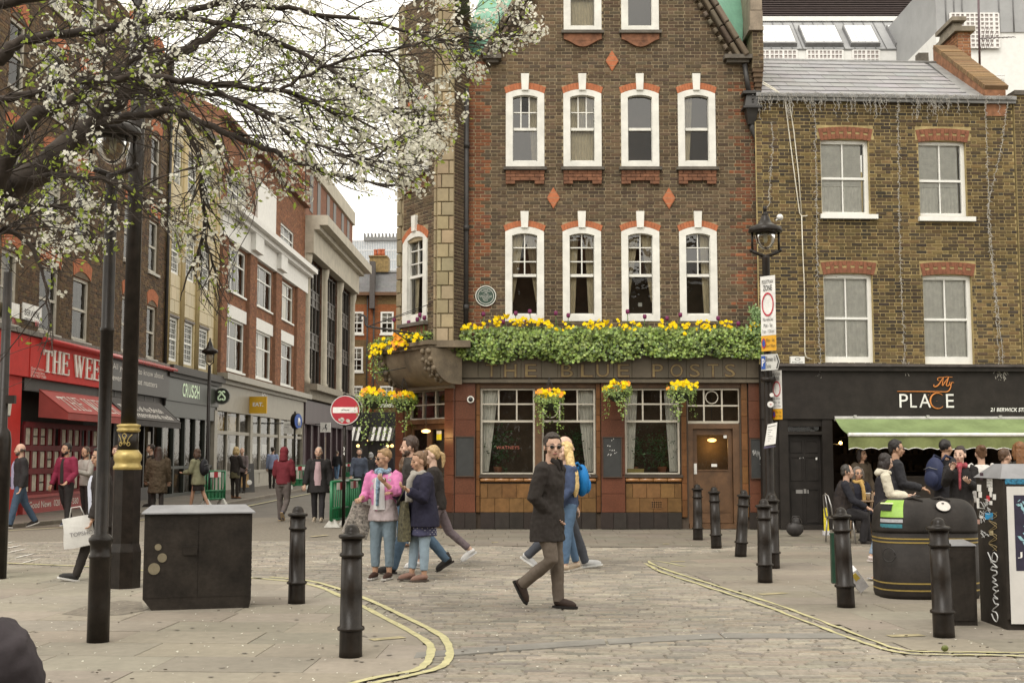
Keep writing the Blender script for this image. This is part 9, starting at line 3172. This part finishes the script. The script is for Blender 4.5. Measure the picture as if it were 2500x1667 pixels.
f.top('green_jacket',(.24,.24,.15),-.10,.03,1.,.7,.014);f.skirt('black_skirt',DK,-.2,.1,.112,.0);f.shoes((.5,.5,.5),(.5,.5,.5));f.hair('bob',(.10,.06,.04))
backpack('black backpack worn by the woman in the sage green jacket',f,(.02,.02,.024))
f=Fig('woman with long dark hair in a shaggy brown coat seen from behind',383,1254,1.64,-164,z=.09,aL=(5,10,20,0),aR=(5,10,20,0),legs=(6,4,-6,6),tone='fair',build=1.15,group=FAR)
f.top('shaggy_coat',(.075,.055,.035),-.2,.04,1.,.35,.03);f.legs('black_leggings',DK);f.shoes(DK);f.hair('long',(.045,.025,.017))
f=Fig('woman with brown hair in dark clothes mostly hidden between the two lamp posts',283,1262,1.66,-30,tone='light',z=.09,legs=(5,3,-5,5),group=FAR)
f.top('dark_coat',(.035,.028,.025),-.16,.03,1.,.4);f.legs('black_trousers',DK);f.shoes(DK);f.hair('long',(.09,.05,.03))
f=Fig('dark haired man in dark jacket just right of the gilt collared lamp column',368,1236,1.74,-60,z=.09,tone='fair',legs=(5,3,-5,5),group=FAR)
f.legs('black_trousers',DK);f.top('dark_jacket',DK,-.06);f.shoes(DK);f.hair('short',(.03,.02,.015))
f=Fig('balding man in a black jacket lavender shirt and jeans walking left past the red shop',46,1287,1.78,-56,z=.02,lean=1,legs=(16,4,-18,14),feet=(4,-18),aL=(-6,10,22,5),aR=(8,10,22,5),head=(-28,2),tone='fair',build=1.12)
f.legs('jeans',(.055,.085,.13),1.,1.12);f.top('black_jacket',(.028,.025,.026),-.03,.026,1.,.1);f.panel('lavender_shirt',(.28,.26,.36),-.05,.28,.05,.03,.02,-.01);f.shoes(DK,(.5,.48,.45));f.hair('bald',(.06,.045,.035));f.beard((.07,.05,.04))
f=Fig('bearded man in a maroon zipped jacket walking by the red shop',158,1282,1.77,-22,z=.02,lean=1,legs=(4,2,-12,16),feet=(0,-14),aL=(0,14,48,20),aR=(4,14,20,0),head=(-10,2),tone='tan')
f.legs('black_trousers',(.03,.026,.026),1.,1.1);f.top('maroon_jacket',(.20,.022,.05),-.02,.024,1.,.1);f.panel('black_tee',DK,.0,.3,.028,.022,.03);f.shoes((.05,.055,.08),(.55,.53,.5));f.hair('short',(.018,.013,.011));f.beard((.02,.014,.012))
f=Fig('young man in a grey sweatshirt looking down at his phone behind the maroon jacket',208,1275,1.70,-30,z=.02,aL=(20,8,85,25),aR=(20,8,85,25),head=(-5,22),tone='tan',legs=(4,2,-4,4))
f.legs('black_trousers',DK);f.top('grey_sweatshirt',(.34,.32,.29),-.03,.016,1.);f.shoes(DK);f.hair('buzz',(.06,.04,.028));f.beard((.08,.05,.035))
f=Fig('dark haired man in black half hidden by the lamp post with a white shopping bag',247,1414,1.70,-70,lean=4,legs=(26,8,-14,22),feet=(12,-12),aL=(4,10,14,0),aR=(6,10,14,0),head=(25,4),tone='tan')
f.legs('black_trousers',DK);f.top('black_coat',DK,-.1,.03,1.,.4);f.panel('white_shirt',(.5,.52,.6),-.05,.28,.05,.03,.03);f.shoes((.03,.028,.028),(.58,.57,.55));f.hair('short',(.014,.011,.01))
P_=at_y(188,1261,f.g.y-.25)
wb=mat('white_plastic_bag',(.58,.57,.54),.45,var=.1,scale=5,bump=.004,bscale=14)
t,fb_=bag('shopping_bag','large white plastic shopping bag with grey lettering beside the slim lamp post','bag',P_,.36,.37,.10,6,wb,None,-9)
mb=MB();SB=Tilt();SB.pt=lambda u,v,d:fb_(u,-.062-d,v);text(mb,SB,'TOPSHOP',-.10,.22,-.235,-.185,.002);mb.build('lettering',mat('bag_print',(.2,.19,.2),.6),t)
f=Fig('person in dark clothes and trainers cut off behind the leftmost post',-16,1398,1.75,-80,legs=(-4,4,14,4),tone='fair',aL=(0,4,5,0),aR=(0,4,5,0))
f.legs('black_trousers',DK);f.top('black_coat',DK,-.1);f.shoes((.03,.03,.03),(.55,.54,.52));f.hair('short',(.03,.02,.016))
for lab,px,py,H,yaw,tc,lc,hc,st in[('man in a black jacket and blue jeans far down the side street',822,1172,1.75,170,(.02,.02,.022),(.10,.17,.27),(.16,.13,.1),'buzz'),('dark bearded man in a slate blue shirt walking towards the camera past the green barrier',876,1226,1.74,8,(.075,.09,.125),(.03,.03,.035),(.03,.02,.015),'short'),('grey haired person in dark clothes behind the man in the slate blue shirt',904,1200,1.62,170,(.03,.03,.032),(.03,.03,.03),(.3,.3,.3),'bob'),('dark haired person far behind the woman in pink under the striped awnings',938,1236,1.78,175,(.03,.026,.03),(.03,.03,.03),(.02,.016,.014),'short')]:
 f=Fig(lab,px,py,H,yaw,legs=(8,4,-8,10),aL=(-6,10,14,0),aR=(8,10,14,0),tone='fair',group=FAR)
 f.legs('trousers',lc);f.top('jacket',tc,-.05,.018);f.shoes(DK);f.hair(st,hc)
 if 'bearded' in lab:f.beard((.03,.02,.016))
# --- people at the cafe
f=Fig('young woman in a dark gilet with cream hood and sleeves looking at her phone',2160,1374,1.56,78,lean=4,legs=(-10,8,12,6),feet=(-8,0),aL=(18,8,68,10),aR=(14,8,70,10),head=(8,14),tone='light')
f.legs('jeans',(.22,.29,.37),.9);f.top('cream_sweatshirt',(.55,.51,.41),.0,.02,1.);f.top('dark_gilet',(.022,.02,.024),-.08,.03,0,.2,.01,.3,1.02);f.hood_down((.58,.54,.44));f.shoes((.58,.5,.47),(.55,.5,.48));f.hair('bob',(.02,.014,.013))
p=f.w(f.arm[1][3]+f.arm[1][4]*.09+V((0,-.02,.02)));t=thing('phone','slim phone held out by the young woman with the cream hood','phone',p);mb=MB();mb.box(p,.07,.14,.01,.3);mb.build('phone_body',mat('phone_black',(.02,.02,.022),.2),t);mb=MB();mb.box(p+V((0,0,.006)),.062,.13,.002,.3);mb.build('phone_screen',mat('phone_screen',(.25,.26,.28),.1),t)
f=Fig('dark haired man in glasses standing behind the young woman with the cream hood',2188,1362,1.76,84,legs=(4,2,-4,4),aL=(14,8,62,8),aR=(14,8,62,8),head=(4,2),tone='tan')
f.legs('black_trousers',DK);f.top('dark_jacket',(.02,.02,.024),-.06,.02);f.shoes(DK);f.hair('short',(.014,.011,.01));f.glasses(False)
SEAT='people seated at the cafe table'
c_=ground(2056,1324,.012)
f=Fig('seated man in a dark padded waistcoat with his back half turned by the black door',0,0,1.74,72,at=c_,sit=True,hipz=.53,lean=10,legs=(82,80,78,84),aL=(20,12,40,10),aR=(25,12,40,5),head=(25,0),tone='fair',build=1.2,group=SEAT)
f.legs('dark_trousers',(.025,.023,.025),1.,1.15);f.top('dark_shirt',(.02,.02,.026),.0,.014);f.top('padded_waistcoat',(.035,.028,.026),-.03,.034,0,.1,.018);f.shoes(DK);f.hair('buzz',(.05,.045,.04))
c_=ground(2094,1312,.004)+V((0,.0,0))
f=Fig('smiling seated woman in spectacles with a mustard scarf and spotted dark dress',0,0,1.62,22,at=c_,sit=True,hipz=.53,lean=4,legs=(80,80,80,80),aL=(20,12,70,10),aR=(12,12,60,15),head=(-20,0),tone='tan',build=1.1,group=SEAT)
f.top('dark_dress',(.02,.02,.03),-.02,.02);f.legs('dark_skirt',(.02,.02,.03),.6,1.3);f.scarf((.42,.27,.09),.24);f.shoes(DK);f.hair('bob',(.13,.11,.095));f.glasses(False)
f=Fig('person in brown standing in shadow inside the cafe behind the seated woman',2105,1300,1.66,30,tone='tan',aL=(5,8,15,0));f.legs('dark_trousers',DK);f.top('brown_coat',(.06,.045,.03),-.12,.02);f.shoes(DK);f.hair('bob',(.03,.02,.016))
f=Fig('dark haired man in a black jacket wearing the navy rucksack outside the cafe',2312,1352,1.77,118,legs=(3,2,-3,3),aL=(5,10,25,5),aR=(5,10,25,5),head=(10,0),tone='tan')
f.legs('black_trousers',DK);f.top('black_jacket',(.022,.021,.024),-.06,.024);f.shoes(DK);f.hair('tousled',(.016,.013,.012))
backpack('navy rucksack on the back of the dark haired man outside the cafe',f,(.025,.032,.075),1.15)
f=Fig('woman in a black leather jacket and red check scarf holding a hand before her mouth',2352,1362,1.66,-24,legs=(2,1,3,2),aL=(12,10,100,25),aR=(42,8,118,28),head=(-12,4),tone='light')
f.legs('dark_trousers',(.05,.042,.035));f.top('leather_jacket',(.022,.02,.02),-.05,.022);f.scarf(None,.22,mat('red_check_scarf',(.32,.055,.07),.85,var=.6,scale=24));f.shoes(DK);f.hair('bun',(.03,.02,.017))
for lab,px,py,H,yaw,tc,hc,st in[('person with a brown topknot in a white shirt seen from behind left of the kiosk',2405,1352,1.68,176,(.6,.58,.55),(.12,.06,.03),'bun'),('short brown haired person behind the kiosk top turned to the right',2457,1352,1.63,110,(.05,.05,.05),(.09,.05,.028),'short'),('person with long auburn hair at the right edge behind the kiosk',2500,1346,1.74,178,(.04,.035,.03),(.2,.09,.035),'long')]:
 f=Fig(lab,px,py,H,yaw,tone='fair',legs=(2,1,-2,2));f.legs('dark_trousers',DK);f.top('top',tc,-.04,.018);f.shoes(DK);f.hair(st,hc)
# --- dark shoulder of someone sitting close to the camera, lower left corner
c_=at_y(-166,1700,3.9);c_.z=.012
f=Fig('person in a dark leather jacket with only a shoulder in the lower left corner',0,0,1.72,175,at=c_,sit=True,hipz=.47,lean=8,legs=(80,80,80,80),aL=(15,14,40,10),aR=(15,14,40,10),tone='fair',vox=.012,build=1.1)
f.legs('dark_trousers',DK);f.top('leather_jacket',(.045,.038,.042),-.02,.03,1.,.1,.02);f.shoes(DK);f.hair('short',(.03,.022,.017))
t=thing('stool','low dark stool under the person sitting in the lower left corner','stool',c_)
mb=MB();mb.lathe(c_,[(.17,.36),(.18,.4),(.0,.405)],14);mb.build('seat',lead_m,t)
for k in range(3):mb=MB();mb.tube([c_+V((.16*math.cos(k*2.1),.16*math.sin(k*2.1),0)),c_+V((.11*math.cos(k*2.1),.11*math.sin(k*2.1),.37))],.015,6);mb.build('leg',lead_m,t)
dg=bpy.context.evaluated_depsgraph_get()
baked=[]
for o,wr,ex,Rm in BAKE:
 baked.append(bpy.data.meshes.new_from_object(o.evaluated_get(dg)))
for(o,wr,ex,Rm),me in zip(BAKE,baked):
 o.modifiers.clear()
 nm=o.data.name;m_=o.data.materials[0]
 if wr:
  hairy=nm.startswith(('hair','long_hair','beard'))
  n=len(me.vertices)
  co=[0.]*(n*3);me.vertices.foreach_get('co',co)
  no=[0.]*(n*3);me.vertices.foreach_get('normal',no)
  sd=hash_=len(nm)*3.7+o.name.__len__()+(o.parent.location.x*5)
  for i in range(0,n*3,3):
   if hairy:
    p=V((co[i]*70+sd,co[i+1]*70,co[i+2]*22));q=noise.noise(p)*.0075+noise.noise(p*.3)*.006
   else:
    p=V((co[i]*8+sd,co[i+1]*8,co[i+2]*6));a=noise.noise(p)
    q=(a+.9*(.35-abs(noise.noise(p*2.1+V((3,1,0)))))+.35*noise.noise(p*4.5))*wr*.9
   co[i]+=no[i]*q;co[i+1]+=no[i+1]*q;co[i+2]+=no[i+2]*q
  me.vertices.foreach_set('co',co)
 if ex is not None and ex.v:
  vs=[tuple(v.co)for v in me.vertices]+[tuple(Rm@p)for p in ex.v]
  k=len(me.vertices)
  fs=[tuple(p.vertices)for p in me.polygons]+[tuple(i+k for i in fc)for fc in ex.f]
  m2=bpy.data.meshes.new(nm);m2.from_pydata(vs,[],fs);bpy.data.meshes.remove(me);me=m2
 me.materials.clear();me.materials.append(m_)
 me.polygons.foreach_set('use_smooth',[True]*len(me.polygons))
 me.update()
 o.data=me;me.name=nm
# ==== BLOSSOM TREE
TR=random.Random(5)
def leafy(name,col,trans,var=.2):
 m,t,b=nodes(name)
 t.nodes.remove(b)
 o=t.nodes['Material Output']
 g=t.nodes.new('ShaderNodeNewGeometry')
 c=ramp2(t,noise_tex(t,14,3,.6,g.outputs['Position']),tuple(x*(1-var)for x in col),tuple(min(1,x*(1+var))for x in col))
 d=t.nodes.new('ShaderNodeBsdfDiffuse');tr=t.nodes.new('ShaderNodeBsdfTranslucent');mx=t.nodes.new('ShaderNodeMixShader')
 t.links.new(c,d.inputs[0]);t.links.new(c,tr.inputs[0]);mx.inputs[0].default_value=trans
 t.links.new(d.outputs[0],mx.inputs[1]);t.links.new(tr.outputs[0],mx.inputs[2]);t.links.new(mx.outputs[0],o.inputs['Surface'])
 return m
petal_m=leafy('white_blossom_petal',(.80,.785,.69),.4,.08)
leaf_m=leafy('fresh_green_leaf',(.34,.42,.085),.5,.3)
bark_m=mat('dark_tree_bark',(.046,.034,.026),.9,var=.4,scale=7,bump=.01,bscale=22)
YT_=8.8
def tp(px,py,dy=0.):return at_y(px,py,YT_+dy)
ENV=[(-420,-320),(1240,-320),(1300,40),(1338,70),(1330,106),(1200,150),(1135,300),(1030,470),(930,486),(780,440),(720,520),(650,470),(575,640),(566,790),(500,780),(450,640),(380,540),(300,560),(255,650),(185,660),(140,860),(70,960),(-70,960),(-420,700)]
ENVW=[(tp(*p).x,tp(*p).z)for p in ENV]
def inside(p):return inpoly(p.x*YT_/p.y,CAMH+(p.z-CAMH)*YT_/p.y,ENVW)
base=V((-5.15,8.6,0))
tree=thing('blossom_tree','tree covered in white blossom and fresh leaves reaching in from the upper left','tree',base)
fork=V((-4.75,8.7,2.75))
mb=MB();mb.tube([base,base+V((.02,0,.1)),base+V((.1,.02,1.2)),fork],[.3,.22,.18,.17],14);mb.build('trunk',bark_m,tree)
limbs=[([fork,tp(-120,520),tp(-20,462),tp(60,440),tp(120,400),tp(180,340,.1),tp(240,290,.15),tp(295,240,.2),tp(350,180,.3),tp(450,122,.4),tp(530,75,.5),tp(590,10,.6)],[.15,.125,.105,.098,.09,.085,.076,.06,.042,.034,.026,.016]),([fork,tp(-60,500,-.3),tp(12,400,-.4),tp(45,320,-.4),tp(95,278,-.35),tp(170,250,-.3),tp(260,190,-.2),tp(360,130,-.1)],[.11,.08,.062,.055,.048,.036,.026,.014]),([fork,tp(-100,300,-.5),tp(0,248,-.6),tp(110,218,-.6),tp(200,196,-.6),tp(350,190,-.5),tp(500,203,-.4),tp(680,222,-.3),tp(790,262,-.2),tp(880,330,-.1)],[.08,.045,.028,.026,.026,.025,.022,.017,.012,.006]),([fork,tp(-140,240,.5),tp(0,140,.5),tp(60,100,.5),tp(150,84,.5),tp(280,66,.5),tp(400,40,.6),tp(530,8,.7),tp(700,-40,.8),tp(900,-60,.8)],[.1,.07,.055,.04,.034,.032,.028,.024,.018,.01]),([tp(225,300,.1),tp(330,285,.0),tp(420,275,-.1),tp(520,312,-.2),tp(620,352,-.3),tp(740,402,-.4),tp(860,440,-.4),tp(950,455,-.4)],[.034,.03,.026,.024,.02,.015,.010,.005]),([tp(370,215,.1),tp(440,290,.3),tp(482,380,.35),tp(495,470,.4),tp(500,560,.4),tp(492,600,.4),tp(455,680,.4),tp(440,735,.4)],[.02,.018,.017,.016,.014,.011,.007,.003]),([tp(500,590,.4),tp(522,650,.38),tp(535,720,.36),tp(528,770,.34)],[.011,.008,.005,.003]),([tp(400,40,.6),tp(560,60,.5),tp(700,110,.4),tp(820,180,.2),tp(930,260,.1),tp(1010,290,.0),tp(1090,300,-.1)],[.026,.022,.018,.015,.012,.008,.004]),([tp(530,8,.7),tp(680,20,.4),tp(820,40,.3),tp(960,70,.2),tp(1080,100,.1),tp(1180,95,0),tp(1290,88,0),tp(1325,70,0)],[.022,.02,.016,.013,.010,.007,.005,.002]),([tp(680,222,-.3),tp(780,170,-.3),tp(900,130,-.3),tp(1010,110,-.3),tp(1120,60,-.3)],[.014,.012,.010,.007,.003]),([tp(500,203,-.4),tp(620,270,-.5),tp(720,330,-.5),tp(840,380,-.6),tp(960,400,-.6),tp(1020,440,-.6)],[.014,.012,.01,.008,.005,.003]),([fork,tp(-60,600,-.9),tp(10,560,-1.0),tp(70,600,-1.0),tp(110,690,-1.0),tp(120,800,-1.0)],[.06,.035,.022,.014,.009,.004]),([fork,tp(-90,620,.3),tp(0,520,.4),tp(90,500,.5),tp(180,520,.5),tp(240,600,.5)],[.06,.03,.022,.016,.01,.004]),([tp(60,440),tp(180,430,-.3),tp(290,450,-.4),tp(370,500,-.5)],[.03,.018,.012,.004]),([tp(295,240,.2),tp(400,220,.6),tp(560,240,.8),tp(700,290,.9),tp(820,330,1.0)],[.024,.02,.015,.010,.004]),([fork,tp(-160,60,-.2),tp(-40,20,-.3),tp(120,-10,-.3),tp(300,-20,-.2),tp(520,-60,0)],[.09,.06,.04,.032,.024,.012]),]
tw_mb=MB()
nodes_=[]
def catm(P,n=5):
 out=[]
 for i in range(len(P)-1):
  p0,p1,p2,p3=P[max(i-1,0)],P[i],P[i+1],P[min(i+2,len(P)-1)]
  for k in range(n):
   t=k/n
   out.append(.5*((2*p1)+(p2-p0)*t+(2*p0-5*p1+4*p2-p3)*t*t+(3*p1-p0-3*p2+p3)*t**3))
 return out+[P[-1]]
def grow(p,d,L,r,lvl):
 n=max(3,int(L/.09))
 pts=[p]
 for k in range(n):
  d=(d+V((TR.gauss(.02,.14),TR.gauss(0,.14),TR.gauss(-.035 if lvl else-.02,.13)))).normalized()
  q=pts[-1]+d*(L/n)
  if not inside(q):break
  pts.append(q)
 if len(pts)<3:return
 m=len(pts)
 tw_mb.tube(pts,[max(.0016,r*(1-.75*k/(m-1)))for k in range(m)],5 if r>.006 else 4,caps=False)
 for k in range(1,m):
  if lvl>=1:nodes_.append((pts[k],d,k/m,lvl))
  if lvl<2 and TR.random()<(.5 if lvl==0 else.28):
   ax=V((TR.uniform(-1,1),TR.uniform(-1,1),TR.uniform(-1,1))).normalized()
   grow(pts[k],(d+ax*TR.uniform(.5,1.1)).normalized(),L*TR.uniform(.3,.55),r*.5,lvl+1)
for P,R_ in limbs:
 sm=catm(P);rs=[]
 for i in range(len(P)-1):
  for k in range(5):rs.append(R_[i]+(R_[i+1]-R_[i])*k/5)
 rs.append(R_[-1])
 sm=[p+V((TR.gauss(0,.008),TR.gauss(0,.01),TR.gauss(0,.008)))if 0<i<len(sm)-1 else p for i,p in enumerate(sm)]
 mb=MB();mb.tube(sm,rs,10 if R_[0]>.05 else 7);mb.build('branch',bark_m,tree)
 for i in range(3,len(sm)):
  if sm[i].x<-4.3:continue
  if TR.random()<(.9 if rs[i]<.04 else.45):
   t=(sm[i]-sm[i-1]).normalized()
   for _ in range(2 if TR.random()<.3 else 1):
    ax=V((TR.uniform(-.7,1),TR.uniform(-1,1),TR.uniform(-1,.8))).normalized()
    grow(sm[i],(t+ax*TR.uniform(.5,1.1)).normalized(),TR.uniform(.45,1.15),min(.0065,rs[i]*.5+.002),0)
tw_mb.build('twigs',bark_m,tree,kind='stuff')
def bloom(mb,p,s,face,rr):
 face=face.normalized();x=face.orthogonal().normalized();y=face.cross(x);a0=rr.uniform(0,6)
 for k in range(5):
  a=a0+2*PI*k/5
  d=x*math.cos(a)+y*math.sin(a);e=face.cross(d);u=face*(s*rr.uniform(.1,.35))
  mb.add([p,p+d*s*.6+e*s*.42+u*.6,p+d*s+u,p+d*s*.6-e*s*.42+u*.6],[(0,1,2,3)])
items_b,items_l=[],[]
dens=lambda p:noise.noise((p.x*1.5,p.y*1.5,p.z*1.5))
for p,d,s_,lvl in nodes_:
 if not inside(p):continue
 if abs(p.x*YT_/p.y+2.8)<.24 and abs(CAMH+(p.z-CAMH)*YT_/p.y-3.82)<.26 and TR.random()<.8:continue
 dn_=dens(p)
 low=p.z<2.9
 bias=.12*(p.x+1.5)
 if TR.random()<.2+.62*dn_+bias*.8-(.12 if low else 0):
  n=TR.randint(4,9)
  c=p+V((TR.gauss(0,.02),TR.gauss(0,.02),TR.gauss(.01,.02)))
  for _ in range(n):
   o=V((TR.gauss(0,1),TR.gauss(0,1),TR.gauss(0.2,1))).normalized()
   items_b.append((c+o*TR.uniform(.02,.05),TR.uniform(.0105,.0168),o+V((0,-.35,.1))))
 if TR.random()<.2:
  for _ in range(TR.randint(1,3)):
   o=V((TR.gauss(0,1),TR.gauss(0,1),TR.gauss(0,1))).normalized()
   items_l.append((p+o*.02,o,TR.uniform(.014,.025)))
items_b.sort(key=lambda i:i[0].y)
protos=[]
for k in range(4):
 mb=MB();bloom(mb,V((0,0,0)),1.0,V((0,0,1)),TR);protos.append(mb.mesh('blossom',petal_m))
front=TR.sample(items_b[:len(items_b)//2],300)
fs_=set(id(i)for i in front)
for i in front:
 o=bpy.data.objects.new('blossom',TR.choice(protos));link(o,tree)
 o.matrix_local=Matrix.Translation(i[0]-base)@i[2].to_track_quat('Z','Y').to_matrix().to_4x4()@Matrix.Scale(i[1],4)
mb=MB()
for i in items_b:
 if id(i)not in fs_:bloom(mb,i[0],i[1],i[2],TR)
mb.build('blossoms',petal_m,tree,kind='stuff')
mb=MB()
def leaf(mb,p,o,s):
 x=o.orthogonal().normalized();x=(Matrix.Rotation(TR.uniform(0,6),3,o)@x)
 n=o.cross(x)
 mb.add([p,p+o*s*.9+x*s*.55+n*s*.12,p+o*s*2.1,p+o*s*.9-x*s*.55+n*s*.12,p+o*s*1.0],[(0,1,4),(1,2,4),(2,3,4),(3,0,4)])
lp=MB()
leaf(lp,V((0,0,0)),V((0,0,1)),1.0)
lme=lp.mesh('leaf',leaf_m)
for k,i in enumerate(items_l):
 if k%max(1,len(items_l)//300)==0 and k//max(1,len(items_l)//300)<300:
  o=bpy.data.objects.new('leaf',lme);link(o,tree)
  o.matrix_local=Matrix.Translation(i[0]-base)@i[1].to_track_quat('Z','Y').to_matrix().to_4x4()@Matrix.Scale(i[2],4)
 else:leaf(mb,i[0],i[1],i[2])
mb.build('leaves',leaf_m,tree,kind='stuff')
print('TREE',len(items_b),len(items_l),len(nodes_))
mb=MB()
for _ in range(1900):
 y=7.2+14*TR.random()**1.6
 x=TR.uniform(-.46,.46)*y
 if x>-.02*y and TR.random()<.62:continue
 if noise.noise((x*.8,y*.8,2))<-.15 and TR.random()<.7:continue
 s=TR.uniform(.006,.013);a=TR.uniform(0,6)
 c=V((x,y,.019))
 d=V((math.cos(a),math.sin(a),0))*s;e=V((-d.y,d.x,TR.uniform(0,.5)*s))*.7
 mb.add([c-d,c+e,c+d+V((0,0,TR.uniform(0,.006))),c-e],[(0,1,2,3)])
mb.build('fallen_petals',petal_m,kind='stuff')
mb=MB()
for _ in range(170):
 y=7.2+12*TR.random()**1.5;x=TR.uniform(-.45,.45)*y
 mb.ell((x,y,.018),(TR.uniform(.006,.018),TR.uniform(.005,.012),.004),6,4)
mb.build('litter_specks',mat('dark_litter',(.06,.045,.03),.9),kind='stuff')
mb=MB()
for _ in range(260):
 y=7.4+11*TR.random()**1.3;x=TR.uniform(-.44,.44)*y
 r_=TR.uniform(.012,.026)
 mb.add([(x+r_*math.cos(k),y+r_*math.sin(k),.0092)for k in range(6)],[tuple(range(6))])
mb.build('gum_spots',mat('trodden_gum',(.17,.15,.125),.8,var=.2),kind='stuff')
# ==== HOUSES ACROSS THE SQUARE, BEHIND THE CAMERA (unseen, put in to darken reflections in the windows)
for i,(x0,x1,y,h,c)in enumerate([(-16,-7.2,-13,12.5,(.16,.10,.06)),(-7,-.5,-14,10.2,(.3,.25,.18)),(-.3,6.5,-13.5,13.2,(.2,.10,.06)),(6.7,17,-14.5,11.2,(.24,.2,.14))]):
 t=thing('terraced_house',['brown brick terraced house across the square, leftmost','cream rendered terraced house across the square with low parapet','tall red brick terraced house across the square','stone coloured terraced house across the square, rightmost'][i],'house',((x0+x1)/2,y,0),'terrace across the square')
 P=Plane((x1,y,0),(-1,0))
 w_=x1-x0
 n=int(w_/2.1)
 ops=[(w_*(k+.5)/n-.5,w_*(k+.5)/n+.5,f,f+1.7)for k in range(n)for f in(4.1,7.2)]+[(.4,w_-.4,.5,2.9)]
 mb=MB();wall_sheet(P,ops,0,w_,0,h,mb);mb.build('wall',mat('terrace_wall_%s'%'abcd'[i],c,.9,var=.2),t)
 mb=MB();mb.pbox(P,0,w_,h,h+.25,-8,.15);mb.build('parapet',sill_m,t)
 for a,b,e,f in ops:
  mb=MB();mb.pbox(P,a,b,e,f,-.2,-.15);wd=mb.build('window',dark_in,t)
  mb=MB();mb.pbox(P,a,a+.07,e,f,-.15,-.1);mb.pbox(P,b-.07,b,e,f,-.15,-.1);mb.pbox(P,a+.07,b-.07,f-.07,f,-.15,-.1);mb.pbox(P,a+.07,b-.07,e,e+.07,-.15,-.1);mb.build('window_frame',upvc,wd)
